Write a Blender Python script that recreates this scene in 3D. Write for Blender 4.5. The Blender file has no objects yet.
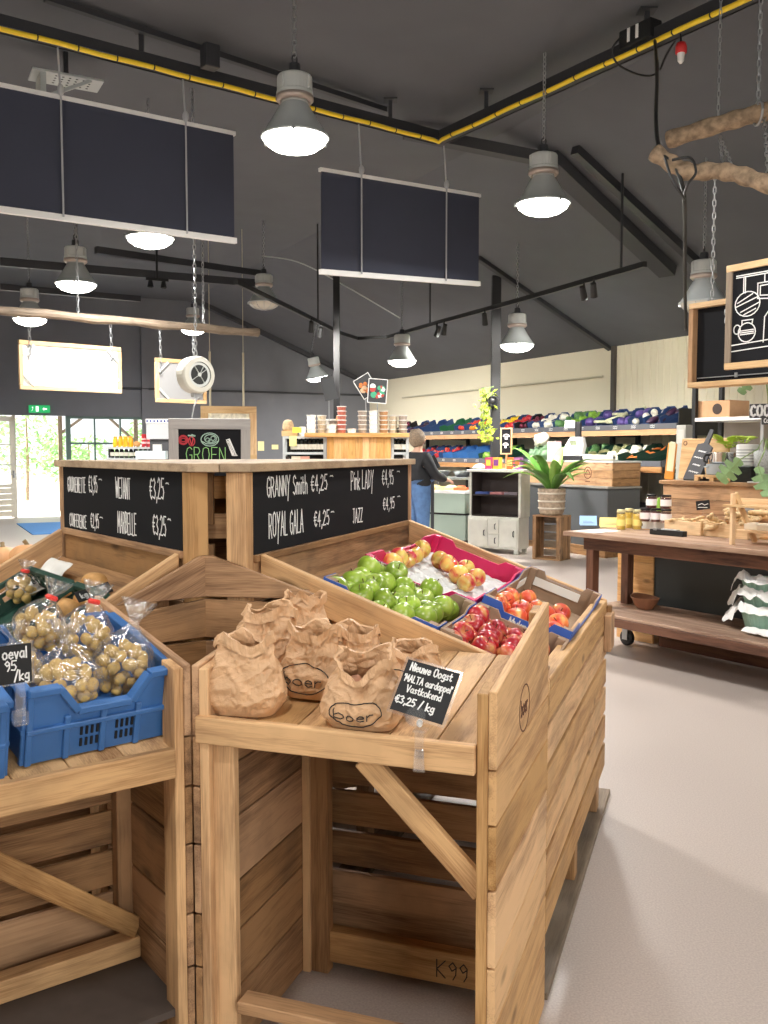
import bpy, bmesh, math, random
from math import sin, cos, pi, radians, atan, sqrt, degrees, atan2
from mathutils import Vector, Matrix, noise, Euler
random.seed(7)
SC = bpy.context.scene
COL = SC.collection
# ------------------------------------------------------------------ camera
F = 930.0; H = 1.55; TH = atan(62/930)
cd = bpy.data.cameras.new('camera'); cam = bpy.data.objects.new('camera', cd); COL.objects.link(cam)
cam.location = (0, 0, H); cam.rotation_euler = (pi/2 - TH, 0, 0)
cd.sensor_fit = 'VERTICAL'; cd.sensor_height = 36.0; cd.lens = F*36.0/1024.0; cd.clip_end = 300
SC.camera = cam
# ------------------------------------------------------------------ light
W = bpy.data.worlds.new('sky'); SC.world = W; W.use_nodes = True
W.node_tree.nodes['Background'].inputs[0].default_value = (0.93, 0.97, 1.0, 1)
W.node_tree.nodes['Background'].inputs[1].default_value = 0.9
SUN_E = 8.0
LAMP_W = 68.0
FILL_W = 100.0
SC.view_settings.view_transform = 'Standard'; SC.view_settings.look = 'None'
SC.view_settings.gamma = 1.0; SC.view_settings.use_curve_mapping = False
SC.view_settings.exposure = 1.12
sl = bpy.data.lights.new('sun', 'SUN'); sl.energy = SUN_E; sl.angle = radians(1.0); sl.color = (1, .95, .86)
so = bpy.data.objects.new('sun', sl); COL.objects.link(so); so.rotation_euler = (radians(38), 0, radians(-75))
def area(name, loc, target, sx, sy, power, col=(1, 1, 1)):
    l = bpy.data.lights.new(name, 'AREA'); l.shape = 'RECTANGLE'; l.size = sx; l.size_y = sy; l.energy = power; l.color = col
    o = bpy.data.objects.new(name, l); COL.objects.link(o); o.location = loc
    d = Vector(target) - Vector(loc); o.rotation_euler = d.to_track_quat('-Z', 'Y').to_euler(); return o
area('rear_fill_light', (3.2, -3.2, 2.6), (1.2, 4.0, 0.6), 4.0, 2.2, FILL_W, (1, .97, .93))  # unseen fill light added behind the camera; the walls have no windows there
area('side_fill_light', (-5.5, -1.0, 2.6), (0.0, 3.5, 0.8), 3.0, 2.0, FILL_W*.55, (1, .97, .93))  # weaker unseen fill light, added from the left

# ------------------------------------------------------------------ projection of the photo onto the place
def ray(px, py):
    x = (px-384)/F; y = -(py-512)/F
    return Vector((x, cos(TH)+y*sin(TH), -sin(TH)+y*cos(TH)))
def P(px, py, Y):
    d = ray(px, py); return Vector((d.x*Y/d.y, Y, H + d.z*Y/d.y))
def G(px, py, z=0.0):
    d = ray(px, py); s = (z-H)/d.z; return Vector((d.x*s, d.y*s, z))
class Fr:
    """a plan frame: u runs away from the camera, v to the right"""
    def __init__(s, o, deg):
        a = radians(deg); s.o = Vector((o[0], o[1], 0)); s.deg = deg
        s.u = Vector((sin(a), cos(a), 0)); s.v = Vector((cos(a), -sin(a), 0)); s.rz = -a
    def at(s, v, u, z=0.0): return s.o + s.u*u + s.v*v + Vector((0, 0, z))
    def loc(s, p):
        d = Vector(p) - s.o; return Vector((d.dot(s.v), d.dot(s.u), d.z))
    def onu(s, px, py, u):
        r = ray(px, py); q = s.o + s.u*u; t = q.dot(s.u)/r.dot(s.u); return s.loc(Vector((0, 0, H)) + r*t)
    def onv(s, px, py, v):
        r = ray(px, py); q = s.o + s.v*v; t = q.dot(s.v)/r.dot(s.v); return s.loc(Vector((0, 0, H)) + r*t)
    def plane(s, px, py, z0, slope):      # surface z = z0 + slope*v
        r = ray(px, py); t = (z0 - slope*s.o.dot(s.v) - H)/(r.z - slope*r.dot(s.v))
        return s.loc(Vector((0, 0, H)) + r*t)
FR = Fr((.235, 1.9), 19.5)
FL = Fr((-.452, 2.147), -37)

# ------------------------------------------------------------------ materials
def lin(c):
    def f(v):
        v /= 255.0
        return v/12.92 if v <= .04045 else ((v+.055)/1.055)**2.4
    return (f(c[0]), f(c[1]), f(c[2]), 1)
MC = {}
def mat(name, col, rough=.6, metal=0, spec=.5, emit=0, noise_amt=0, nscale=30, bump=0, bscale=80, trans=0, alpha=1, coat=0, sub=0):
    if name in MC: return MC[name]
    m = bpy.data.materials.new(name); m.use_nodes = True; nt = m.node_tree; b = nt.nodes['Principled BSDF']
    c = lin(col)
    b.inputs['Base Color'].default_value = c; b.inputs['Roughness'].default_value = rough
    b.inputs['Metallic'].default_value = metal; b.inputs['Specular IOR Level'].default_value = spec
    b.inputs['Coat Weight'].default_value = coat
    if trans: b.inputs['Transmission Weight'].default_value = trans
    if emit:
        b.inputs['Emission Color'].default_value = c; b.inputs['Emission Strength'].default_value = emit
    tc = nt.nodes.new('ShaderNodeTexCoord')
    if noise_amt:
        n = nt.nodes.new('ShaderNodeTexNoise'); n.inputs['Scale'].default_value = nscale; n.inputs['Detail'].default_value = 5
        nt.links.new(tc.outputs['Object'], n.inputs['Vector'])
        r = nt.nodes.new('ShaderNodeMapRange'); r.inputs[1].default_value = .3; r.inputs[2].default_value = .7
        r.inputs[3].default_value = 1-noise_amt; r.inputs[4].default_value = 1+noise_amt
        nt.links.new(n.outputs['Fac'], r.inputs[0])
        x = nt.nodes.new('ShaderNodeHueSaturation'); x.inputs['Color'].default_value = c
        nt.links.new(r.outputs[0], x.inputs['Value']); nt.links.new(x.outputs[0], b.inputs['Base Color'])
    if bump:
        n2 = nt.nodes.new('ShaderNodeTexNoise'); n2.inputs['Scale'].default_value = bscale; n2.inputs['Detail'].default_value = 4
        nt.links.new(tc.outputs['Object'], n2.inputs['Vector'])
        bp = nt.nodes.new('ShaderNodeBump'); bp.inputs['Strength'].default_value = bump; bp.inputs['Distance'].default_value = .01
        nt.links.new(n2.outputs['Fac'], bp.inputs['Height']); nt.links.new(bp.outputs[0], b.inputs['Normal'])
    MC[name] = m; return m

def wood(name, light, dark, knots=.5, rough=.62, scale=1.0, var=.16, grime=0.0):
    """grain runs along each board: the boards carry their own length-first coordinates in 'gc' and a random number in 'rnd'"""
    if name in MC: return MC[name]
    m = bpy.data.materials.new(name); m.use_nodes = True; nt = m.node_tree; N = nt.nodes; Lk = nt.links
    b = N['Principled BSDF']; b.inputs['Roughness'].default_value = rough; b.inputs['Specular IOR Level'].default_value = .3
    at = N.new('ShaderNodeAttribute'); at.attribute_name = 'gc'
    rn = N.new('ShaderNodeAttribute'); rn.attribute_name = 'rnd'
    # low-frequency wobble so that the rings bend
    nz = N.new('ShaderNodeTexNoise'); nz.inputs['Scale'].default_value = 2.2*scale; nz.inputs['Detail'].default_value = 2
    Lk.new(at.outputs['Vector'], nz.inputs['Vector'])
    mx = N.new('ShaderNodeVectorMath'); mx.operation = 'MULTIPLY_ADD'
    Lk.new(nz.outputs['Color'], mx.inputs[0]); mx.inputs[1].default_value = (.0, .07, .07); Lk.new(at.outputs['Vector'], mx.inputs[2])
    mp = N.new('ShaderNodeMapping'); mp.inputs['Scale'].default_value = (2.0*scale, 34*scale, 34*scale)
    Lk.new(mx.outputs[0], mp.inputs['Vector'])
    g = N.new('ShaderNodeTexNoise'); g.inputs['Scale'].default_value = 1; g.inputs['Detail'].default_value = 4; g.inputs['Roughness'].default_value = .6
    Lk.new(mp.outputs[0], g.inputs['Vector'])
    # fine fibres
    mp2 = N.new('ShaderNodeMapping'); mp2.inputs['Scale'].default_value = (12*scale, 330*scale, 330*scale); Lk.new(at.outputs['Vector'], mp2.inputs['Vector'])
    g2 = N.new('ShaderNodeTexNoise'); g2.inputs['Scale'].default_value = 1; g2.inputs['Detail'].default_value = 2; Lk.new(mp2.outputs[0], g2.inputs['Vector'])
    # wide bands
    mp3 = N.new('ShaderNodeMapping'); mp3.inputs['Scale'].default_value = (1.1*scale, 7*scale, 7*scale); Lk.new(mx.outputs[0], mp3.inputs['Vector'])
    g3 = N.new('ShaderNodeTexNoise'); g3.inputs['Scale'].default_value = 1; g3.inputs['Detail'].default_value = 3; Lk.new(mp3.outputs[0], g3.inputs['Vector'])
    a1 = N.new('ShaderNodeMath'); a1.operation = 'MULTIPLY_ADD'; Lk.new(g.outputs['Fac'], a1.inputs[0]); a1.inputs[1].default_value = .6
    a0 = N.new('ShaderNodeMath'); a0.operation = 'MULTIPLY'; Lk.new(g2.outputs['Fac'], a0.inputs[0]); a0.inputs[1].default_value = .34
    Lk.new(a0.outputs[0], a1.inputs[2])
    a2 = N.new('ShaderNodeMath'); a2.operation = 'MULTIPLY_ADD'; Lk.new(g3.outputs['Fac'], a2.inputs[0]); a2.inputs[1].default_value = .6; Lk.new(a1.outputs[0], a2.inputs[2])
    rp = N.new('ShaderNodeValToRGB'); rp.color_ramp.elements[0].position = .56; rp.color_ramp.elements[0].color = lin(dark)
    rp.color_ramp.elements[1].position = .84; rp.color_ramp.elements[1].color = lin(light)
    Lk.new(a2.outputs[0], rp.inputs['Fac'])
    # knots
    mp4 = N.new('ShaderNodeMapping'); mp4.inputs['Scale'].default_value = (3.0*scale, 7.5*scale, 7.5*scale); Lk.new(at.outputs['Vector'], mp4.inputs['Vector'])
    vo = N.new('ShaderNodeTexVoronoi'); vo.inputs['Scale'].default_value = 1.0; Lk.new(mp4.outputs[0], vo.inputs['Vector'])
    kr = N.new('ShaderNodeMapRange'); kr.inputs[1].default_value = .05; kr.inputs[2].default_value = .15; kr.inputs[3].default_value = knots; kr.inputs[4].default_value = 0; Lk.new(vo.outputs['Distance'], kr.inputs[0])
    km = N.new('ShaderNodeMix'); km.data_type = 'RGBA'; Lk.new(kr.outputs[0], km.inputs[0]); Lk.new(rp.outputs[0], km.inputs[6])
    km.inputs[7].default_value = tuple(v*.35 for v in lin(dark)[:3])+(1,)
    # per-board tone
    hs = N.new('ShaderNodeHueSaturation'); Lk.new(km.outputs[2], hs.inputs['Color'])
    vr = N.new('ShaderNodeMapRange'); vr.inputs[3].default_value = 1-var; vr.inputs[4].default_value = 1+var; Lk.new(rn.outputs['Fac'], vr.inputs[0]); Lk.new(vr.outputs[0], hs.inputs['Value'])
    sr = N.new('ShaderNodeMapRange'); sr.inputs[3].default_value = 1.08; sr.inputs[4].default_value = .9; Lk.new(rn.outputs['Fac'], sr.inputs[0]); Lk.new(sr.outputs[0], hs.inputs['Saturation'])
    out = hs.outputs[0]
    if grime:
        gn = N.new('ShaderNodeTexNoise'); gn.inputs['Scale'].default_value = 5; gn.inputs['Detail'].default_value = 6; Lk.new(at.outputs['Vector'], gn.inputs['Vector'])
        gr = N.new('ShaderNodeMapRange'); gr.inputs[1].default_value = .5; gr.inputs[2].default_value = .75; gr.inputs[3].default_value = 0; gr.inputs[4].default_value = grime; Lk.new(gn.outputs['Fac'], gr.inputs[0])
        gm = N.new('ShaderNodeMix'); gm.data_type = 'RGBA'; Lk.new(gr.outputs[0], gm.inputs[0]); Lk.new(out, gm.inputs[6]); gm.inputs[7].default_value = lin((70, 62, 54)); out = gm.outputs[2]
    Lk.new(out, b.inputs['Base Color'])
    bp = N.new('ShaderNodeBump'); bp.inputs['Strength'].default_value = .25; bp.inputs['Distance'].default_value = .003
    Lk.new(a1.outputs[0], bp.inputs['Height']); Lk.new(bp.outputs[0], b.inputs['Normal'])
    MC[name] = m; return m

def clear_film(name, tint=(1, 1, 1), gloss=.22, bscale=40, bump=.8, haze=.0):
    if name in MC: return MC[name]
    m = bpy.data.materials.new(name); m.use_nodes = True; nt = m.node_tree; N = nt.nodes; Lk = nt.links
    N.remove(N['Principled BSDF']); out = N['Material Output']
    tr = N.new('ShaderNodeBsdfTransparent'); tr.inputs[0].default_value = tint+(1,)
    gl = N.new('ShaderNodeBsdfGlossy'); gl.inputs['Roughness'].default_value = .12; gl.inputs['Color'].default_value = (1, 1, 1, 1)
    di = N.new('ShaderNodeBsdfDiffuse'); di.inputs[0].default_value = (.85, .86, .87, 1)
    tc = N.new('ShaderNodeTexCoord'); nz = N.new('ShaderNodeTexNoise'); nz.inputs['Scale'].default_value = bscale; nz.inputs['Detail'].default_value = 3
    Lk.new(tc.outputs['Object'], nz.inputs['Vector'])
    bp = N.new('ShaderNodeBump'); bp.inputs['Strength'].default_value = bump; bp.inputs['Distance'].default_value = .02; Lk.new(nz.outputs['Fac'], bp.inputs['Height'])
    Lk.new(bp.outputs[0], gl.inputs['Normal'])
    lw = N.new('ShaderNodeLayerWeight'); lw.inputs['Blend'].default_value = .35; Lk.new(bp.outputs[0], lw.inputs['Normal'])
    mr = N.new('ShaderNodeMapRange'); mr.inputs[3].default_value = gloss*.45; mr.inputs[4].default_value = min(1, gloss*2.6); Lk.new(lw.outputs['Facing'], mr.inputs[0])
    m1 = N.new('ShaderNodeMixShader'); Lk.new(mr.outputs[0], m1.inputs[0]); Lk.new(tr.outputs[0], m1.inputs[1]); Lk.new(gl.outputs[0], m1.inputs[2])
    m2 = N.new('ShaderNodeMixShader'); m2.inputs[0].default_value = haze; Lk.new(m1.outputs[0], m2.inputs[1]); Lk.new(di.outputs[0], m2.inputs[2])
    Lk.new(m2.outputs[0], out.inputs['Surface']); MC[name] = m; return m

PINE = wood('pine_boards', (210, 168, 118), (148, 106, 66), .65, var=.18, grime=.3)
PINE_OLD = wood('weathered_pine_boards', (178, 138, 98), (110, 78, 52), .65, var=.24, grime=.5)
PLY = wood('plywood_panel', (190, 150, 108), (150, 110, 74), .25, scale=.5, var=.08, grime=.25)
GREYWOOD = wood('grey_weathered_wood', (142, 126, 108), (96, 82, 68), .4, grime=.3)
DARKWOOD = wood('dark_stained_wood', (112, 76, 58), (62, 40, 32), .3, rough=.5)
TABLEWOOD = wood('worn_tabletop_wood', (176, 146, 124), (120, 90, 72), .3, rough=.45)
FRAMEWOOD = wood('pale_frame_wood', (224, 190, 144), (188, 148, 102), .25)
HONEY = wood('honey_pine_boards', (226, 178, 118), (184, 132, 76), .7)
SHELFWOOD = wood('shelf_edge_wood', (206, 158, 108), (168, 118, 74), .3)
BARK = mat('peeling_branch_bark', (150, 128, 104), .85, noise_amt=.45, nscale=22, bump=.8, bscale=30)
BLACKBOARD = mat('black_chalkboard_paint', (20, 21, 25), .8, spec=.25, noise_amt=.12, nscale=6)
CHALK = mat('white_chalk', (238, 238, 236), .9)
CHALKGREEN = mat('green_chalk', (150, 205, 130), .9)
CHALKRED = mat('red_chalk', (205, 70, 80), .9)
INK = mat('black_marker_ink', (30, 26, 24), .6)
KRAFT = mat('brown_kraft_paper', (206, 166, 126), .5, noise_amt=.10, nscale=18, bump=.5, bscale=60)
FILM = clear_film('clear_plastic_film', gloss=.2, haze=.03, bscale=28)
ACRYL = clear_film('clear_acrylic', gloss=.16, bump=.0, haze=.03)
GLASS = clear_film('window_glass', gloss=.08, bump=.0)
JARGLASS = clear_film('jar_glass', gloss=.2, bump=.0)
BLUEPL = mat('blue_crate_plastic', (60, 108, 168), .42, noise_amt=.08, nscale=8)
NAVYPL = mat('navy_crate_plastic', (44, 70, 116), .45)
GREENPL = mat('dark_green_crate_plastic', (30, 66, 54), .45)
BLACKPL = mat('black_plastic', (26, 27, 28), .45)
HOLE_SHADE = mat('vent_hole_shadow_black', (14, 18, 26), .8)  # near-black colour painted in for the shade inside slots and holes
DGREY = mat('dark_grey_paint', (62, 63, 66), .7)
CEIL = mat('anthracite_ceiling_paint', (92, 94, 99), .8, noise_amt=.05, nscale=2)
STEELDK = mat('dark_painted_steel', (50, 51, 55), .5)
STEEL = mat('galvanised_steel', (170, 172, 174), .38, metal=.8)
LAMPGREY = mat('grey_cast_aluminium', (186, 190, 188), .5)
SHADE = mat('grey_enamel_shade', (176, 182, 182), .42)
YELLOW = mat('yellow_cable', (250, 214, 50), .5)
WHITEPL = mat('white_plastic', (232, 232, 230), .5)
WHITEPAINT = mat('chipped_white_paint', (206, 206, 196), .6, noise_amt=.06, nscale=9)
CREAM = mat('cream_wall_panel', (236, 228, 202), .7)
DARKWALL = mat('slate_grey_wall', (116, 118, 124), .75, noise_amt=.04, nscale=3)
DOORPAINT = mat('cream_door_paint', (226, 220, 204), .55)
RED = mat('red_plastic', (200, 42, 44), .45)
CARD = mat('grey_brown_cardboard', (158, 132, 108), .8, noise_amt=.08, nscale=20)
CARDBOX = mat('brown_cardboard', (184, 142, 104), .8, noise_amt=.06, nscale=20)
BLUECARD = mat('blue_printed_cardboard', (52, 90, 172), .5)
PINKCARD = mat('magenta_printed_cardboard', (206, 30, 92), .5)
WHITECARD = mat('white_card', (232, 230, 224), .7)
POTATO = mat('waxy_yellow_potato', (198, 166, 98), .6, noise_amt=.16, nscale=40, bump=.25, bscale=90)
SPUD = mat('brown_potato_skin', (196, 148, 88), .65, noise_amt=.2, nscale=30, bump=.25, bscale=70)
SQUASH = mat('pale_orange_squash_skin', (226, 172, 122), .5, noise_amt=.12, nscale=10)
LEAF = mat('glossy_green_leaf', (86, 132, 54), .4, noise_amt=.25, nscale=8)
LEAFLIGHT = mat('lime_green_leaf', (170, 196, 66), .5, noise_amt=.2, nscale=12)
LEAFGREY = mat('pale_green_lobed_leaf', (132, 164, 112), .5, noise_amt=.15, nscale=12)
STALK = mat('green_stalk', (128, 152, 90), .5)
FREEZER = mat('pale_green_enamel', (164, 182, 170), .35)

# ------------------------------------------------------------------ mesh builder
def rotz(a): return Matrix.Rotation(a, 3, 'Z')
class MB:
    def __init__(s): s.V = []; s.Fc = []; s.gc = []; s.rn = []
    def add(s, V, Fc, gc=None, rn=None):
        o = len(s.V); V = [Vector(v) for v in V]
        s.V += V; s.Fc += [tuple(i+o for i in f) for f in Fc]
        r = random.random() if rn is None else rn
        off = Vector((random.uniform(-9, 9), random.uniform(-9, 9), random.uniform(-9, 9)))
        s.gc += [(Vector(g)+off) for g in (gc if gc else V)]; s.rn += [r]*len(V); return s
    def box(s, c, size, R=None, rn=None):
        c = Vector(c); hx, hy, hz = size[0]/2, size[1]/2, size[2]/2
        L = [Vector((x, y, z)) for x in (-hx, hx) for y in (-hy, hy) for z in (-hz, hz)]
        ax = sorted(range(3), key=lambda i: -size[i])
        gc = [Vector((l[ax[0]], l[ax[1]], l[ax[2]])) for l in L]
        V = [c + (R @ l if R else l) for l in L]
        return s.add(V, [(0, 1, 3, 2), (4, 6, 7, 5), (0, 4, 5, 1), (2, 3, 7, 6), (0, 2, 6, 4), (1, 5, 7, 3)], gc, rn)
    def b2(s, lo, hi, rn=None):
        lo = Vector(lo); hi = Vector(hi); return s.box((lo+hi)/2, [abs(hi[i]-lo[i]) for i in range(3)], None, rn)
    def beam(s, p0, p1, w, t, up=(0, 0, 1), rn=None):
        """a board from p0 to p1; t is its size along up (made square to it), w across"""
        p0 = Vector(p0); p1 = Vector(p1); x = (p1-p0).normalized(); y = Vector(up).cross(x).normalized(); z = x.cross(y)
        return s.box((p0+p1)/2, ((p1-p0).length, w, t), Matrix((x, y, z)).transposed(), rn)
    def prism(s, poly, vec, gx=None, rn=None):
        """extrude a planar polygon by vec; gx is the grain direction"""
        poly = [Vector(p) for p in poly]; vec = Vector(vec); n = len(poly)
        if gx is None: gx = max(((poly[(i+1) % n]-poly[i]) for i in range(n)), key=lambda d: d.length)
        gx = Vector(gx).normalized(); gy = vec.normalized().cross(gx)
        if gy.length < .1: gy = gx.orthogonal()
        gy.normalize(); gz = gx.cross(gy)
        V = poly + [p+vec for p in poly]
        nrm = Vector((0, 0, 0))
        for i in range(n): nrm += poly[i].cross(poly[(i+1) % n])
        Fc = [tuple(range(n)), tuple(range(2*n-1, n-1, -1))] + [(i, i+n, (i+1) % n+n, (i+1) % n) for i in range(n)]
        if nrm.dot(vec) > 0: Fc = [tuple(reversed(f)) for f in Fc]
        return s.add(V, Fc, [Vector((v.dot(gx), v.dot(gy), v.dot(gz))) for v in V], rn)
    def tube(s, pts, r, n=8, caps=True):
        pts = [Vector(p) for p in pts]; m = len(pts); rr = r if isinstance(r, (list, tuple)) else [r]*m
        V = []; gc = []; t0 = (pts[1]-pts[0]).normalized(); a = t0.orthogonal().normalized(); ln = 0
        for i, p in enumerate(pts):
            t = (pts[min(i+1, m-1)]-pts[max(i-1, 0)]).normalized()
            a = (a - t*a.dot(t)).normalized(); b = t.cross(a)
            if i: ln += (p-pts[i-1]).length
            for k in range(n):
                q = 2*pi*k/n; V.append(p + (a*cos(q)+b*sin(q))*rr[i]); gc.append((ln, rr[i]*cos(q), rr[i]*sin(q)))
        Fc = [(i*n+k, i*n+(k+1) % n, (i+1)*n+(k+1) % n, (i+1)*n+k) for i in range(m-1) for k in range(n)]
        if caps: Fc += [tuple(range(n-1, -1, -1)), tuple((m-1)*n+k for k in range(n))]
        return s.add(V, Fc, gc)
    def lathe(s, prof, n=24, c=(0, 0, 0), R=None, closed=False):
        c = Vector(c); V = []
        for r, z in prof:
            for k in range(n):
                q = 2*pi*k/n; l = Vector((r*cos(q), r*sin(q), z)); V.append(c+(R @ l if R else l))
        m = len(prof)
        Fc = [(i*n+k, i*n+(k+1) % n, (i+1)*n+(k+1) % n, (i+1)*n+k) for i in range(m-1) for k in range(n)]
        if closed: Fc += [tuple(range(n-1, -1, -1)), tuple((m-1)*n+k for k in range(n))]
        return s.add(V, Fc)
    def ell(s, c, r, R=None, nu=12, nv=8, bump=0, seed=0):
        c = Vector(c); V = []; Fc = []
        r = Vector((r, r, r)) if isinstance(r, (int, float)) else Vector(r)
        def pt(l):
            d = 1 + (bump*noise.noise(l*1.6+Vector((seed, 0, 0))) if bump else 0)
            q = Vector((l.x*r.x, l.y*r.y, l.z*r.z))*d; return c+(R @ q if R else q)
        V.append(pt(Vector((0, 0, -1))))
        for j in range(1, nv):
            a = -pi/2+pi*j/nv
            for k in range(nu): V.append(pt(Vector((cos(a)*cos(2*pi*k/nu), cos(a)*sin(2*pi*k/nu), sin(a)))))
        V.append(pt(Vector((0, 0, 1)))); e = len(V)-1
        for k in range(nu): Fc.append((0, 1+(k+1) % nu, 1+k)); Fc.append((e, e-nu+k, e-nu+(k+1) % nu))
        for j in range(nv-2):
            for k in range(nu): Fc.append((1+j*nu+k, 1+j*nu+(k+1) % nu, 1+(j+1)*nu+(k+1) % nu, 1+(j+1)*nu+k))
        return s.add(V, Fc)
    def grid(s, f, nu, nv, closeu=False):
        V = [f(i/(nu if closeu else nu-1), j/(nv-1)) for j in range(nv) for i in range(nu)]
        Fc = [(j*nu+i, j*nu+(i+1) % nu, (j+1)*nu+(i+1) % nu, (j+1)*nu+i) for j in range(nv-1) for i in range(nu if closeu else nu-1)]
        return s.add(V, Fc)
    def build(s, name, m, parent=None, smooth=False, bevel=0, solid=0):
        me = bpy.data.meshes.new(name); me.from_pydata([tuple(v) for v in s.V], [], s.Fc); me.update()
        a = me.attributes.new('gc', 'FLOAT_VECTOR', 'POINT'); a.data.foreach_set('vector', [x for g in s.gc for x in g])
        a = me.attributes.new('rnd', 'FLOAT', 'POINT'); a.data.foreach_set('value', s.rn)
        if smooth: me.polygons.foreach_set('use_smooth', [True]*len(me.polygons))
        me.materials.append(m)
        o = bpy.data.objects.new(name, me); COL.objects.link(o)
        if parent is not None: o.parent = parent
        if solid:
            x = o.modifiers.new('thickness', 'SOLIDIFY'); x.thickness = solid; x.offset = 0
        if bevel:
            x = o.modifiers.new('bevel', 'BEVEL'); x.width = bevel; x.segments = 1 if bevel < .004 else 2; x.limit_method = 'ANGLE'
        return o
def tag(o, label=None, cat=None, group=None, kind=None):
    if label: o['label'] = label
    if cat: o['category'] = cat
    if group: o['group'] = group
    if kind: o['kind'] = kind
    return o
def thing(name, label, cat, loc=(0, 0, 0), rz=0, group=None):
    o = bpy.data.objects.new(name, None); COL.objects.link(o); o.location = Vector(loc); o.rotation_euler = (0, 0, rz)
    o.empty_display_size = .05
    return tag(o, label, cat, group)
def dup(o, loc=None, rot=None, label=None, group=None, parent=None, scale=None):
    c = o.copy(); COL.objects.link(c)
    if parent is not None: c.parent = parent
    if loc is not None: c.location = Vector(loc)
    if rot is not None: c.rotation_euler = rot
    if scale is not None: c.scale = (scale, scale, scale) if isinstance(scale, (int, float)) else scale
    if label: c['label'] = label
    if group: c['group'] = group
    for ch in list(o.children): dup(ch, parent=c)
    return c
def struct(mb, name, m, parent=None, **k):
    o = mb.build(name, m, parent, **k)
    o['kind'] = 'structure'; return o

# ------------------------------------------------------------------ handwriting: strokes on a 0-10 grid
GL = {
'A':'0,0 3,10 6,0;1,3.5 5,3.5','B':'0,0 0,10 3.5,9.5 4.5,7.5 3,5.4 0,5;3,5.4 5,3 4,.6 0,0','C':'5,8.5 3.4,10 1.2,9 0,5.5 .8,1.5 3,0 5,1.2','D':'0,0 0,10 3.5,8.8 5,5 3.5,1 0,0',
'E':'5,10 0,10 0,0 5,0;0,5.2 4,5.2','F':'5,10 0,10 0,0;0,5.2 4,5.2','G':'5,8.5 3.4,10 1.2,9 0,5.5 .8,1.5 3,0 5,1.5 5,4.6 3,4.6','I':'1,0 1,10','J':'0,10 4,10;2.5,10 2.5,2 1.5,0 0,1',
'K':'0,0 0,10;5,10 0,4.5 5,0','L':'0,10 0,0 4.5,0','M':'0,0 0.8,10 3.5,3 6.2,10 7,0','N':'0,0 0,10 5,0 5,10','O':'3,10 .8,9 0,5 .8,1 3,0 5.2,1 6,5 5.2,9 3,10','P':'0,0 0,10 3.8,9.6 5,7.4 3.6,5 0,4.6',
'R':'0,0 0,10 3.8,9.6 5,7.4 3.6,5.2 0,4.8;2.4,5 5.2,0','S':'5,8.6 3.2,10 .8,9 .6,6.6 4.4,4 4.8,1.6 2.8,0 .2,1.2','T':'0,10 6,10;3,10 3,0','U':'0,10 .2,2 2.5,0 4.8,2 5,10','V':'0,10 3,0 6,10',
'W':'0,10 1.8,0 4,8 6.2,0 8,10','Y':'0,10 2.8,5 5.6,10;2.8,5 1.6,-3','Z':'0,10 5,10 0,0 5,0','H':'0,0 0,10;5,0 5,10;0,5 5,5',
'a':'4.4,5.6 2,6 .2,4 .2,1.6 1.8,0 4,1.4 4.4,5.6 4.6,0','b':'0,10 0,0;0,3.4 2,6 4.2,5 4.6,2.4 3,0 0,1','d':'4.4,10 4.4,0;4.4,4.6 2.4,6 .2,4.4 .2,1.4 2,0 4.4,1.6','e':'.2,3.2 4.4,3.4 3.8,5.4 2,6 .2,4 .4,1.4 2.2,0 4.4,1','g':'4.4,5.4 2,6 .2,4 .6,1.4 2.6,.8 4.4,2.4;4.4,6 4.4,-2 2.4,-3.4 .4,-2.4',
'h':'0,10 0,0;0,4 2,6 4,5 4.2,0','i':'.6,6 .6,0;.6,8 .6,8.7','k':'0,10 0,0;4,6 0,2.8 4.2,0','l':'.5,10 .5,0','m':'0,6 0,0;0,4.4 1.8,6 3,4.6 3,0;3,4.4 5,6 6.4,4.6 6.4,0','n':'0,6 0,0;0,4.2 2,6 4,4.8 4,0','o':'2.4,6 .4,4.8 0,2.6 1,.4 2.6,0 4.4,1.2 4.8,3.6 3.8,5.4 2.4,6',
'p':'0,6 0,-3.4;0,4 2,6 4.2,4.8 4.2,1.8 2.4,0 0,1.2','r':'0,6 0,0;0,3.8 1.6,5.8 3.4,5.4','s':'3.8,5.2 2,6 .4,4.8 3.4,2 3,.4 0,.4','t':'1.6,9 1.6,1 3,0 4,.8;0,6 3.6,6','u':'0,6 .2,1.2 2,0 4,1.8;4,6 4.2,0','v':'0,6 2,0 4,6','w':'0,6 1.4,0 3,5 4.6,0 6,6','y':'0,6 2.4,1;4.6,6 2.4,1 .8,-3','L2':'0,0',
'0':'2.5,10 .6,8.5 0,5 .6,1.5 2.5,0 4.4,1.5 5,5 4.4,8.5 2.5,10','1':'0,8 2,10 2,0','2':'.2,8 2,10 4.4,8.6 4,5.6 0,0 5,0','3':'.2,9 2.4,10 4.2,8 2,5.4 4.6,3 3,.2 0,.8','4':'3.4,0 3.4,10 0,3.6 5,3.6','5':'4.6,10 .6,10 .2,5.8 3,6 4.6,3.4 3,.2 0,.8','9':'4.4,7.6 2.4,10 .2,7.6 2,5 4.4,7 4.2,3 2.6,0','/':'0,-1 4,11',',':'1,.8 .2,-1.8','.':'.5,.1 .8,.1',"'":'.5,10 .2,7.6','E_':'',
'€':'5,8.8 3.4,10 1.6,8.6 1,5 1.6,1.4 3.4,0 5,1.2;0,6 4,6;0,4 3.6,4','~':'0,8 1.2,10 2,8.6 3.4,10 4.6,7','-':'0,5 4,5'}
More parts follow.
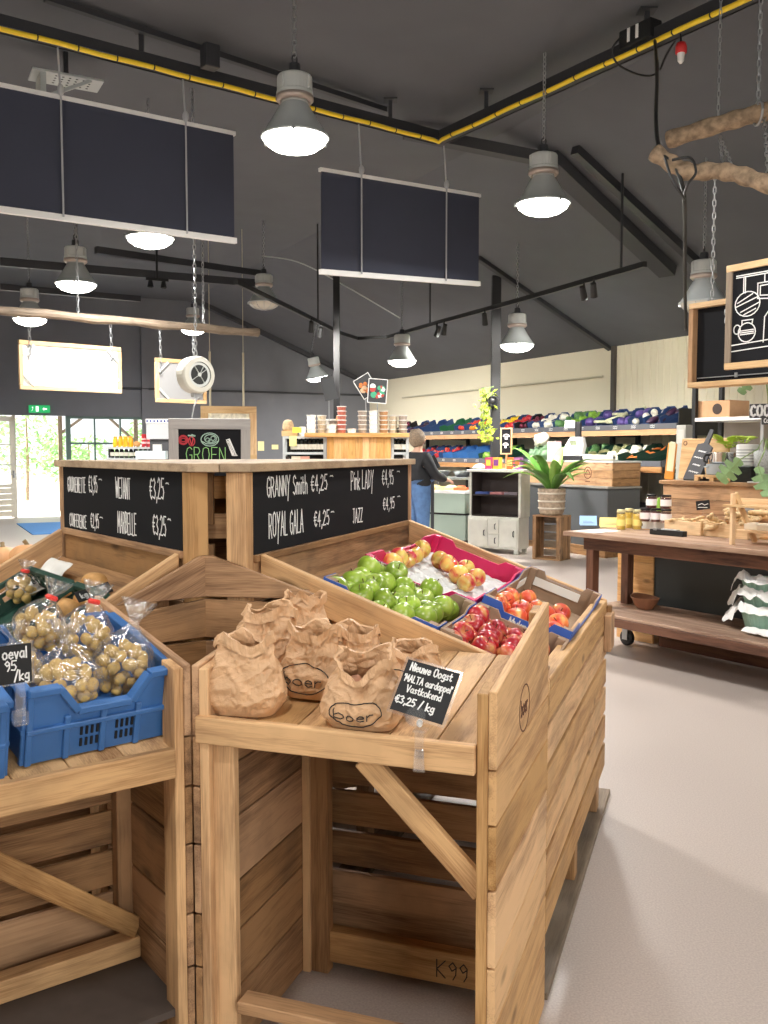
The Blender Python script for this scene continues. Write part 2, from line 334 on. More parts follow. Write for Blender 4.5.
def strokes(text, height, track=2.0, wf=1.0, jit=0.0):
    """polylines (x, y) of a handwritten line, starting at the origin"""
    out = []; x = 0; k = height/10.0
    for ch in text:
        if ch == ' ': x += 4.2; continue
        g = GL.get(ch)
        if not g: x += 3; continue
        w = 0; dy = random.uniform(-jit, jit); 
        for st in g.split(';'):
            pts = [tuple(float(q) for q in p.split(',')) for p in st.split()]
            w = max(w, max(p[0] for p in pts)); out.append([((x+p[0])*k*wf, (p[1]+dy)*k) for p in pts])
        x += w+track
    return out, x*k*wf
def ribbon(mb, polys, O, X, Y, th, lift=.0009):
    O = Vector(O); X = Vector(X).normalized(); Y = Vector(Y).normalized(); Nn = X.cross(Y).normalized()
    for pl in polys:
        for (a, b) in zip(pl[:-1], pl[1:]):
            pa = O+X*a[0]+Y*a[1]; pb = O+X*b[0]+Y*b[1]; d = pb-pa
            if d.length < 1e-6: continue
            d.normalize(); sd = Nn.cross(d)*th/2; e = d*th*.45
            q = [pa-e-sd, pb+e-sd, pb+e+sd, pa-e+sd]
            V = [v+Nn*lift*.2 for v in q]+[v+Nn*lift for v in q]
            mb.add(V, [(3, 2, 1, 0), (4, 5, 6, 7), (0, 1, 5, 4), (1, 2, 6, 5), (2, 3, 7, 6), (3, 0, 4, 7)])
def write(mb, text, O, X, Y, height, th, fit=None, track=2.0, wf=1.0, jit=.3):
    pl, w = strokes(text, height, track, wf, jit)
    if fit: pl = [[(p[0]*fit/w, p[1]) for p in q] for q in pl]
    ribbon(mb, pl, O, X, Y, th)
def circle(cx, cy, rx, ry=None, n=20, a0=0, a1=2*pi):
    ry = rx if ry is None else ry
    return [(cx+rx*cos(a0+(a1-a0)*i/n), cy+ry*sin(a0+(a1-a0)*i/n)) for i in range(n+1)]
# ================================================================== THE ROOM
C0 = Vector((-.385, 25.26, 0)); ED = Vector((.454, -.891, 0)); BD = Vector((-.891, -.454, 0)); Z3 = Vector((0, 0, 1))
ROOM_RZ = atan2(ED.y, ED.x)          # local x along the long wall towards the camera, local y into that wall
GABLE_RZ = atan2(-BD.y, -BD.x)       # local x to the right along the gable, local y out of the room
def RW(e, b, z=0): return C0 + ED*e + BD*b + Z3*z
EAVE, SLOPE, FLAT = 3.37, .366, 5.18
def ceil_z(p):
    b = (Vector((p[0], p[1], 0))-C0).dot(BD); return min(FLAT, EAVE+SLOPE*b)
def onceil(px, py, off=0):
    r = ray(px, py); n = Vector((-SLOPE*BD.x, -SLOPE*BD.y, 1)); d = EAVE-off-SLOPE*C0.dot(BD)
    t = (d-H)/(r.z-SLOPE*(r.x*BD.x+r.y*BD.y)); q = Vector((0, 0, H))+r*t
    if (q-C0).dot(BD) > (FLAT-EAVE)/SLOPE: q = G(px, py, FLAT-off)
    return q
def bpix(px):
    k = (px-384)/F; return (C0.x-k*C0.y)/(-(BD.x-k*BD.y))
def epix(px):
    k = (px-384)/F; return (C0.x-k*C0.y)/(-(ED.x-k*ED.y))

fm = mat('speckled_resin_floor', (172, 160, 152), .42, noise_amt=.14, nscale=150)
b = MB(); b.prism([RW(-.2, -.2, 0), RW(30, -.2, 0), RW(30, 17, 0), RW(-.2, 17, 0)], (0, 0, -.1)); struct(b, 'floor', fm)
b = MB()
bb = (FLAT-EAVE)/SLOPE
b.prism([RW(-.2, -.2, EAVE-.2*SLOPE), RW(30, -.2, EAVE-.2*SLOPE), RW(30, bb, FLAT), RW(-.2, bb, FLAT)], (0, 0, .08))
b.prism([RW(-.2, bb, FLAT), RW(30, bb, FLAT), RW(30, 17, FLAT), RW(-.2, 17, FLAT)], (0, 0, .08)); struct(b, 'ceiling', CEIL)
# long cream wall under the eave
b = MB(); b.prism([RW(0, 0, 0), RW(30, 0, 0), RW(30, 0, EAVE+.02), RW(0, 0, EAVE+.02)], -BD*.2)
e0 = epix(613)
e = e0+.1
while e < 14.5:
    b.prism([RW(e, 0, 0), RW(e+.022, 0, 0), RW(e+.022, 0, EAVE), RW(e, 0, EAVE)], BD*.012); e += .155
struct(b, 'wall_right', CREAM)
b = MB(); b.prism([RW(e0-.04, 0, 0), RW(e0+.05, 0, 0), RW(e0+.05, 0, EAVE), RW(e0-.04, 0, EAVE)], BD*.06); struct(b, 'trim_1', mat('brown_grey_post', (84, 78, 72), .6))
# gable wall with the entrance
bD0, bD1, bW1 = bpix(70), bpix(-40), bpix(147); DZ = 2.34
def gpoly(b0, b1, z0, z1):
    f = lambda q: min(FLAT, EAVE+SLOPE*q) if z1 is None else z1
    pts = [RW(0, b0, z0), RW(0, b1, z0), RW(0, b1, f(b1))]
    if z1 is None and b0 < bb < b1: pts.append(RW(0, bb, FLAT))
    return pts+[RW(0, b0, f(b0))]
b = MB()
b.prism(gpoly(-.2, bW1, 0, None), -ED*.2); b.prism(gpoly(bW1, bD1, DZ, None), -ED*.2); b.prism(gpoly(bD1, 17, 0, None), -ED*.2)
struct(b, 'wall_back', DARKWALL)
b = MB(); b.prism([RW(0, 17, 0), RW(30, 17, 0), RW(30, 17, FLAT), RW(0, 17, FLAT)], BD*.2); struct(b, 'wall_left', CREAM)
b = MB(); b.prism([RW(30, 0, 0), RW(30, 17, 0), RW(30, 17, FLAT), RW(30, bb, FLAT), RW(30, 0, EAVE)], ED*.2); struct(b, 'wall_front', CREAM)
b = MB(); b.beam(G(45, -2, FLAT-.06), G(385, 110, FLAT-.06), .06, .05); struct(b, 'trim_13', STEELDK)
# glazing right of the door
b = MB()
for (q0, q1) in [(bW1, bW1+.07), (bD0-.05, bD0+.06)] + [(bW1+(bD0-bW1)*k/3-.02, bW1+(bD0-bW1)*k/3+.02) for k in (1, 2)]:
    b.prism([RW(-.06, q0, 0), RW(-.06, q1, 0), RW(-.06, q1, DZ), RW(-.06, q0, DZ)], -ED*.07)
for z0, z1 in [(0, .35), (1.05, 1.1), (1.68, 1.73), (DZ-.06, DZ)]:
    b.prism([RW(-.06, bW1, z0), RW(-.06, bD0, z0), RW(-.06, bD0, z1), RW(-.06, bW1, z1)], -ED*.06)
w1 = struct(b, 'window_1', mat('green_grey_window_frame', (104, 128, 122), .5))
b = MB(); b.prism([RW(-.085, bW1+.07, .35), RW(-.085, bD0-.05, .35), RW(-.085, bD0-.05, DZ-.06), RW(-.085, bW1+.07, DZ-.06)], -ED*.012); o = b.build('pane', GLASS, w1); o['kind'] = 'structure'
# open door leaf at far left, folded in towards the room
hinge = RW(-.02, bpix(16), 0); dd = (ED*.55+BD*.83).normalized(); dn = Vector((dd.y, -dd.x, 0))
b = MB()
def leaf(s0, s1, z0, z1, t=.045): b.prism([hinge+dd*s0+Z3*z0, hinge+dd*s1+Z3*z0, hinge+dd*s1+Z3*z1, hinge+dd*s0+Z3*z1], dn*t)
leaf(0, .11, .02, DZ-.03); leaf(.89, 1.0, .02, DZ-.03); leaf(0, 1, DZ-.15, DZ-.03)
for k in range(5): leaf(.1, .9, .05+k*.13, .05+k*.13+.12, .035)
leaf(.1, .9, .7, .78); leaf(.1, .9, 1.2, 1.23); leaf(.1, .9, 1.66, 1.69)
d1 = struct(b, 'door_1', DOORPAINT)
b = MB(); b.prism([hinge+dd*.1+dn*.015+Z3*.78, hinge+dd*.9+dn*.015+Z3*.78, hinge+dd*.9+dn*.015+Z3*(DZ-.15), hinge+dd*.1+dn*.015+Z3*(DZ-.15)], dn*.01); o = b.build('pane', GLASS, d1); o['kind'] = 'structure'
b = MB(); q = hinge+dd*.055-dn*.0+Z3*1.0; b.tube([q, q-dn*.06, q-dn*.06+dd*.12], .012); b.box(q-dn*.005, (.04, .04, .16)); o = b.build('door_handle', STEEL, d1); o['kind'] = 'structure'
b = MB(); q0 = bpix(17)
b.prism([RW(-.02, q0, 0), RW(-.02, q0+.07, 0), RW(-.02, q0+.07, DZ), RW(-.02, q0, DZ)], -ED*.12); struct(b, 'trim_2', DOORPAINT)
# conduits and the dark column on the gable
b = MB(); b.tube([RW(.06, bpix(60), 3.02), RW(.06, .1, 3.02)], .025, 8); struct(b, 'trim_3', DGREY)
b = MB(); q = bpix(146); b.prism([RW(0, q-.08, 0), RW(0, q+.08, 0), RW(0, q+.08, FLAT-.5), RW(0, q-.08, FLAT-.5)], ED*.08); struct(b, 'trim_4', DARKWALL)
# horizontal pipe on the cream wall
b = MB(); b.tube([RW(2.0, .07, 2.86), RW(epix(604), .07, 2.86)], .02, 8); struct(b, 'trim_5', mat('cream_pipe', (206, 198, 172), .6))
# sloping rafters and the conduit on the roof slope
b = MB(); b.beam(onceil(405, 132, .1), onceil(548, 160, .1), .16, .12); struct(b, 'trim_6', DGREY)
b = MB(); b.beam(onceil(548, 158, .1), onceil(668, 272, .1), .24, .14); struct(b, 'trim_7', DGREY)
b = MB(); b.beam(onceil(575, 150, .06), onceil(696, 262, .06), .1, .1); struct(b, 'trim_8', STEELDK)
b = MB(); b.beam(onceil(478, 258, .04), onceil(613, 351, .03), .09, .06); struct(b, 'trim_9', STEELDK)
b = MB(); b.beam(onceil(195, 300, .06), onceil(356, 378, .05), .12, .1); struct(b, 'trim_10', DGREY)
b = MB(); b.beam(G(0, 262, 4.3), G(262, 284, 4.3), .1, .12); b.beam(G(96, 250, 4.5), G(262, 274, 4.5), .1, .1); struct(b, 'trim_11', STEELDK)
b = MB(); b.beam(G(0, 287, 4.3), G(140, 299, 4.3), .1, .1); struct(b, 'trim_12', STEELDK)
# free-standing steel columns
for i, (px, w, Y) in enumerate([(495, .145, 15.2), (337, .11, 16.0)]):
    p = P(px, 450, Y); b = MB(); b.b2((p.x-w/2, p.y-w/2, 0), (p.x+w/2, p.y+w/2, ceil_z(p)+.02)); b.b2((p.x-w, p.y-w, 0), (p.x+w, p.y+w, .015)); struct(b, 'column_%d' % (i+1), mat('black_painted_steel', (30, 30, 33), .6), bevel=.004)

# ------------------------------------------------------------------ outside the door
b = MB(); b.prism([RW(-.2, -6, -.03), RW(-.2, 26, -.03), RW(-30, 30, -.03), RW(-30, -8, -.03)], (0, 0, -.1)); struct(b, 'ground_outside', mat('pale_paving', (222, 220, 212), .8, noise_amt=.06, nscale=3))
m0 = G(92, 527, 0); b = MB(); b.box((0, 0, .008), (2.2, 2.8, .016)); t = b.build('door_mat', mat('bright_blue_mat', (92, 150, 214), .9, noise_amt=.12, nscale=60)); t.location = (m0.x-.2, m0.y, 0); t.rotation_euler = (0, 0, GABLE_RZ)
tag(t, 'bright blue entrance mat lying in the open doorway', 'mat')
def leafcloud(mb, c, R3, n, s):
    for k in range(n):
        while True:
            q = Vector((random.uniform(-1, 1), random.uniform(-1, 1), random.uniform(-1, 1)))
            if .25 < q.length < 1 and noise.noise(q*2.3+Vector(c)) > -.12: break
        p = Vector(c)+Vector((q.x*R3[0], q.y*R3[1], q.z*R3[2])); a = Euler((random.uniform(-1, 1), random.uniform(-1, 1), random.uniform(0, 6))).to_matrix(); l = s*random.uniform(.7, 1.3)
        V = [p+a@Vector(v) for v in ((-l, 0, 0), (0, -l*.4, l*.1), (l, 0, 0), (0, l*.4, l*.1), (0, 0, -.01), )]
        mb.add(V, [(0, 1, 2, 3), (0, 4, 1), (1, 4, 2), (2, 4, 3), (3, 4, 0)])
for i, (px, Y, h, r, lab) in enumerate([(26, 29, 3.1, 1.1, 'small leafy tree outside, left of the open doorway view'), (60, 33, 2.2, .8, 'low leafy bush outside, right of the open doorway view'), (88, 31, 2.0, 1.0, 'green shrub outside behind the left window bays'), (146, 28, 2.4, 1.0, 'green tree outside behind the right window bay')]):
    p = P(px, 450, Y); t = thing('garden_tree', lab, 'tree', (p.x, p.y, -.03))
    b = MB(); leafcloud(b, (0, 0, h*.62), (r, r, h*.42), 420, .13); b.build('crown', mat('sunlit_leaves', (150, 190, 124), .6, noise_amt=.2, nscale=3), t)
    b = MB(); b.tube([(0, 0, 0), (.05, 0, h*.4), (0, .05, h*.9)], [.06, .05, .02]); b.build('trunk', BARK, t)
pp = RW(-2.2, bpix(112), 0); b = MB()
b.b2((1.0, -.05, 0), (1.1, .05, 2.7)); b.b2((-.9, -.05, 0), (-.8, .05, 2.7)); b.b2((-1.0, -.06, 2.6), (1.8, .06, 2.75)); b.beam((-.8, 0, 2.0), (.0, 0, 2.6), .07, .07); b.beam((1.0, 0, 1.8), (.3, 0, 2.45), .07, .07)
t = b.build('pergola_frame', GREYWOOD); t.location = pp; t.rotation_euler = (0, 0, GABLE_RZ); tag(t, 'timber porch frame with slanted braces outside the window', 'pergola')

# ------------------------------------------------------------------ exit sign above the door
p = RW(.03, bpix(41), 0); t = thing('exit_sign', 'small green emergency exit sign above the doorway', 'sign', (p.x, p.y, P(41, 409, p.y).z), GABLE_RZ)
b = MB(); b.box((0, 0, 0), (.46, .05, .17)); b.build('body', mat('exit_sign_green', (30, 150, 84), .5, emit=.6), t, bevel=.005)
b = MB(); b.box((-.05, -.027, 0), (.06, .004, .12)); b.prism([(.06, -.026, 0), (.1, -.026, .04), (.1, -.026, .015), (.16, -.026, .015), (.16, -.026, -.015), (.1, -.026, -.015), (.1, -.026, -.04)], (0, -.003, 0)); b.ell((-.15, -.027, .035), (.014, .004, .014)); b.beam((-.17, -.027, -.05), (-.14, -.027, .02), .02, .006); b.build('pictogram', mat('sign_white', (240, 245, 240), .5, emit=.6), t)

# ================================================================== CEILING FITTINGS
def chain(mb, p0, p1, link=.05, r=.005, w=.013):
    p0 = Vector(p0); p1 = Vector(p1); d = p1-p0; n = max(1, int(d.length/(link*.8))); dx = d.normalized(); s1 = dx.orthogonal().normalized(); s2 = dx.cross(s1)
    for k in range(n):
        c = p0+d*((k+.5)/n); a = s1 if k % 2 else s2; L = link*.5
        mb.tube([c-dx*L+a*w*.4, c-dx*L*.5+a*w, c+dx*L*.5+a*w, c+dx*L+a*w*.4, c+dx*L-a*w*.4, c+dx*L*.5-a*w, c-dx*L*.5-a*w, c-dx*L-a*w*.4, c-dx*L+a*w*.4], r, 5)
LENS_ON = mat('glowing_lamp_lens', (255, 250, 240), .4, emit=9)
LENS_OFF = mat('unlit_lamp_glass', (206, 200, 186), .2)
def lamp(px, py, w, label, on=True, tilt=0.0, dia=.5, up=None):
    Y = dia*F/w; p = P(px, py, Y)
    t = thing('pendant_lamp', label, 'lamp', p, random.uniform(0, 6), 'industrial bell pendant lamps')
    R = Matrix.Rotation(tilt, 3, 'X')
    b = MB(); b.lathe([(.25, -.005), (.255, .0), (.25, .012), (.235, .02), (.16, .14), (.105, .235), (.09, .25), (.08, .24), (.09, .225), (.145, .13), (.225, .015), (.24, -.005), (.25, -.005)], 32, R=R); b.build('shade', SHADE, t, smooth=True)
    b = MB(); b.lathe([(.09, .24), (.1, .245), (.1, .285), (.09, .29)], 20, R=R); b.lathe([(0, .285), (.13, .29), (.135, .3), (.135, .325), (.13, .33), (.13, .43), (.12, .445), (0, .45)], 28, R=R)
    for k in range(4):
        q = k*pi/2+.4; b.box(R@Vector((.132*cos(q), .132*sin(q), .38)), (.02, .02, .1), R@rotz(q))
    b.build('housing', LAMPGREY, t, smooth=False, bevel=.003)
    b = MB(); b.lathe([(.105, .29), (.138, .3), (.14, .27), (.12, .25), (.1, .262)], 24, R=R); b.build('cooling_ring', mat('aluminium_ring', (196, 180, 170), .4, metal=.5), t, smooth=True)
    b = MB(); b.lathe([(.236, .0), (.225, -.035), (.17, -.075), (.09, -.1), (0, -.107)], 28, R=R); b.build('lens', LENS_ON if on else LENS_OFF, t, smooth=True)
    if not on:
        b = MB()
        for k in range(6):
            a = pi*k/6; b.tube([R@Vector((sin(q)*.235*cos(a), sin(q)*.235*sin(a), -.112*cos(q))) for q in [-pi/2+pi*i/12 for i in range(13)]], .004, 5)
        b.build('wire_guard', STEEL, t)
    b = MB()
    for k in range(3):
        q = 2*pi*k/3; c = R@Vector((.25*cos(q), .25*sin(q), -.005)); b.box(c, (.03, .02, .035), R@rotz(q))
    b.build('rim_clip', STEEL, t)
    b = MB(); b.lathe([(0, .45), (.045, .455), (.04, .53), (.015, .54), (0, .54)], 14, R=R); b.tube([R@Vector((.02*cos(q), 0, .565+.03*sin(q))) for q in [pi*2*i/10 for i in range(11)]], .006, 6); b.build('hook', STEELDK, t)
    top = (ceil_z(p) if up is None else up)-p.z
    b = MB(); chain(b, R@Vector((0, 0, .58)), (0, 0, top)); b.build('suspension_chain', STEEL, t)
    if on:
        l = bpy.data.lights.new('lamp_light', 'AREA'); l.shape = 'DISK'; l.size = .42; l.energy = LAMP_W; l.color = (1, .975, .94); l.spread = radians(170)
        lo = bpy.data.objects.new('lamp_light', l); COL.objects.link(lo); lo.parent = t; lo.location = R@Vector((0, 0, -.12)); lo.rotation_euler = R.to_euler()
    return t
lamp(295, 138, 66, 'large lit bell lamp hanging in front of the yellow cable, nearest of all')
lamp(543, 204, 53, 'lit bell lamp hanging right of the second dark roller panel')
lamp(150, 238, 47, 'lit bell lamp half hidden behind the lower edge of the left dark panel')
lamp(76, 284, 40, 'lit bell lamp above the white boards, left of the hidden panel lamp')
lamp(30, 319, 33, 'lit bell lamp behind the wooden pole at the far left')
lamp(193, 330, 24, 'small lit bell lamp behind the wooden pole, above the round hanging scale')
lamp(264, 303, 31, 'unlit bell lamp with wire guard hanging right of the wooden pole', on=False)
lamp(317, 377, 22, 'small tilted lit bell lamp above the wine shelves', tilt=.25)
lamp(402, 361, 29, 'lit bell lamp hanging above the hanging food pictures')
lamp(517, 345, 34, 'lit bell lamp beside the black steel column')
for k_, (x_, y_, z_) in enumerate([(1.0, 3.9, 3.9), (-2.3, 3.3, 3.9), (3.9, 5.0, 3.9), (2.6, .9, 3.9), (-.8, .2, 3.9)]):
    px_ = 384+F*x_/y_; py_ = 450-F*(z_-H)/y_; tl_ = lamp(384, 300, 60, ['lit bell lamp above the apple stand, added out of view', 'lit bell lamp above the potato bin, added out of view', 'lit bell lamp above the right work table, added out of view', 'lit bell lamp right of the viewer, added out of view', 'lit bell lamp left of the viewer, added out of view'][k_]); tl_.location = (x_, y_, z_); [c_ for c_ in tl_.children if c_.type == 'LIGHT'][0].data.energy = LAMP_W*.3  # unseen extra lamps, added to light the floor and bins
lamp(703, 303, 46, 'unlit bell lamp behind the hanging blackboards at right', on=False)

# cable tray with the yellow cable, turning a corner
TZ = 4.85
T0 = G(440, 145, TZ); TL = G(0, 33, TZ); TR = G(768, -4, TZ)
dl = (TL-T0).normalized(); dr = (TR-T0).normalized(); TLE = TL+dl*2.2; TRE = TR+dr*1.2
t = thing('cable_tray', 'long dark steel cable tray carrying a yellow cable below the ceiling', 'cable tray', (T0.x, T0.y, 0))
def rel(o, pts): return [Vector(p)-Vector(o.location) for p in pts]
b = MB()
for (a, e) in ((T0, TLE), (T0, TRE)):
    side = (e-a).normalized().cross(Z3)
    b.beam(a-t.location+Z3*.04, e-t.location+Z3*.04, .16, .012); 
    for s in (-1, 1): b.beam(a+side*s*.08-t.location+Z3*.07, e+side*s*.08-t.location+Z3*.07, .012, .09)
b.build('tray', STEELDK, t)
nside = Vector((0, -1, 0))
def yoff(a, e): 
    s = (e-a).normalized().cross(Z3); return s if s.y < 0 else -s
ol = yoff(T0, TLE)*.11; orr = yoff(T0, TRE)*.11
path = [TLE+ol]
for k in range(1, 40): path.append(TLE+ol+(T0-TLE)*(k/40*.97)+Z3*(.004*sin(k*1.3)))
cnr = T0+ol*.8+orr*.8
path += [T0+ol-dl*-.18, cnr, T0+orr+dr*.18]
for k in range(2, 30): path.append(T0+orr+(TRE-T0)*(k/29)+Z3*(.004*sin(k*1.1)))
b = MB(); b.tube([p-Vector(t.location)-Z3*.01 for p in path], .021, 8); b.build('yellow_power_cable', YELLOW, t, smooth=True)['label'] = 'bright yellow cable'
b = MB()
for k in range(3, len(path)-1, 2):
    d = (path[k+1]-path[k]).normalized(); q = path[k]-Vector(t.location)-Z3*.01; b.tube([q-d*.006, q+d*.006], .0235, 8)
b.build('cable_tie', BLACKPL, t)
for k, (a, e, f) in enumerate([(T0, TLE, .1), (T0, TLE, .5), (T0, TLE, .9), (T0, TRE, .15), (T0, TRE, .55), (T0, TRE, .95)]):
    q = a+(e-a)*f; b = MB(); b.b2(q-Vector(t.location)+Vector((-.02, -.02, .03)), q-Vector(t.location)+Vector((.02, .02, ceil_z(q)-TZ))); b.b2(q-Vector(t.location)+Vector((-.07, -.07, ceil_z(q)-TZ-.012)), q-Vector(t.location)+Vector((.07, .07, ceil_z(q)-TZ))); b.build('hanger', STEELDK, t)
# boxes and sockets on the tray
q = G(640, 38, TZ+.1); t = thing('socket_box', 'black junction box with two white labels on the tray', 'junction box', q, atan2(dr.y, dr.x))
b = MB(); b.box((0, 0, .02), (.34, .14, .15)); b.build('body', BLACKPL, t, bevel=.01)
b = MB()
for s in (-.06, .03): b.box((s, -.072, .03), (.028, .006, .11)); b.box((s, .072, .03), (.028, .006, .11))
b.build('label_strip', WHITEPL, t)
q = G(681, 52, TZ-.12); t = thing('cable_plug', 'red and white industrial plug dangling below the tray', 'plug', q)
b = MB(); b.lathe([(0, .07), (.035, .07), (.045, .04), (.045, -.01), (0, -.01)], 14); b.build('cap', RED, t, smooth=True); b = MB(); b.lathe([(0, -.01), (.03, -.01), (.025, -.07), (.01, -.09), (0, -.09)], 14); b.build('plug_body', WHITEPL, t)
b = MB(); b.tube([(0, 0, .07), (.0, .03, .16), (-.08, .06, .2), (-.14, .02, .14)], .008); b.build('cord', BLACKPL, t)
q = G(210, 62, TZ+.12); t = b = None
q = G(210, 57, TZ+.14); bx = MB(); bx.box((0, 0, 0), (.14, .12, .2)); o = bx.build('transformer_box', STEELDK, bevel=.01); o.location = q; o.rotation_euler = (0, 0, atan2(dl.y, dl.x)); tag(o, 'small dark grey box fixed to the tray above the first lamp', 'junction box')
# loudspeaker bracket / perforated plate on the left
q = G(66, 78, 4.95); t = thing('wall_bracket', 'perforated grey metal bracket hanging behind the tray at left', 'bracket', q, .5)
b = MB(); b.box((0, 0, -.02), (.62, .3, .02)); b.box((-.22, 0, -.14), (.05, .26, .24)); b.beam((-.22, -.12, -.25), (.2, -.12, -.03), .03, .03); b.build('plate', LAMPGREY, t, bevel=.003)
b = MB()
for i in range(6):
    for j in range(4): b.lathe([(0, -.031), (.012, -.031), (.012, -.029), (0, -.029)], 8, (i*.06-.1, j*.06-.09, 0), closed=False)
b.build('holes', HOLE_SHADE, t)
b = MB(); b.box((0, 0, .11), (.04, .04, .24)); b.build('hanger', STEELDK, t)

# black lighting track with small spots
tk = thing('lighting_track', 'black lighting track with a bend below the sloping roof', 'lighting track', (0, 0, 0))
TK = 3.62
pts = [G(236, 282, TK), G(292, 309, TK), G(340, 333, TK), G(357, 338.5, TK), G(388, 337, TK), G(440, 322, TK), G(520, 300, TK), G(645, 264, TK)]
tk.location = (pts[4].x, pts[4].y, 0)
b = MB()
for a, e in zip(pts[:-1], pts[1:]): b.beam(a-tk.location, e-tk.location, .05, .06)
b.build('rail', BLACKPL, tk)
for px, py in [(318, 322), (430, 325), (621, 271)]:
    q = G(px, py, TK); b = MB(); b.b2(q-tk.location+Vector((-.012, -.012, 0)), q-tk.location+Vector((.012, .012, ceil_z(q)-TK))); b.build('hanger', BLACKPL, tk)
def spot(px, py, label):
    q = G(px, py, TK-.03); t = thing('track_spotlight', label, 'spotlight', q, random.uniform(-.6, .6), 'black track spotlights')
    b = MB(); b.box((0, 0, -.05), (.02, .02, .1)); R = Matrix.Rotation(.6, 3, 'X'); b.lathe([(0, .09), (.035, .09), (.045, -.08), (.038, -.08), (.03, .0)], 14, (0, -.02, -.14), R); b.build('head', BLACKPL, t)
    b = MB(); b.lathe([(0, -.06), (.038, -.06), (.038, -.055), (0, -.055)], 14, (0, -.02, -.14), R); b.build('lens', mat('spot_lens', (255, 245, 225), .3, emit=1.5), t)
    l = bpy.data.lights.new('spot_light', 'SPOT'); l.energy = 95; l.spot_size = radians(75); l.spot_blend = .7; l.shadow_soft_size = .04; l.color = (1, .96, .88)
    lo = bpy.data.objects.new('spot_light', l); COL.objects.link(lo); lo.parent = t; lo.rotation_mode = 'QUATERNION'
    lo.location = (0, -.02+R[1][2]*-.09, -.14+R[2][2]*-.09)
    d_ = RW(max(1.5, epix(max(px, 400))+.3), .4, 1.7)-Vector(q); dl_ = rotz(-t.rotation_euler.z)@d_
    lo.rotation_quaternion = dl_.to_track_quat('-Z', 'Y')
for i, (px, py, l) in enumerate([(311, 318, 'left of the pair of spots nearest the small tilted lamp'), (320, 324, 'right of the pair of spots nearest the small tilted lamp'), (399, 334, 'left of the two spots beside the lamp over the food pictures'), (437, 323, 'first spot right of the lamp over the food pictures'), (444, 321, 'second spot right of the lamp over the food pictures'), (485, 310, 'spot just left of the black steel column'), (584, 282, 'left spot of the pair on the right end of the track'), (594, 279, 'right spot of the pair on the right end of the track')]): spot(px, py, 'small black spotlight, '+l)
# pair of spots on the left rail
q = G(157, 281, 4.1); t = thing('twin_spotlight', 'black twin spotlight under the dark rail above the white boards', 'spotlight', q, GABLE_RZ)
b = MB(); b.box((0, 0, .02), (.34, .05, .04)); b.b2((-.015, -.015, .03), (.015, .015, ceil_z(q)-q.z)); b.build('bar', BLACKPL, t)
for s in (-.1, .1):
    b = MB(); b.lathe([(0, 0), (.03, 0), (.05, -.1), (.04, -.1), (.02, -.02)], 14, (s, 0, 0)); hd = b.build('spot_head', BLACKPL, t); b = MB(); b.lathe([(0, -.085), (.042, -.085), (.042, -.08), (0, -.08)], 12, (s, 0, 0)); b.build('lens', mat('spot_lens', (255, 245, 225), .3), hd)

# ------------------------------------------------------------------ dark roller panels hung from the tray
def rpanel(c, label, cords):
    """c: four corners tl, tr, br, bl"""
    tl, tr, br, bl = [Vector(q) for q in c]; o = (bl+br)/2; t = thing('roller_panel', label, 'panel', o)
    X = (tr-tl).normalized(); n = X.cross(Z3).normalized(); L = lambda q: q-o
    b = MB(); b.prism([L(tl), L(tr), L(br), L(bl)], n*.02); b.build('dark_sheet', mat('dark_blue_black_blind', (58, 62, 78), .8, noise_amt=.04, nscale=3), t)
    b = MB(); b.beam(L(tl)-X*.02+n*.01, L(tr)+X*.02+n*.01, .045, .035); b.build('top_rail', WHITEPL, t)
    b = MB(); b.beam(L(bl)-X*.02+n*.01, L(br)+X*.02+n*.01, .045, .05); b.build('bottom_rail', WHITEPL, t)
    for f, tp in cords:
        q = tl+(tr-tl)*f; qb = bl+(br-bl)*f; b = MB(); b.tube([L(qb)+n*.05, L(q)+n*.05, L(q)+Z3*(tp-q.z)], .009, 6); b.ell(L(q)+n*.05+Z3*.05, (.03, .03, .05), None, 8, 6); b.build('cord', mat('pale_grey_cord', (170, 172, 176), .5), t)
def ontray(px, dz):   # a point below the left run of the tray
    k = (px-384)/F; s = (T0.x-k*T0.y)/(k*dl.y-dl.x); return T0+dl*s
def pan(pxa, ya0, ya1, pxb, yb0, yb1, label, cords, off=0):
    a = ontray(pxa, 0); q = ontray(pxb, 0)
    ha = (P(pxa, ya0, a.y).z, P(pxa, ya1, a.y).z); hb = (P(pxb, yb0, q.y).z, P(pxb, yb1, q.y).z)
    z1 = (ha[0]+hb[0])/2; z0 = (ha[1]+hb[1])/2
    rpanel([(a.x, a.y, ha[0]), (q.x, q.y, hb[0]), (q.x, q.y, hb[1]), (a.x, a.y, ha[1])], label, [(f, TZ) for f in cords])
pan(2, 84, 209, 236, 134, 241, 'wide dark roller panel with white rails, left of the first lamp', (.25, .77))
pan(-95, 64, 204, -4, 83, 207, 'dark roller panel cut off by the left edge of the photo', (.5,))
pan(322, 170, 272, 476, 196, 284, 'dark roller panel with white rails hanging right of the first lamp', (.22, .76))

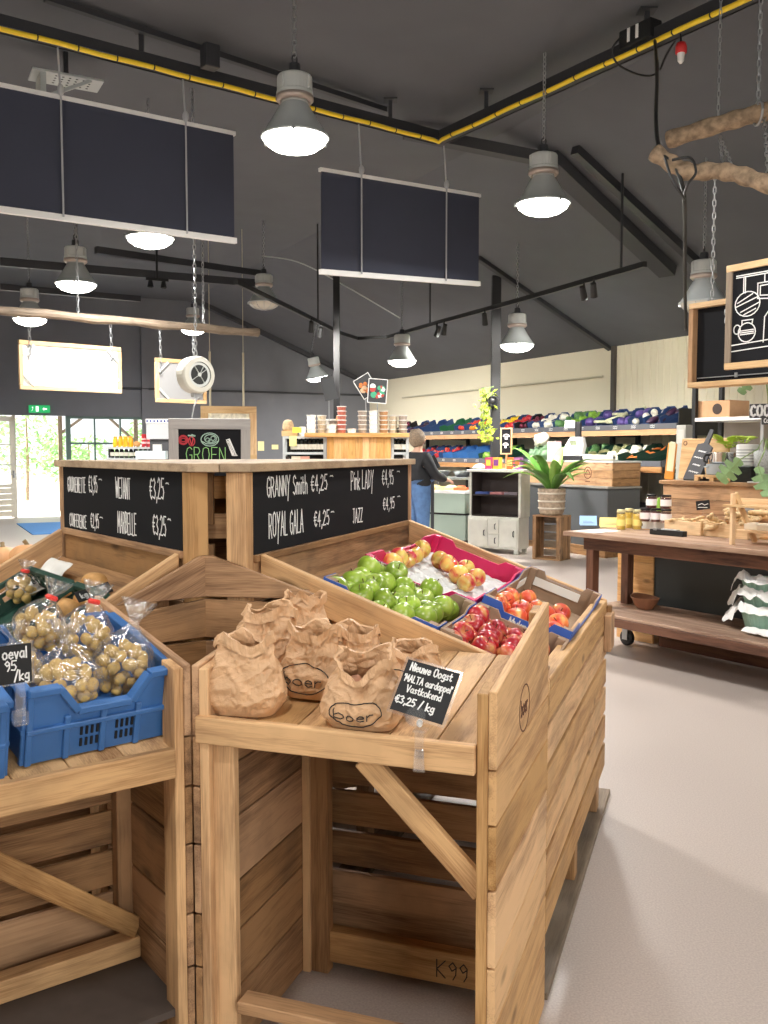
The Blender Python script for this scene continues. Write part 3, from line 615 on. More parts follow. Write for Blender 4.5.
# ------------------------------------------------------------------ wooden pole with white boards, scale dial, framed picture
PY = 10.4
pa = P(-60, 305, PY-.9); pb = P(258, 333, PY+1.6)
t = thing('hanging_pole', 'long rough wooden pole hung on chains at the left', 'pole', (pa+pb)/2)
b = MB(); b.tube([pa+(pb-pa)*(i/14)+Vector((0, 0, .007*sin(i*1.9)))-t.location for i in range(15)], [.05+.006*sin(i*2.3) for i in range(15)], 10); b.build('pole', GREYWOOD, t)
for px in (60, 192):
    f = (px+60)/318; q = pa+(pb-pa)*f; b = MB(); chain(b, q-t.location, Vector((q.x, q.y, FLAT))-t.location, .07); b.build('chain', STEEL, t)
def wboard(px0, py0, px1, py1, label, hang, whitemat):
    def fx(px):
        k = (px-384)/F; d = pb-pa; return (k*pa.y-pa.x)/(d.x-k*d.y)
    f0 = fx(px0); f1 = fx(px1); a = pa+(pb-pa)*f0; e = pa+(pb-pa)*f1
    z1 = P(px0, py0, a.y).z; z0 = P(px0, py1, a.y).z; X = Vector((e.x-a.x, e.y-a.y, 0)); w = X.length; h = z1-z0
    t = thing('hanging_board', label, 'board', (a.x, a.y, z0), atan2(X.y, X.x))
    b = MB(); b.box((w/2, 0, .02), (w, .035, .045)); b.box((w/2, 0, h-.02), (w, .035, .045)); b.box((.02, 0, h/2), (.045, .035, h-.09)); b.box((w-.02, 0, h/2), (.045, .035, h-.09)); b.build('frame', FRAMEWOOD, t, bevel=.003)
    b = MB(); b.box((w/2, .004, h/2), (w-.07, .012, h-.07)); b.build('white_sheet', whitemat, t)
    b = MB()
    for x, z, s, u in ((.04, .04, 1, 1), (w-.04, .04, -1, 1), (.04, h-.04, 1, -1), (w-.04, h-.04, -1, -1)): b.beam((x, -.02, z+u*.12), (x+s*.12, -.02, z), .006, .03, up=(0, 1, 0) if False else (s, 0, u))
    b.build('corner_brace', LAMPGREY, t)
    for x in hang:
        q = (a+X.normalized()*x*w); pz = (pa+(pb-pa)*(f0+(f1-f0)*x)).z
        b = MB(); chain(b, (x*w, -.022, h*.62), (x*w, -.0, pz-z0-.05), .06); b.build('chain', STEEL, t)
WB = mat('translucent_white_board', (245, 245, 242), .6)
wboard(22, 340, 123, 389, 'white board in a thin wooden frame with corner braces, below the pole', (.1, .9), WB)
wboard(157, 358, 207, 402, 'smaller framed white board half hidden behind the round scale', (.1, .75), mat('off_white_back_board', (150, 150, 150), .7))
# round dial of a hanging scale
q = P(196, 375, 9.6); t = thing('hanging_scale', 'round cream dial scale hanging on a chain', 'scale', q, .75)
R = Matrix.Rotation(pi/2, 3, 'X')
b = MB(); b.lathe([(0, -.09), (.17, -.09), (.19, -.07), (.19, .05), (.175, .075), (.13, .08)], 32, R=R); b.build('case', mat('cream_enamel', (206, 204, 192), .4), t, smooth=False, bevel=.003)
b = MB(); b.lathe([(0, .062), (.135, .062)], 28, R=R); b.build('dial', mat('dark_mirror_dial', (60, 62, 62), .15), t)
b = MB(); b.lathe([(.1, .064), (.128, .064), (.128, .066), (.1, .066)], 28, R=R); b.beam((0, -.07, 0), (.05, -.07, .09), .01, .004); b.lathe([(0, .064), (.02, .064), (.02, .075), (0, .075)], 12, R=R)
for k in range(4): b.beam((0, -.066, 0), (.1*cos(k*pi/2+.6), -.066, .1*sin(k*pi/2+.6)), .02, .004)
b.build('dial_marks', mat('pale_dial_marks', (200, 204, 200), .4), t)
b = MB(); chain(b, (0, 0, .2), (0, 0, FLAT-q.z), .06); b.build('chain', STEEL, t)
b = MB(); b.box((0, 0, -.2), (.09, .06, .05)); b.tube([(0, 0, -.22), (0, 0, -.27), (-.03, 0, -.32), (-.06, 0, -.45), (-.05, 0, -.6)], .008); b.build('hook', STEEL, t)
# framed picture on conduits
q = P(229, 434, 15.5); t = thing('framed_picture', 'map-like picture in a wide pale wooden frame behind the grey sandwich board', 'picture', q, .3)
b = MB()
b.box((0, 0, .4), (.92, .04, .12)); b.box((0, 0, -.4), (.92, .04, .12)); b.box((-.4, 0, 0), (.12, .04, .7)); b.box((.4, 0, 0), (.12, .04, .7)); b.build('frame', FRAMEWOOD, t, bevel=.004)
b = MB(); b.box((0, .005, 0), (.7, .015, .7)); b.build('print', mat('faded_map_print', (228, 222, 200), .7, noise_amt=.3, nscale=14), t)
for x in (-.3, .25):
    b = MB(); b.tube([(x, .02, .45), (x, .02, 1.35)], .018); b.tube([(x, .02, 1.3), (x, .02, ceil_z(q)-q.z)], .006); b.build('hanging_rod', mat('cream_pipe', (206, 198, 172), .6), t)
# ================================================================== THE DISPLAY ISLAND
# ---- centre stand carrying the two price boards
ct = thing('price_board_stand', 'wooden centre stand with two long chalkboards under a plank top', 'stand', (-.45, 3.2, 0))
CO = Vector(ct.location); C = lambda p: Vector(p)-CO
ZT, ZB = 1.485, 1.235
def board_frame(fr, v, u0, u1, sgn, zb, zt):
    """a chalkboard standing at v, facing sgn*v"""
    nn = fr.v*sgn
    b = MB(); b.prism([C(fr.at(v, u0, zb)), C(fr.at(v, u1, zb)), C(fr.at(v, u1, zt)), C(fr.at(v, u0, zt))], -nn*.018, gx=fr.u); o = b.build('chalkboard', BLACKBOARD, ct)
    b = MB(); b.beam(C(fr.at(v, u0, zb-.012))-nn*.004, C(fr.at(v, u1, zb-.012))-nn*.004, .03, .022); b.build('ledge', PINE_OLD, ct, bevel=.002)
    b = MB(); b.beam(C(fr.at(v, u0, zb-.085))-nn*.01, C(fr.at(v, u1, zb-.085))-nn*.01, .022, .125); b.beam(C(fr.at(v, u0, zb-.215))-nn*.01, C(fr.at(v, u1, zb-.215))-nn*.01, .022, .125); b.build('backing_board', PINE_OLD, ct, bevel=.002)
    b = MB(); b.prism([C(fr.at(v, u1, 0)), C(fr.at(v, u1+.05, 0)), C(fr.at(v, u1+.05, zt)), C(fr.at(v, u1, zt))], -nn*.07); b.build('post', PINE_OLD, ct, bevel=.003)
    return o
cbR = board_frame(FR, -.885, .622, 2.12, 1, ZB, ZT)
UL0, UL1, VL = .61, 1.70, .265
cbL = board_frame(FL, VL, UL0, UL1, -1, 1.246, ZT)
# near posts: one on each wing
b = MB(); b.prism([C(FR.at(-.885, .575, 0)), C(FR.at(-.885, .622, 0)), C(FR.at(-.952, .622, 0)), C(FR.at(-.952, .575, 0))], (0, 0, ZT), gx=(0, 0, 1)); b.build('post', PINE, ct, bevel=.003)
b = MB(); b.prism([C(FL.at(VL, UL0-.05, 0)), C(FL.at(VL, UL0, 0)), C(FL.at(VL+.062, UL0, 0)), C(FL.at(VL+.062, UL0-.05, 0))], (0, 0, ZT), gx=(0, 0, 1)); b.build('post', PINE, ct, bevel=.003)
# little boards in the gap between the posts
gR = FR.at(-.95, .64); gL = FL.at(VL+.07, UL0-.005)
for z0, z1 in [(1.40, 1.47), (1.275, 1.355), (1.05, 1.20)]:
    b = MB(); b.beam(C(gL)+Vector((0, .05, (z0+z1)/2)), C(gR)+Vector((0, .05, (z0+z1)/2)), .02, z1-z0); b.build('gap_board', PINE, ct, bevel=.002)
for s in (gL+Vector((.012, .03, 0)), gR+Vector((-.012, .03, 0))):
    b = MB(); b.box(C(s)+Vector((0, 0, 1.40)), (.024, .03, .16)); b.box(C(s)+Vector((0, 0, 1.22)), (.024, .03, .08)); b.build('gap_cleat', PINE_OLD, ct, bevel=.002)
# plank lid
fa = FR.at(2.17, 0)  # unused anchor keeps the frame readable
lid = [FL.at(VL-.02, UL0-.08), FR.at(-.865, .57), FR.at(-.865, 2.17), FL.at(VL-.02, UL1+.05)]
b = MB(); mid0 = (lid[0]+lid[1])/2; mid1 = (lid[2]+lid[3])/2
b.prism([C(lid[0])+Z3*ZT, C(mid0)+Z3*ZT, C(mid1)+Z3*ZT, C(lid[3])+Z3*ZT], (0, 0, .026), gx=mid1-mid0)
b.prism([C(mid0)+Z3*ZT+Vector((.002, 0, 0)), C(lid[1])+Z3*ZT, C(lid[2])+Z3*ZT, C(mid1)+Z3*ZT+Vector((.002, 0, 0))], (0, 0, .026), gx=mid1-mid0)
b.build('lid', wood('greyed_lid_boards', (184, 160, 130), (140, 116, 92), .4, grime=.4), ct, bevel=.002)
b = MB(); q0 = FL.at(VL+.02, UL1+.02); q1 = FR.at(-.9, 2.14)
for k in range(9): b.beam(C(q0)+Z3*(.1+k*.15), C(q1)+Z3*(.1+k*.15), .02, .145)
b.build('rear_panel', PINE_OLD, ct, bevel=.002)
# writing, right board
O = lambda v, u, z: C(FR.at(-.885, u, z))
def wr(px0, py0, px1, txt, h, th=.0045):
    b = MB(); h *= .86; py0 += 2; a = FR.onv(px0, py0, -.885); e = FR.onv(px1, py0, -.885); write(b, txt, O(0, a.y, a.z), FR.u, Z3, h, th, fit=e.y-a.y); b.build('chalk_mark' if txt == '~' else 'chalk_writing', CHALK, cbR)
wr(267, 495, 308, 'GRANNY Smith', .072); wr(311, 489, 328, '€4,25', .062); wr(330, 477, 334, '~', .014, .003)
wr(351, 488, 374, 'Pink LADY', .083); wr(382, 483, 394, '€4,95', .07); wr(397, 472, 400.5, '~', .014, .003)
wr(269, 536, 304, 'ROYAL GALA', .088); wr(314, 525, 330, '€4,25', .06); wr(331, 513, 335, '~', .014, .003)
wr(353, 521, 363, 'JAZZ', .062); wr(383, 508, 395, '€4,95', .056); wr(397.5, 497, 401, '~', .014, .003)
O = lambda v, u, z: C(FL.at(VL, u, z))
def wl(px0, py0, px1, txt, h, th=.0045):
    b = MB(); h *= .92; py0 += 1; a = FL.onv(px0, py0, VL); e = FL.onv(px1, py0, VL); write(b, txt, O(0, a.y, a.z), -FL.u, Z3, h, th, fit=abs(e.y-a.y)); b.build('chalk_mark' if txt == '~' else 'chalk_writing', CHALK, cbL)
wl(68, 490, 86, 'GOUDREINETTE', .06, .004); wl(89, 491, 98, '€3,95', .065, .004); wl(99, 481, 103, '~', .012, .003)
wl(116, 496, 131, 'WEJANT', .074); wl(150, 497, 165, '€3,25', .07); wl(166, 486, 170, '~', .014, .003)
wl(70, 524.5, 87, 'CONFERENCE', .052, .004); wl(91, 526, 99.5, '€2,95', .055, .004); wl(100, 519, 104, '~', .012, .003)
wl(118, 531, 137, 'MARBELLE', .078); wl(153, 533, 167, '€3,25', .066); wl(168, 522, 172, '~', .014, .003)

# ---- a wing of the island: sloping deck between its chalkboard and a low outer rail
def wing(name, label, fr, vb, vo, u0, u1, zb, zo, outer):
    """vb: board side, vo: outer side; zb/zo rail heights there"""
    t = thing(name, label, 'display stand', fr.at((vb+vo)/2, (u0+u1)/2), fr.rz)
    cv, cu = (vb+vo)/2, (u0+u1)/2; sg = 1 if vo > vb else -1
    Lc = lambda v, u, z: Vector((v-cv, u-cu, z))
    sl = (zo-zb)/(vo-vb); zz = lambda v: zb+sl*(v-vb)
    # end rails
    for nm, ua, ub in (('end_rail', u0, u0+.028), ('end_rail', u1-.028, u1)):
        b = MB(); b.prism([Lc(vb, ua, zz(vb)-.105), Lc(vo, ua, zz(vo)-.105), Lc(vo, ua, zz(vo)), Lc(vb, ua, zz(vb))], (0, ub-ua, 0)); b.build(nm, PINE, t, bevel=.003)
    # deck planks run along u
    b = MB(); n = 6; w = (vo-vb)/n
    for k in range(n):
        va = vb+w*k+.004*sg; vc = vb+w*(k+1)-.004*sg
        b.prism([Lc(va, u0+.03, zz(va)-.125), Lc(vc, u0+.03, zz(vc)-.125), Lc(vc, u0+.03, zz(vc)-.105), Lc(va, u0+.03, zz(va)-.105)], (0, u1-u0-.06, 0), gx=(0, 1, 0))
    b.build('deck', PINE_OLD, t, bevel=.002)
    # outer side: rail and slats
    b = MB(); b.b2(Lc(vo-.055*sg, u0+.03, zo-.03), Lc(vo-.0*sg, u1-.0, zo)); b.build('top_rail', PINE, t, bevel=.003)
    b = MB(); z = zo-.032
    b.b2(Lc(vo-.02*sg, u0, z-.085), Lc(vo, u1, z)); z -= .1
    for k in range(5):
        b.b2(Lc(vo-.02*sg, u0, z-.101), Lc(vo, u1, z)); z -= .121
    b.build('slatted_side', PINE, t, bevel=.0025)
    for uu in (u0+.03, cu, u1-.08):
        b = MB(); b.b2(Lc(vo-.075*sg, uu, .02), Lc(vo-.022*sg, uu+.07, zo-.14)); b.build('leg', PINE_OLD, t, bevel=.003)
        b = MB(); b.b2(Lc(vb+.02*sg, uu, .02), Lc(vb+.07*sg, uu+.07, zb-.14)); b.build('leg', PINE_OLD, t, bevel=.003)
    b = MB(); b.b2(Lc(vo-.14*sg, u0+.02, 0), Lc(vo+.004*sg, u1+(.22 if outer else 0), .02)); b.build('skid', GREYWOOD, t, bevel=.002)
    b = MB(); b.b2(Lc(vb+.02*sg, u0+.02, 0), Lc(vb+.14*sg, u1, .02)); b.build('skid', GREYWOOD, t, bevel=.002)
    # near and far end panels of horizontal boards
    for ua, rows in ((u0+.03, [(.09, .275), (.297, .40), (.422, .525), (.547, .68), (.70, .80), (.815, .91), (.92, 1.01), (1.02, 1.1)]), (u1-.05, [(.1, .22), (.235, .355), (.37, .49), (.505, .625), (.64, .76), (.775, .9), (.91, 1.0), (1.01, 1.1)])):
        b = MB()
        for z0, z1 in rows:
            vs = vb; ve = vo-.03*sg
            if z1 > zz(ve)-.13: ve = max(vb*sg+.05, (vb+(z1+.13-zb)/sl)*sg)*sg if False else vb+(z1+.125-zb)/sl
            if (ve-vb)*sg < .06: continue
            b.b2(Lc(vs, ua, z0), Lc(ve, ua+.018, z1))
        b.build('end_panel', PINE_OLD, t, bevel=.002)
    if outer:
        b = MB(); b.b2(Lc(vo+.001, u1-.12, zo-.2), Lc(vo+.03, u1+.02, zo-.05)); b.b2(Lc(vo+.001, u1-.03, zo-.06), Lc(vo+.022, u1, zo-.02)); b.build('grab_block', PINE_OLD, t, bevel=.004)
    return t
wing('apple_stand', 'pine stand with slatted side and sloping deck holding the apple trays', FR, -.875, 0.0, .645, 2.13, 1.235, .918, True)
SR = (.918-1.235)/.875
wing('pear_stand', 'pine stand with sloping deck holding dark green crates below the left chalkboard', FL, VL-.012, -.34, .61, 1.72, 1.24, .915, False)
SLF = (.915-1.24)/(-.34-(VL-.012))
# infill boards between the two wings behind the bins (the concave corner)
t = thing('corner_infill', 'plank corner wall closing the gap between the two display wings', 'panel', (-.43, 2.55, 0))
o0 = Vector(t.location)
iR = Fr((.235, 1.9), 19.5); 
def meet():
    # vertical line where the two end planes meet
    a = FR.at(0, .57); d1 = FR.v; e = FL.at(0, .555); d2 = FL.v
    den = d1.x*d2.y-d1.y*d2.x; w = e-a; k = (w.x*d2.y-w.y*d2.x)/den; return a+d1*k
M0 = meet()
rowsI = [(.12, .50), (.52, .66), (.68, .82), (.845, .98), (.99, 1.105)]
b = MB(); vR = FR.loc(M0).x
for z0, z1 in rowsI:
    b.prism([FR.at(vR, .57, z0)-o0, FR.at(-.732, .57, z0)-o0, FR.at(-.732, .57, z1)-o0, FR.at(vR, .57, z1)-o0], -FR.u*.018)
b.prism([FR.at(vR, .57, 1.112)-o0, FR.at(-.62, .57, 1.125)-o0, FR.at(vR+.03, .57, 1.235)-o0, FR.at(vR, .57, 1.235)-o0], -FR.u*.018)
b.build('right_boards', PINE_OLD, t, bevel=.002)
b = MB(); vL = FL.loc(M0).x
for z0, z1 in rowsI:
    b.prism([FL.at(vL, .555, z0)-o0, FL.at(.006, .555, z0)-o0, FL.at(.006, .555, min(z1, 1.075))-o0, FL.at(vL, .555, z1)-o0], -FL.u*.018)
b.prism([FL.at(vL, .555, 1.112)-o0, FL.at(.03, .555, 1.112)-o0, FL.at(vL-.02, .555, 1.235)-o0, FL.at(vL, .555, 1.235)-o0], -FL.u*.018)
b.build('left_boards', PINE_OLD, t, bevel=.002)

# ---- the bins in front of the wings
def bin_(name, label, fr, x0, x1, D, zs0, zs1, zl0, zl1, deck0, deck1, brace, low, right_outer, inner=None):
    """x0..x1 width (v), D depth; side tops zs0->zs1; lip zl0..zl1; deck height front/back"""
    t = thing(name, label, 'display bin', fr.at((x0+x1)/2, D/2), fr.rz); cx, cy = (x0+x1)/2, D/2
    Lc = lambda v, u, z: Vector((v-cx, u-cy, z))
    sl = (zs1-zs0)/D
    for side, xo, sg in (('left', x0, 1), ('right', x1, -1)):
        b = MB(); z = 0
        hs = [.17, .15, .13, .17, .14, .12]; acc = [0]
        for h in hs: acc.append(acc[-1]+h)
        for k, h in enumerate(hs):
            z0, z1 = acc[k]+.0015, acc[k+1]-.0015
            b.b2(Lc(xo, 0, z0+.001), Lc(xo+.018*sg, D, z1-.001))
        zt = acc[-1]+.0015
        b.prism([Lc(xo, 0, zt), Lc(xo, D, zt), Lc(xo, D, zs1), Lc(xo, 0, zs0)], (.018*sg, 0, 0))
        b.build('side_panel', PINE if side == right_outer else PINE_OLD, t, bevel=.002)
        # battens inside the panel, front and back
        b = MB(); b.prism([Lc(xo+.019*sg, .0, 0), Lc(xo+.019*sg, .07, 0), Lc(xo+.019*sg, .07, zs0-.006+sl*.07), Lc(xo+.019*sg, .0, zs0-.006)], (.024*sg, 0, 0), gx=(0, 0, 1)); b.build('corner_batten', PINE, t, bevel=.002)
        b = MB(); b.prism([Lc(xo+.019*sg, D-.07, 0), Lc(xo+.019*sg, D, 0), Lc(xo+.019*sg, D, zs1-.01), Lc(xo+.019*sg, D-.07, zs1-.01-sl*.07)], (.024*sg, 0, 0), gx=(0, 0, 1)); b.build('corner_batten', PINE, t, bevel=.002)
    # legs that carry the lip
    for xo, w in ((x0+.03, .066), ):
        if right_outer == 'right':
            b = MB(); b.b2(Lc(xo, .024, 0), Lc(xo+w, .05, zl0+.03)); b.build('leg', PINE, t, bevel=.003)
    ru = D-.06 if inner is None else inner
    for xa in (x0+(.002 if inner is None else .045), x1-.056 if inner else x1-.1):
        b = MB(); b.b2(Lc(xa+(.04 if inner is None else 0), ru, 0), Lc(xa+(.095 if inner is None else .054), ru+.04, deck0+(deck1-deck0)*ru/D-.03)); b.build('rear_leg', PINE_OLD, t, bevel=.003)
    if inner:
        for z0, z1 in ((.225, .368), (.386, .482), (.50, .59), (.612, .70), (.715, .80)):
            b = MB(); b.b2(Lc(x0+.02, ru+.045, z0), Lc(x1-.019, ru+.06, z1)); b.build('back_slat', PLY if z0 < .3 else PINE_OLD, t, bevel=.002)
        b = MB(); b.b2(Lc(x0+.02, .02, .20), Lc(x1-.019, ru+.1, .218)); b.build('floor_shade_board', mat('shaded_floor_brown', (74, 64, 58), .7, noise_amt=.1, nscale=20), t)  # added dark board, its colour stands in for the shaded floor below
    b = MB(); b.b2(Lc(x0+.014, -.012, zl0), Lc(x1-.045, .014, zl1)); lip = b.build('front_lip', PINE, t, bevel=.004)
    n = 6; w = (x1-x0-.06)/n; b = MB(); dz = (deck1-deck0)/(D-.02)
    for k in range(n):
        a = x0+.03+w*k+.0015; c = x0+.03+w*(k+1)-.0015
        b.prism([Lc(a, .016, deck0), Lc(c, .016, deck0), Lc(c, .016, deck0-.018), Lc(a, .016, deck0-.018)], (0, D-.02, (deck1-deck0)), gx=(0, 1, 0))
    b.build('deck', PINE, t, bevel=.0015)
    b = MB(); b.beam(Lc(*brace[0]), Lc(*brace[1]), .022, .052, up=(0, 0, 1)); b.build('diagonal_brace', PINE, t, bevel=.003)
    b = MB(); b.b2(Lc(x0+.05, D-.045, .03), Lc(x1-.045, D+.0, .125)) if inner is None else b.b2(Lc(x0+.05, ru-.055, .219), Lc(x1-.019, ru-.001, .275)); back = b.build('rear_beam', PINE, t, bevel=.003)
    b = MB(); b.b2(Lc(x0+.11, .0, low-.03), Lc(x1-.045, .055, low)); b.build('front_stretcher', PINE_OLD, t, bevel=.003)
    return t, Lc, lip, back
bagbin, LB, _, bk = bin_('bag_bin', 'pine bin with paper bags on its deck, open underneath, nearest on the right', FR, -.727, 0.0, .64, 1.048, 1.138, .868, .932, .918, .985, ((-.31, .035, .865), (-.035, .035, .60)), .255, 'right')
b = MB(); q = LB(-.30, .594, .05); write(b, 'K99', q, (1, 0, 0), Z3, .05, .003, jit=.4); b.build('marker_writing', INK, bk)
b = MB(); q = LB(.0, .30, .925)
pl, w = strokes('boer', .036, 1.6); ribbon(b, pl, q+Vector((0, -w/2, 0)), (0, 1, 0), Z3, .006)
ribbon(b, [circle(0, .0, .062, .055, 24)], q+Vector((0, 0, .012)), (0, 1, 0), Z3, .0035)
b.build('burnt_stamp', mat('burnt_brown_stamp', (96, 58, 40), .8), bagbin)['label'] = 'brown stamp reading boer in an oval'
potbin, LP, _, bk2 = bin_('potato_bin', 'pine bin carrying blue crates of bagged potatoes, open underneath, at the left', FL, -.80, 0.0, .585, 1.05, 1.14, .79, .86, .85, .955, ((-.66, .035, .85), (-.022, .31, .29)), .10, 'left', inner=.34)

# ================================================================== FRUIT ON THE RIGHT WING
zR = lambda v, l=0: 1.235+SR*(v+.875)-.105+l       # deck surface
def tray(name, label, v0, v1, u0, u1, h, mo, mi, wallh=None):
    """an open fruit box lying on the sloping deck; its walls stand square to the deck"""
    vm = (v0+v1)/2; t = thing(name, label, 'fruit box', FR.at(vm, (u0+u1)/2, zR(vm, .004)), FR.rz)
    t.rotation_euler = (0, atan(-SR), FR.rz)
    w = (v1-v0)/cos(atan(SR)); d = u1-u0
    b = MB(); b.box((0, 0, .003), (w, d, .005)); b.build('base', mi, t)
    def wall(x0, y0, x1, y1, notch=True, hh=h):
        a = Vector((x0, y0, 0)); e = Vector((x1, y1, 0)); X = (e-a).normalized(); L = (e-a).length; n = Vector((-X.y, X.x, 0))
        k = .10 if notch else 0
        pr = [(0, 0), (L, 0), (L, hh), (L*.80, hh), (L*.74, hh*.78), (L*.26, hh*.78), (L*.20, hh), (0, hh)] if notch else [(0, 0), (L, 0), (L, hh), (0, hh)]
        m = MB(); m.prism([a+X*p[0]+Z3*p[1] for p in pr], n*.006); return m, a, X, n, L
    for args in ((-w/2, -d/2, w/2, -d/2), (w/2, -d/2, w/2, d/2), (w/2, d/2, -w/2, d/2), (-w/2, d/2, -w/2, -d/2)):
        m, a, X, n, L = wall(*args, notch=True); sd = m.build('side', mi, t, bevel=.001)
        m2, *_ = wall(*args, notch=True)
        mm = MB(); mm.prism([a+X*p[0]+Z3*p[1]-n*.0025 for p in [(0, .0), (L, .0), (L, h), (L*.80, h), (L*.74, h*.78), (L*.26, h*.78), (L*.20, h), (0, h)]], -n*-.002 if False else n*.002); mm.build('printed_face', mo, sd)
        # folded corner posts
    for sx in (-1, 1):
        for sy in (-1, 1): b = MB(); b.box((sx*(w/2-.02), sy*(d/2-.02), h/2), (.028, .028, h)); b.build('corner_post', mi, t, bevel=.002)
    return t
HB = .105
tray('granny_smith_box', 'cardboard box with a blue edge full of green apples', -.715, -.36, .685, 1.14, .10, BLUECARD, CARD)
tray('pink_lady_box', 'magenta cardboard box with a pale liner and a single row of apples', -.76, -.37, 1.155, 2.02, .10, PINKCARD, PINKCARD)
tray('royal_gala_box', 'cardboard box of dark red apples beside the bin panel', -.35, -.055, .685, 1.17, .10, CARD, CARD)
jz = tray('jazz_apple_box', 'blue edged cardboard box of orange red apples against the far rail', -.35, -.055, 1.185, 2.03, .125, BLUECARD, CARD)
b = MB(); b.box((-.02, .40, .075), (.2, .004, .035)); b.box((-.145, .25, .075), (.004, .16, .03)); b.build('white_label', WHITECARD, jz)
b = MB(); pl, w = strokes('Mylene', .024, 1.4); ribbon(b, pl, Vector((-.05, -.4275, .066)), (1, 0, 0), Z3, .004); b.build('printed_name', WHITECARD, jz)
# blue flap between the two nearer boxes and the jazz box
def apple_mat(name, c1, c2, c3, blush):
    if name in MC: return MC[name]
    m = bpy.data.materials.new(name); m.use_nodes = True; N = m.node_tree.nodes; Lk = m.node_tree.links; b = N['Principled BSDF']
    tc = N.new('ShaderNodeTexCoord'); mp = N.new('ShaderNodeMapping'); mp.inputs['Scale'].default_value = (30, 30, 9); Lk.new(tc.outputs['Object'], mp.inputs[0])
    oi = N.new('ShaderNodeObjectInfo'); 
    va = N.new('ShaderNodeVectorMath'); va.operation = 'ADD'; Lk.new(mp.outputs[0], va.inputs[0])
    cb = N.new('ShaderNodeCombineXYZ'); mu = N.new('ShaderNodeMath'); mu.operation = 'MULTIPLY'; mu.inputs[1].default_value = 40; Lk.new(oi.outputs['Random'], mu.inputs[0]); Lk.new(mu.outputs[0], cb.inputs[0]); Lk.new(cb.outputs[0], va.inputs[1])
    nz = N.new('ShaderNodeTexNoise'); nz.inputs['Scale'].default_value = .9; nz.inputs['Detail'].default_value = 3; Lk.new(va.outputs[0], nz.inputs['Vector'])
    rp = N.new('ShaderNodeValToRGB'); e = rp.color_ramp.elements; e[0].position = .5-blush*.5; e[0].color = lin(c1); e[1].position = .5+blush*.5; e[1].color = lin(c3); x = e.new(.5); x.color = lin(c2); Lk.new(nz.outputs['Fac'], rp.inputs[0])
    hs = N.new('ShaderNodeHueSaturation'); r = N.new('ShaderNodeMapRange'); r.inputs[3].default_value = .8; r.inputs[4].default_value = 1.2; Lk.new(oi.outputs['Random'], r.inputs[0]); Lk.new(r.outputs[0], hs.inputs['Value']); Lk.new(rp.outputs[0], hs.inputs['Color'])
    Lk.new(hs.outputs[0], b.inputs['Base Color']); b.inputs['Roughness'].default_value = .28; b.inputs['Coat Weight'].default_value = .25; b.inputs['Coat Roughness'].default_value = .15
    MC[name] = m; return m
AG = apple_mat('green_apple_skin', (122, 152, 40), (146, 174, 62), (174, 196, 90), .4)
AP = apple_mat('pink_and_yellow_apple_skin', (228, 206, 106), (232, 176, 92), (216, 66, 76), .24)
AR = apple_mat('deep_red_apple_skin', (226, 176, 110), (190, 40, 50), (122, 22, 42), .5)
AJ = apple_mat('orange_red_apple_skin', (236, 178, 92), (224, 96, 62), (204, 60, 50), .36)
def apple_proto(name, m, R=.038):
    b = MB(); pr = []
    for i in range(19):
        a = -pi/2+pi*i/18; r = R*1.04*cos(a)**.82 if cos(a) > 1e-6 else 0; z = R*.93*sin(a)
        dent = math.exp(-(r/(R*.36))**2); z -= math.copysign(.34*R*dent, sin(a)) * (1 if sin(a) > 0 else .6)
        r *= 1+.05*sin(a); pr.append((max(r, 0), z))
    b.lathe(pr, 20); o = b.build(name, m, None, smooth=True)
    for v in o.data.vertices:
        q = atan2(v.co.y, v.co.x); v.co.x *= 1+.03*sin(q*5)*max(0, -v.co.z/R); v.co.z *= 1+.03*sin(q*3)
    s = MB(); s.tube([(0, 0, R*.5), (.001, 0, R*.8), (.004, .002, R*1.12)], [.0016, .0012, .0018], 5); s.build('stem', mat('apple_stem', (92, 66, 40), .8), o)
    return o
def fill(proto, pts, v0, v1, u0, u1, lift, R, label, group, first):
    P3 = []
    for px, py in pts:
        z0 = 1.235+SR*.875-.105+lift; q = FR.plane(px, py, z0, SR); P3.append(Vector((min(max(q.x, v0+R), v1-R), min(max(q.y, u0+R), u1-R), 0)))
    n = len(P3); hh = [0.0]*n
    for it in range(60):
        for i in range(n):
            for j in range(i):
                d = P3[i]-P3[j]; d.z = 0; L = d.length
                if L < 1e-5: d = Vector((.001, .0007, 0)); L = d.length
                if L < 2*R*.97:
                    k = (2*R*.97-L)/2*.5; P3[i] += d/L*k; P3[j] -= d/L*k
        for q in P3: q.x = min(max(q.x, v0+R), v1-R); q.y = min(max(q.y, u0+R), u1-R)
    # those still overlapping a neighbour ride up on it
    order = sorted(range(n), key=lambda i: random.random()); placed = []
    for i in order:
        z = 0
        for j in placed:
            d = (P3[i]-P3[j]).xy.length
            if d < 2*R*.99: z = max(z, hh[j]+sqrt(max(0, (2*R*.985)**2-d*d)) if d < 2*R*.8 else hh[j]*0+sqrt(max(0, (2*R*.99)**2-d*d))*.8)
        hh[i] = min(z, R*1.5); placed.append(i)
    for i in range(n):
        q = P3[i]; p = FR.at(q.x, q.y, zR(q.x, lift+hh[i]))
        rot = (random.uniform(-.9, .9), random.uniform(-.9, .9), random.uniform(0, 6))
        if i == 0: o = proto; o.location = p; o.rotation_euler = rot
        else: o = dup(proto, p, rot)
        sc = random.uniform(.94, 1.05); o.scale = (sc, sc, sc); tag(o, label, 'apple', group)
c3 = lambda L: [(300+x/2.4, 510+y/2.4) for x, y in L]
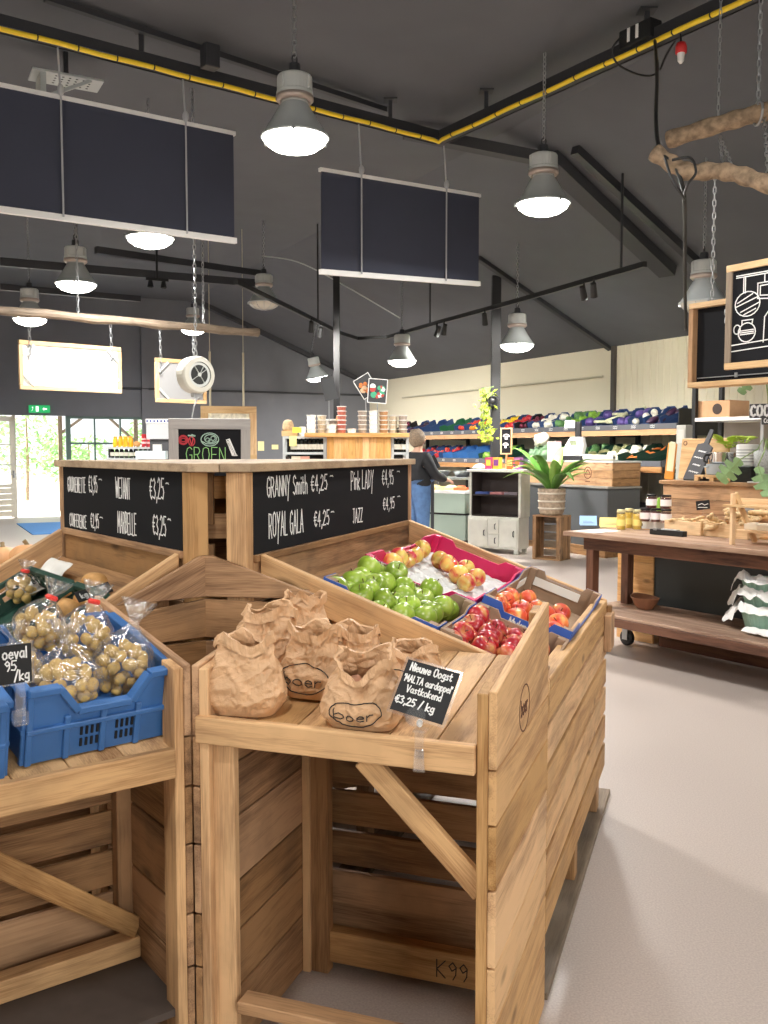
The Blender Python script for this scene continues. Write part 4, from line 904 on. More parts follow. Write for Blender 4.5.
fill(apple_proto('green_apple', AG), c3([(133, 155), (178, 158), (212, 145), (106, 185), (80, 190), (212, 172), (130, 205), (172, 210), (185, 183), (145, 182), (215, 205), (250, 198), (265, 182), (310, 188), (335, 210), (315, 230), (290, 250), (262, 258), (235, 222), (270, 215), (205, 240), (250, 232), (230, 243), (300, 210), (160, 165), (285, 232), (195, 225)]), -.70, -.37, .69, 1.13, .056, .0385, 'bright green apple lying in the blue edged box on the right stand', 'green apples in their box', 0)
fill(apple_proto('bicoloured_apple', AP), c3([(213, 123), (237, 122), (258, 117), (275, 110), (293, 103), (327, 118), (355, 136), (378, 153), (398, 140), (400, 175), (424, 162)]), -.75, -.38, 1.165, 2.0, .06, .041, 'yellow and pink apple lying in the magenta box', 'bicoloured apples in the magenta box', 0)
fill(apple_proto('dark_red_apple', AR), c3([(378, 298), (430, 260), (355, 290), (390, 265), (437, 318), (463, 338), (420, 290), (470, 290), (505, 298), (465, 305), (400, 330), (510, 318), (505, 345), (340, 302), (485, 322), (360, 310), (440, 300), (410, 275), (445, 280), (490, 350), (380, 318)]), -.34, -.065, .69, 1.16, .038, .0385, 'shiny dark red apple in the cardboard box beside the bin panel', 'dark red apples in their box', 0)
fill(apple_proto('orange_red_apple', AJ), c3([(440, 220), (470, 213), (500, 232), (545, 213), (545, 245), (500, 245), (625, 248), (610, 275), (600, 290), (540, 260), (590, 265), (600, 310), (570, 240), (480, 235), (525, 250)]), -.34, -.065, 1.2, 2.0, .06, .039, 'orange red apple in the blue edged box against the far rail', 'orange red apples in the far box', 0)
# moulded pale liner in the magenta box
b = MB(); vm = (-.75-.38)/2
def lin_f(s, q):
    v = -.745+.36*s; u = 1.17+.83*q; return FR.at(v, u, zR(v, .022+.010*sin(s*28)*sin(q*60)))
b.grid(lin_f, 40, 80); o = b.build('apple_liner', mat('pale_pulp_liner', (206, 208, 206), .7), smooth=True, solid=.002); tag(o, 'pale moulded liner under the apples in the magenta box', 'liner')

# ================================================================== PAPER BAGS
zD = lambda u: .918+(.985-.918)*(u-.016)/.62
def paper_bag(v, u, w, d, h, rot, seed, label, dip=.0, logo=True, lean=0.0, open_=1.0, fold=.03):
    t = thing('paper_bag', label, 'paper bag', FR.at(v, u, zD(u)+.003), FR.rz+rot, 'brown paper bags on the bin')
    def surf(th, tt, inner=0):
        c, s_ = cos(th), sin(th); p = 3.2
        r = 1/((abs(c)**p+abs(s_)**p)**(1/p))
        bul = .80+.34*sin(pi*min(1, tt*1.15+.12))*(1-.25*tt)
        if tt > .72: bul *= 1-.30*(tt-.72)/.28*(1-open_)
        x = w/2*r*c*bul; y = d/2*r*s_*bul
        top = h*(1-dip*math.exp(-((th+pi/2)/.55)**2)) * (1+.07*sin(th*3+seed)+.05*noise.noise(Vector((th*2.2, seed, 0))))
        z = tt*top
        q = Vector((x*9, y*9, z*9+seed*3.1))
        n1 = noise.noise(q*.9); dv = noise.voronoi(q*2.1+Vector((seed, 0, 0)))[0]; dw = noise.voronoi(q*4.6+Vector((0, seed, 0)))[0]
        n2 = dv[1]-dv[0]; n3 = dw[1]-dw[0]
        k = .012*n1-.024*min(n2, .6)*(.5+.5*tt)-.008*min(n3, .5)+.008
        rad = Vector((x, y, 0)).normalized() if (abs(x)+abs(y)) > 1e-5 else Vector((0, 0, 0))
        vv = Vector((x, y, z))+rad*(k*min(1, tt*6)-.006)-rad*inner
        vv.x += lean*z; vv.z += .006*n1*min(1, tt*4)
        vv.z = max(vv.z, .0005)
        return vv
    NU, NV = 120, 52; b = MB()
    V = [Vector((0, 0, .001))]; Fc = []
    for j in range(NV+1):
        for i in range(NU): V.append(surf(-pi+2*pi*i/NU, j/NV))
    for i in range(NU): Fc.append((0, 1+(i+1) % NU, 1+i))
    for j in range(NV):
        for i in range(NU): Fc.append((1+j*NU+i, 1+j*NU+(i+1) % NU, 1+(j+1)*NU+(i+1) % NU, 1+(j+1)*NU+i))
    # the rim rolled outwards and down
    base = 1+NV*NU; rows = 3
    for j in range(1, rows+1):
        for i in range(NU):
            th = -pi+2*pi*i/NU; q = surf(th, 1-.045*j*(1 if j > 1 else .2)); rad = Vector((cos(th), sin(th), 0)); V.append(q+rad*(.006+.003*sin(th*7+seed))+Z3*(.004 if j == 1 else 0))
    for j in range(rows):
        for i in range(NU):
            a = base+j*NU+i if j == 0 else 1+(NV+j)*NU+i; a2 = base+j*NU+(i+1) % NU if j == 0 else 1+(NV+j)*NU+(i+1) % NU
            c_ = 1+(NV+1+j)*NU+i; c2 = 1+(NV+1+j)*NU+(i+1) % NU
            Fc.append((a, a2, c2, c_))
    b.add(V, Fc); b.build('paper', KRAFT, t, smooth=False, solid=.0012)
    if logo:
        b = MB()
        def put(polys, cx, tt0, sc):
            for pl in polys:
                pts = []
                for i in range(len(pl)-1):
                    for k in range(4):
                        f = k/4; pts.append((pl[i][0]+(pl[i+1][0]-pl[i][0])*f, pl[i][1]+(pl[i+1][1]-pl[i][1])*f))
                pts.append(pl[-1]); Q = []
                for x, y in pts:
                    th = -pi/2+(x-cx)*sc; q = surf(th, tt0+y/h); n = Vector((cos(th)*.4, sin(th), 0)).normalized(); Q.append(q+n*.0034)
                b.tube(Q, .0013, 5)
        pl, wd = strokes('boer', .030, 1.6, 1.15); put(pl, wd/2, .22, 1.05/(w*.5))
        put([circle(0, .018, .050, .040, 26)], 0, .22, 1.05/(w*.5))
        b.build('printed_logo', INK, t)
    return t
def atbin(px, py, u):  # v at a pixel on the deck at depth u
    lo = FR.onu(px, py, u); return lo.x
bags = [
 (247, 712, .085, .172, .13, .178, .15, 1.7, 'brown paper bag at the left end of the bin, turned so no print shows', .02, False, 0.0, .6),
 (268, 690, .30, .165, .12, .185, .25, 4.1, 'brown paper bag behind the leftmost bag, against the left panel', .0, False, .02, .7),
 (315, 695, .22, .152, .115, .170, -.02, 2.9, 'brown paper bag printed boer, third from the left, with a wide folded top', .03, True, .05, .9),
 (303, 660, .51, .15, .1, .165, .3, 6.3, 'brown paper bag at the back of the bin, only its crumpled top showing', .0, False, .0, .7),
 (352, 690, .30, .165, .11, .150, .1, 8.2, 'brown paper bag standing behind the front bag with the potato filled mouth', .0, False, .05, .8),
 (364, 725, .075, .170, .112, .166, .04, 5.5, 'brown paper bag printed boer at the front edge, mouth torn open over potatoes', .38, True, 0.0, .95),
 (414, 700, .27, .16, .11, .130, -.2, 9.4, 'brown paper bag half hidden behind the black price sign', .1, True, .0, .8)]
for px, py, u, w, d, h, rot, sd, lab, dip, lg, ln, op in bags:
    v = FR.onu(px, py, u).x; paper_bag(v, u, w, d, h, rot, sd, lab, dip, lg, ln, op)
    pr = random.Random(int(sd*10))
    for k in range(5 if dip > .2 else 0):
        a = pr.uniform(0, 6.28); rr = .026; b = MB(); b.ell((0, 0, 0), (.026, .021, .019), Euler((a, a*.5, a)).to_matrix(), 14, 10, .12, k)
        o = b.build('potato', mat('pinkish_brown_potato', (178, 128, 98), .65, noise_amt=.2, nscale=30), smooth=True); o.location = FR.at(v+cos(k*1.256)*.026+ln*h*.5, u+.01+sin(k*1.256)*.016, zD(u)+h*.50+.01*(k % 2))
        tag(o, 'pinkish brown potato inside the ' + lab.split(',')[0].replace('brown ', '').replace('standing ', ''), 'potato', 'potatoes inside the paper bags')

# ---- black price sign held by a clear clip on the lip
def price_sign(): 
    v = FR.onu(421, 735, -.01).x; t = thing('price_sign', 'black handwritten price sign in a clear clip on the front lip of the bag bin', 'price sign', FR.at(v, -.012, .888), FR.rz)
    b = MB(); b.box((0, -.012, .005), (.022, .006, .045)); b.prism([(-.014, -.016, -.02), (.014, -.016, -.02), (.010, -.016, .03), (-.010, -.016, .03)], (0, .006, 0)); b.box((0, -.002, .068), (.03, .03, .006)); b.box((0, -.010, .04), (.02, .012, .06)); b.build('clip', ACRYL, t, bevel=.002)
    b = MB(); b.ell((0, -.008, .085), (.007, .007, .009)); b.build('ball_joint', WHITEPL, t, smooth=True)
    R = Euler((radians(-34), radians(10), radians(-4))).to_matrix(); c = Vector((.006, .012, .148))
    hw, hh = .060, .058
    b = MB(); b.box(c, (hw*2+.012, .004, hh*2+.012), R); b.build('clear_holder', ACRYL, t)
    b = MB(); b.box(c+R@Vector((0, -.0028, 0)), (hw*2, .0012, hh*2), R); s = b.build('black_card', mat('black_card', (24, 24, 26), .7), t)
    b = MB(); b.lathe([(0, -.004), (.022, -.004), (.022, .0), (0, .0)], 20, c+R@Vector((0, -.006, -.058)), R@Matrix.Rotation(pi/2, 3, 'X')); b.build('clip_disc', ACRYL, t)
    b = MB(); X = R@Vector((1, 0, 0)); Y = R@Vector((0, 0, 1)); O = lambda x, z: c+R@Vector((x, -.0036, z))
    write(b, 'Nieuwe Oogst', O(-.048, .036), X, Y, .017, .0028, fit=.098, jit=.2); write(b, "'MALTA aardappel'", O(-.054, .010), X, Y, .015, .0024, fit=.112, jit=.2)
    write(b, 'Vastkokend', O(-.040, -.012), X, Y, .015, .0024, fit=.082, jit=.2); write(b, '€3,25 / kg', O(-.056, -.040), X, Y, .016, .003, fit=.092, jit=.2)
    b.build('white_writing', CHALK, s)
price_sign()

# ================================================================== LEFT BIN: BLUE CRATES WITH BAGGED POTATOES
zDL = lambda u: .85+(.955-.85)*(u-.016)/.565
TLT = atan(.105/.565)+.03
def crate(name, label, loc, rot, w, d, h, m, dip=True, group=None, vents=True, lattice=False):
    t = thing(name, label, 'crate', loc, 0, group); t.rotation_euler = rot
    th = .008
    def side(a, e, hh, dipped, flare=.0):
        a = Vector(a); e = Vector(e); X = (e-a).normalized(); L = (e-a).length; n = Vector((-X.y, X.x, 0)); 
        pr = [(0, 0), (L, 0), (L, hh), (L*.80, hh), (L*.68, hh*.66), (L*.32, hh*.66), (L*.20, hh), (0, hh)] if dipped else [(0, 0), (L, 0), (L, hh), (0, hh)]
        f = lambda p, off=0: a+X*p[0]+Z3*p[1]-n*(flare*p[1]/hh+off)
        mb = MB(); mb.prism([f(p) for p in pr], n*th)
        # rolled rim, ribs, mid ledge
        top = pr[2:] if True else pr
        for p, q in zip(top[:-1], top[1:]): mb.beam(f(p)+n*th/2-n*.006, f(q)+n*th/2-n*.006, .026, .016, up=Z3 if abs(p[1]-q[1]) < .01 else X)
        mb.beam(f((0, hh*.46), .004), f((L, hh*.46), .004), .012, .012)
        for k in range(5):
            xx = L*(.02+.24*k); mb.beam(f((xx, .0), .003), f((xx, hh*(.6 if dipped and .25 < xx/L < .75 else .95)), .003), .010, .014, up=X)
        sd = mb.build('side', m, t, bevel=.002)
        if vents:
            vb = MB()
            for gx in (.36, .60):
                for k in range(5):
                    for r in range(2): vb.box(f((L*gx+k*.0125, hh*(.16+.16*r)+.003), .0015), (.0055, .004, hh*.11), Matrix((X, n, Z3)).transposed())
            vb.build('vent_slots', HOLE_SHADE, sd)
    side((-w/2, -d/2, 0), (w/2, -d/2, 0), h, dip); side((w/2, -d/2, 0), (w/2, d/2, 0), h, False); side((w/2, d/2, 0), (-w/2, d/2, 0), h, dip); side((-w/2, d/2, 0), (-w/2, -d/2, 0), h, False)
    b = MB(); b.box((0, 0, .004), (w-.004, d-.004, .008)); b.build('base', m, t)
    return t
bc = crate('blue_crate', 'blue plastic crate full of bagged potatoes in the left bin', FL.at(-.205, .255, zDL(.245)+.012), (TLT, 0, FL.rz+.07), .35, .37, .172, BLUEPL, group='blue crates')
crate('blue_crate', 'blue plastic crate cut off by the left photo edge, in the left bin', FL.at(-.59, .225, zDL(.225)+.006), (TLT, 0, FL.rz+.02), .35, .37, .165, BLUEPL, group='blue crates')
pot_proto = None
def potato_bag(px, py, v, u, zc, r, neck, label, n, seed, tie=None):
    """a clear bag of small potatoes; neck is the direction the twisted top points in (FL coordinates)"""
    global pot_proto
    t = thing('potato_bag', label, 'bag of potatoes', FL.at(v, u, zc), FL.rz, 'clear bags of small potatoes'); rx, ry, rz_ = r; rg = random.Random(seed)
    nk = Vector(neck).normalized()
    b = MB(); NU, NV = 40, 30
    Rn = nk.to_track_quat('Z', 'Y').to_matrix()
    def fs(s, q):
        th = 2*pi*s; 
        prof = [(0, .02), (.12, .55), (.28, .93), (.42, 1.04), (.55, .93), (.68, .62), (.76, .30), (.80, .15), (.84, .16), (.90, .34), (1.0, .52)]
        for (a0, r0), (a1, r1) in zip(prof[:-1], prof[1:]):
            if q <= a1: rr = r0+(r1-r0)*(q-a0)/(a1-a0); break
        z = -1.0+2.0*(q/.70) if q < .70 else 1.0+(q-.70)*2.6
        z = z if q < .7 else 1.0+(q-.70)/.30*1.15
        cr = 1+ (.10 if q > .7 else .05)*noise.noise(Vector((cos(th)*3, sin(th)*3, q*9+seed)))+(.16 if q > .66 else .03)*sin(th*7+seed+q*5)*min(1, q)
        l = Vector((cos(th)*rr*cr, sin(th)*rr*cr, z)); l = Vector((l.x*rx*1.12, l.y*ry*1.12, l.z*rz_*1.08)); return Rn@l
    b.grid(fs, NU, NV, closeu=True); b.build('film', FILM, t, smooth=True)
    if tie:
        b = MB(); c = Rn@Vector((0, 0, rz_*1.5)); b.box(c, (.03, .012, .012), Rn); b.lathe([(.013, -.006), (.017, 0), (.013, .006)], 10, c, Rn); b.build('tie_clip', mat('red_tie_clip', (226, 60, 50), .5), t)
    if pot_proto is None:
        m = MB(); m.ell((0, 0, 0), (.0175, .0142, .0135), None, 14, 10, .14, 3); pot_proto = m.build('small_potato', POTATO, smooth=True); first = True
    else: first = False
    k = 0; pts = []
    tries = 0
    while len(pts) < n and tries < 6000:
        tries += 1
        q = Vector((rg.gauss(0, 1), rg.gauss(0, 1), rg.gauss(0, 1))).normalized()*rg.uniform(.72, .9)
        p = Rn@Vector((q.x*rx, q.y*ry, q.z*rz_*.92))
        if p.y > ry*.55: continue
        if all((p-o_).length > .0265 for o_ in pts): pts.append(p)
    for p in pts:
        w = FL.at(v, u, zc)+FL.v*p.x+FL.u*p.y+Z3*p.z; rot = (rg.uniform(0, 6), rg.uniform(0, 6), rg.uniform(0, 6))
        if first: o = pot_proto; o.location = w; o.rotation_euler = rot; first = False
        else: o = dup(pot_proto, w, rot)
        s = rg.uniform(.88, 1.1); o.scale = (s, s, s); tag(o, 'small yellow potato inside the '+label.split(',')[0], 'potato', 'small potatoes in the bags')
def pb(px, py, u, r, neck, label, n, seed, tie=None):
    q = FL.onu(px, py, u); potato_bag(px, py, q.x, u, q.z, r, neck, label, n, seed, tie)
pb(66, 686, .11, (.072, .058, .066), (.1, .2, 1), 'front left bag of potatoes, slumped over the dip of the crate', 58, 1)
pb(122, 668, .16, (.074, .060, .072), (.35, .1, 1), 'front right bag of potatoes, its twisted top flaring towards the paper bags', 58, 2)
pb(84, 638, .30, (.070, .056, .062), (.35, .1, 1), 'middle bag of potatoes tied with a red clip, behind the front two', 42, 3, True)
pb(38, 630, .32, (.066, .056, .056), (.45, 0, 1), 'back left bag of potatoes tied with a red clip', 36, 4, True)
pb(20, 672, .2, (.055, .045, .05), (-.1, .2, 1), 'leftmost bag of potatoes behind the cut off price card', 24, 5)
# cut-off price card at the far left
q = FL.onu(12, 663, -.02); t = thing('price_card', 'black price card cut off by the left photo edge', 'price sign', FL.at(q.x, -.03, q.z), FL.rz)
b = MB(); b.box((-.02, 0, 0), (.12, .005, .088)); b.build('clear_holder', ACRYL, t)
b = MB(); b.box((-.02, -.0035, 0), (.11, .002, .08)); s = b.build('black_card', mat('black_card', (24, 24, 26), .7), t)
b = MB(); b.box((.012, 0, -.075), (.02, .012, .07)); b.box((.012, .004, -.115), (.03, .02, .03)); b.build('clip', ACRYL, t, bevel=.002)
b = MB(); write(b, 'oeval', (-.022, -.0048, .012), (1, 0, 0), Z3, .022, .003, fit=.05); write(b, '95', (-.018, -.0048, -.012), (1, 0, 0), Z3, .02, .0026, fit=.026); write(b, '/kg', (.0, -.0048, -.034), (1, 0, 0), Z3, .02, .003, fit=.032); b.build('white_writing', CHALK, s)

# ---- green crates on the left wing
zL = lambda v, l=0: 1.235+SLF*(v-(VL-.012))-.105+l
TV = -atan(SLF)
def gcrate(label, v, u, w, d, h, m=GREENPL):
    t = thing('green_crate', label, 'crate', FL.at(v, u, zL(v, .004)), 0, 'dark green crates'); t.rotation_euler = Euler((0, TV, FL.rz), 'XYZ')
    for (x0, y0, x1, y1) in ((-w/2, -d/2, w/2, -d/2), (w/2, -d/2, w/2, d/2), (w/2, d/2, -w/2, d/2), (-w/2, d/2, -w/2, -d/2)):
        a = Vector((x0, y0, 0)); e = Vector((x1, y1, 0)); X = (e-a).normalized(); L = (e-a).length; b = MB()
        b.beam(a+Z3*(h-.008), e+Z3*(h-.008), .022, .016); b.beam(a+Z3*.02, e+Z3*.02, .008, .04); b.beam(a+Z3*h*.62, e+Z3*h*.62, .008, .012)
        nb = max(3, int(L/.06))
        for k in range(nb+1): b.beam(a+X*(L*k/nb*.96+.02*L)+Z3*.02, a+X*(L*k/nb*.96+.02*L)+Z3*(h-.01), .009, .014, up=X)
        b.build('side', m, t, bevel=.0015)
    b = MB(); b.box((0, 0, .004), (w, d, .008)); b.build('base', m, t); return t
gcrate('dark green plastic crate of brown potatoes, nearer of the two on the left stand', -.09, .775, .40, .265, .105)
gcrate('dark green plastic crate with white paper inside, farther of the two on the left stand', -.09, 1.17, .40, .46, .105)
spud = None
for k, (px, py, r) in enumerate([(78, 588, .034), (95, 579, .038), (62, 598, .036), (70, 606, .03), (86, 596, .032), (50, 606, .033), (40, 612, .032), (30, 618, .032)]):
    z0 = 1.235-SLF*(VL-.012)-.105+.07; q = FL.plane(px, py, z0, SLF)
    if spud is None:
        b = MB(); b.ell((0, 0, 0), (.05, .036, .032), None, 18, 12, .1, 2); spud = b.build('brown_potato', SPUD, smooth=True); o = spud
    else: o = dup(spud)
    o.location = FL.at(q.x, q.y, q.z-.01); o.rotation_euler = (random.uniform(-.4, .4), random.uniform(-.4, .4), random.uniform(0, 3)); tag(o, 'large smooth brown potato in the nearer dark green crate', 'potato', 'brown potatoes in the green crate')
q = FL.plane(88, 590, 1.235-SLF*(VL-.012)-.105+.11, SLF); t = thing('price_tag', 'small black price strip lying on the brown potatoes', 'price sign', FL.at(q.x, q.y-.05, q.z), FL.rz); t.rotation_euler = (radians(-35), radians(-8), FL.rz+.35)
b = MB(); b.box((0, 0, 0), (.13, .003, .035)); s = b.build('black_card', mat('black_card', (24, 24, 26), .7), t, bevel=.001)
b = MB(); write(b, 'kg €2,95', (-.05, -.002, -.008), (1, 0, 0), Z3, .016, .002, fit=.1); b.build('white_writing', CHALK, s)
q = FL.plane(38, 585, 1.235-SLF*(VL-.012)-.105+.03, SLF); b = MB()
b.grid(lambda s, w: Vector((-.09+.18*s, -.12+.24*w, .04*abs(s-.4)+.012*noise.noise(Vector((s*4, w*4, 1)))+.02)), 14, 14); o = b.build('white_paper_sheet', WHITECARD, smooth=True, solid=.0015); o.location = FL.at(q.x+.03, q.y, q.z); o.rotation_euler = (0, TV, FL.rz); tag(o, 'white paper sheet lying in the farther dark green crate', 'paper')
pb2 = FL.plane(22, 590, 1.235-SLF*(VL-.012)-.105+.07, SLF); potato_bag(0, 0, pb2.x, pb2.y, pb2.z, (.055, .05, .045), (.2, 0, 1), 'bag of potatoes in the farther green crate, tied with a red clip', 22, 9, True)
# squashes beyond the far rail of the left wing, on a low stand
qs = P(25, 553, 4.75); t = thing('squash_stand', 'low pine stand with squashes beyond the left stand', 'display stand', (qs.x-.1, qs.y+.1, 0), FL.rz)
zs = qs.z-.09; b = MB(); b.b2((-.5, -.3, zs-.03), (.4, .3, zs)); b.build('deck', PINE_OLD, t, bevel=.003)
for x in (-.46, .36):
    for y in (-.26, .26): b = MB(); b.b2((x-.03, y-.03, 0), (x+.03, y+.03, zs-.031)); b.build('leg', PINE_OLD, t, bevel=.003)
for k, (px, py, r, lab) in enumerate([(27, 548, .088, 'pale orange squash, rounder one beyond the left stand'), (3, 556, .08, 'pale orange squash cut off by the left photo edge'), (-28, 556, .08, 'pale orange squash outside the left photo edge')][:2]):
    q = P(px, py, 4.72); sq = thing('squash', lab, 'squash', (q.x, q.y, zs), random.random()*6)
    b = MB(); pr = [(r*cos(a)**.8*(1.05), r*.78*(1+sin(a))-.0+.0) for a in [-pi/2+1e-4+(pi-2e-4)*i/16 for i in range(17)]]; b.lathe(pr, 32)
    for i, vv in enumerate(b.V):
        a = atan2(vv.y, vv.x); s_ = 1+.035*cos(a*9); b.V[i] = Vector((vv.x*s_, vv.y*s_, vv.z))
    b.build('body', SQUASH, sq, smooth=True); b = MB(); b.tube([(0, 0, r*1.5), (.004, 0, r*1.66), (.014, 0, r*1.8)], [.014, .01, .012], 7); b.build('stem', mat('dry_squash_stem', (150, 130, 96), .8), sq)
# ================================================================== GREY SANDWICH BOARD "GROEN"
q = P(209, 419, 5.6); bz = q.z-.86
t = thing('crate_pedestal', 'stacked pine box behind the centre stand carrying the grey sandwich board', 'box', (q.x, q.y+.12, 0), -.12)
b = MB()
for k in range(6): b.box((0, -.26, .07+k*.145), (.8, .02, .135)); b.box((0, .26, .07+k*.145), (.8, .02, .135)); b.box((-.39, 0, .07+k*.145), (.02, .5, .135)); b.box((.39, 0, .07+k*.145), (.02, .5, .135))
b.build('slats', PINE_OLD, t, bevel=.002); b = MB(); b.box((0, 0, bz-.012), (.84, .56, .022)); b.build('top', PINE_OLD, t, bevel=.002)
for x in (-.36, .36):
    for y in (-.23, .23): b = MB(); b.b2((x-.02, y-.02, 0), (x+.02, y+.02, bz-.024)); b.build('post', PINE_OLD, t)
t = thing('sandwich_board', 'grey framed chalk sandwich board reading GROEN behind the centre stand', 'sign', (q.x, q.y, bz), .2)
GREYF = wood('grey_washed_frame', (176, 172, 168), (148, 144, 142), .15, var=.05)
def aleaf(s):
    R = Matrix.Rotation(-s*radians(9), 3, 'X'); L = lambda x, z, y=0: R@Vector((x, y, z))+Vector((0, s*.10, 0))-Vector((0, 0, 0))
    b = MB(); w, h = .232, .865
    for lo, hi in (((-w, -.012, 0), (-w+.055, .012, h-.06)), ((w-.055, -.012, 0), (w, .012, h-.06)), ((-w, -.012, h-.06), (w, .012, h)), ((-w+.055, -.012, .08), (w-.055, .012, .14))):
        c = (Vector(lo)+Vector(hi))/2; sz = [hi[i]-lo[i] for i in range(3)]; b.box(R@c+Vector((0, s*.10, 0)), sz, R)
    fr = b.build('frame', GREYF, t, bevel=.002)
    b = MB(); b.box(R@Vector((0, 0, .47))+Vector((0, s*.10, 0)), (.354, .008, .67), R); return b.build('chalkboard', BLACKBOARD, t), R, L
pn, R, L = aleaf(-1); aleaf(1)
X = R@Vector((1, 0, 0)); Y = R@Vector((0, 0, 1)); Of = lambda x, z: R@Vector((x, -.0055, z))+Vector((0, -.10, 0))
b = MB(); write(b, 'GROEN', Of(-.135, .615), X, Y, .085, .0042, fit=.235); b.build('chalk_writing', CHALKGREEN, pn)
b = MB(); ribbon(b, [circle(-.15, .742, .026), circle(-.15, .742, .014, .01), circle(-.15, .742, .02), circle(-.103, .735, .017, .026), [(-.113, .75), (-.103, .71), (-.094, .75)]], Of(0, 0), X, Y, .006); b.build('chalk_drawing', CHALKRED, pn)
b = MB(); ribbon(b, [circle(0, .745, .05, .038), circle(.004, .75, .034, .024), circle(-.012, .742, .012), circle(.018, .752, .012), circle(.004, .735, .014, .008), [(-.045, .735), (-.02, .72), (.02, .72), (.045, .735)]], Of(0, 0), X, Y, .005); ribbon(b, [[(-.10, .772), (-.085, .766), (-.12, .768)], [(-.10, .772), (-.098, .758)]], Of(0, 0), X, Y, .008); b.build('chalk_drawing', mat('mint_chalk', (176, 206, 190), .9), pn)
b = MB(); ribbon(b, [[(.095, .742), (.112, .748), (.150, .655), (.128, .652), (.095, .742)], [(.104, .735), (.138, .66)], [(.108, .742), (.144, .665)], [(.098, .73), (.133, .656)], [(.136, .652), (.155, .652)]], Of(0, 0), X, Y, .0055); b.build('chalk_drawing', CHALK, pn)

# ================================================================== ISLAND WITH TUBS
IY = 10.2; IO = P(358, 450, IY); IO.z = 0; IRZ = .06
t = thing('island_cabinet', 'pine clad island with an open bottle shelf at either side', 'cabinet', IO, IRZ)
zi = P(358, 433, IY).z; px2x = lambda px: (px-358)*IY/F
b = MB()
for k in range(9):
    x0 = px2x(327)+k*(px2x(391)-px2x(327))/9; b.b2((x0+.001, 0, .03), (x0+(px2x(391)-px2x(327))/9-.001, .03, zi-.045))
b.build('plank_front', HONEY, t, bevel=.002)
b = MB(); b.b2((px2x(305), -.05, zi-.045), (px2x(409), .75, zi)); b.build('top', HONEY, t, bevel=.004)
b = MB(); b.b2((px2x(327), .03, 0), (px2x(329), .7, zi-.046)); b.b2((px2x(389), .03, 0), (px2x(391), .7, zi-.046)); b.b2((px2x(327), .68, 0), (px2x(391), .7, zi-.046)); b.build('carcass', HONEY, t)
MET = mat('pale_grey_metal_shelf', (186, 190, 190), .5)
b = MB()
for z in (.4, .9, zi-.42, zi-.235, zi-.06): b.b2((px2x(283), .05, z), (px2x(326.5), .5, z+.025)); b.b2((px2x(391.5), .05, z), (px2x(409), .5, z+.025))
for x in (283, 391.5, 406.5): 
    for y in (.05, .47): b.b2((px2x(x), y, 0), (px2x(x)+.03, y+.03, zi-.06))
b.b2((px2x(323.5), .05, 0), (px2x(326.5), .08, zi-.06)); b.build('metal_shelf', MET, t)
b = MB(); b.b2((px2x(284), .49, .4), (px2x(326), .5, zi-.06)); b.b2((px2x(392), .49, .4), (px2x(408), .5, zi-.06)); b.build('dark_back', BLACKPL, t)
IR = rotz(IRZ)
def ion(x, y, z): return IO+IR@Vector((x, y, z))
BOT = mat('dark_wine_bottle_glass', (20, 24, 22), .15); LAB = mat('cream_bottle_label', (230, 226, 212), .7)
bp = None
def bottle(x, y, z, lab, grp):
    global bp
    if bp is None:
        bp = thing('bottle', lab, 'bottle', (0, 0, 0), 0, grp)
        b = MB(); b.lathe([(0, 0), (.03, 0), (.032, .01), (.032, .1), (.026, .125), (.012, .145), (.011, .175), (0, .176)], 14); b.build('glass', BOT, bp, smooth=True)
        b = MB(); b.lathe([(.0325, .03), (.0328, .032), (.0328, .085), (.0325, .087)], 14); b.build('paper_label', LAB, bp); b = MB(); b.lathe([(.0122, .15), (.0125, .176), (0, .178)], 10); b.build('cap', WHITEPL, bp); o = bp
    else: o = dup(bp)
    o.location = ion(x, y, z); o.rotation_euler = (0, 0, random.uniform(0, 6)); tag(o, lab, 'bottle', grp)
for k in range(8): bottle(px2x(293.5+k*4.1), .1, zi-.209, 'dark bottle standing on the left metal shelf of the island', 'bottles on the island left shelf')
for k in range(4): bottle(px2x(395+k*4), .1, zi-.209, 'dark bottle standing on the right metal shelf of the island', 'bottles on the island right shelf')
# lower cartons
for k, (px, w, c, l) in enumerate([(296, .1, (232, 220, 196), 'cream'), (305, .1, (226, 168, 150), 'pink and white'), (287, .05, (60, 50, 44), 'dark')]):
    b = MB(); b.box((0, 0, .07), (w, .08, .14)); b.box((0, -.041, .07), (w*.7, .003, .07)); o = b.build('carton', mat('carton_'+l.split()[0], c, .7), bevel=.003); o.location = ion(px2x(px), .12, zi-.394); o.rotation_euler = (0, 0, IRZ); tag(o, l+' carton on the low metal shelf of the island', 'box')
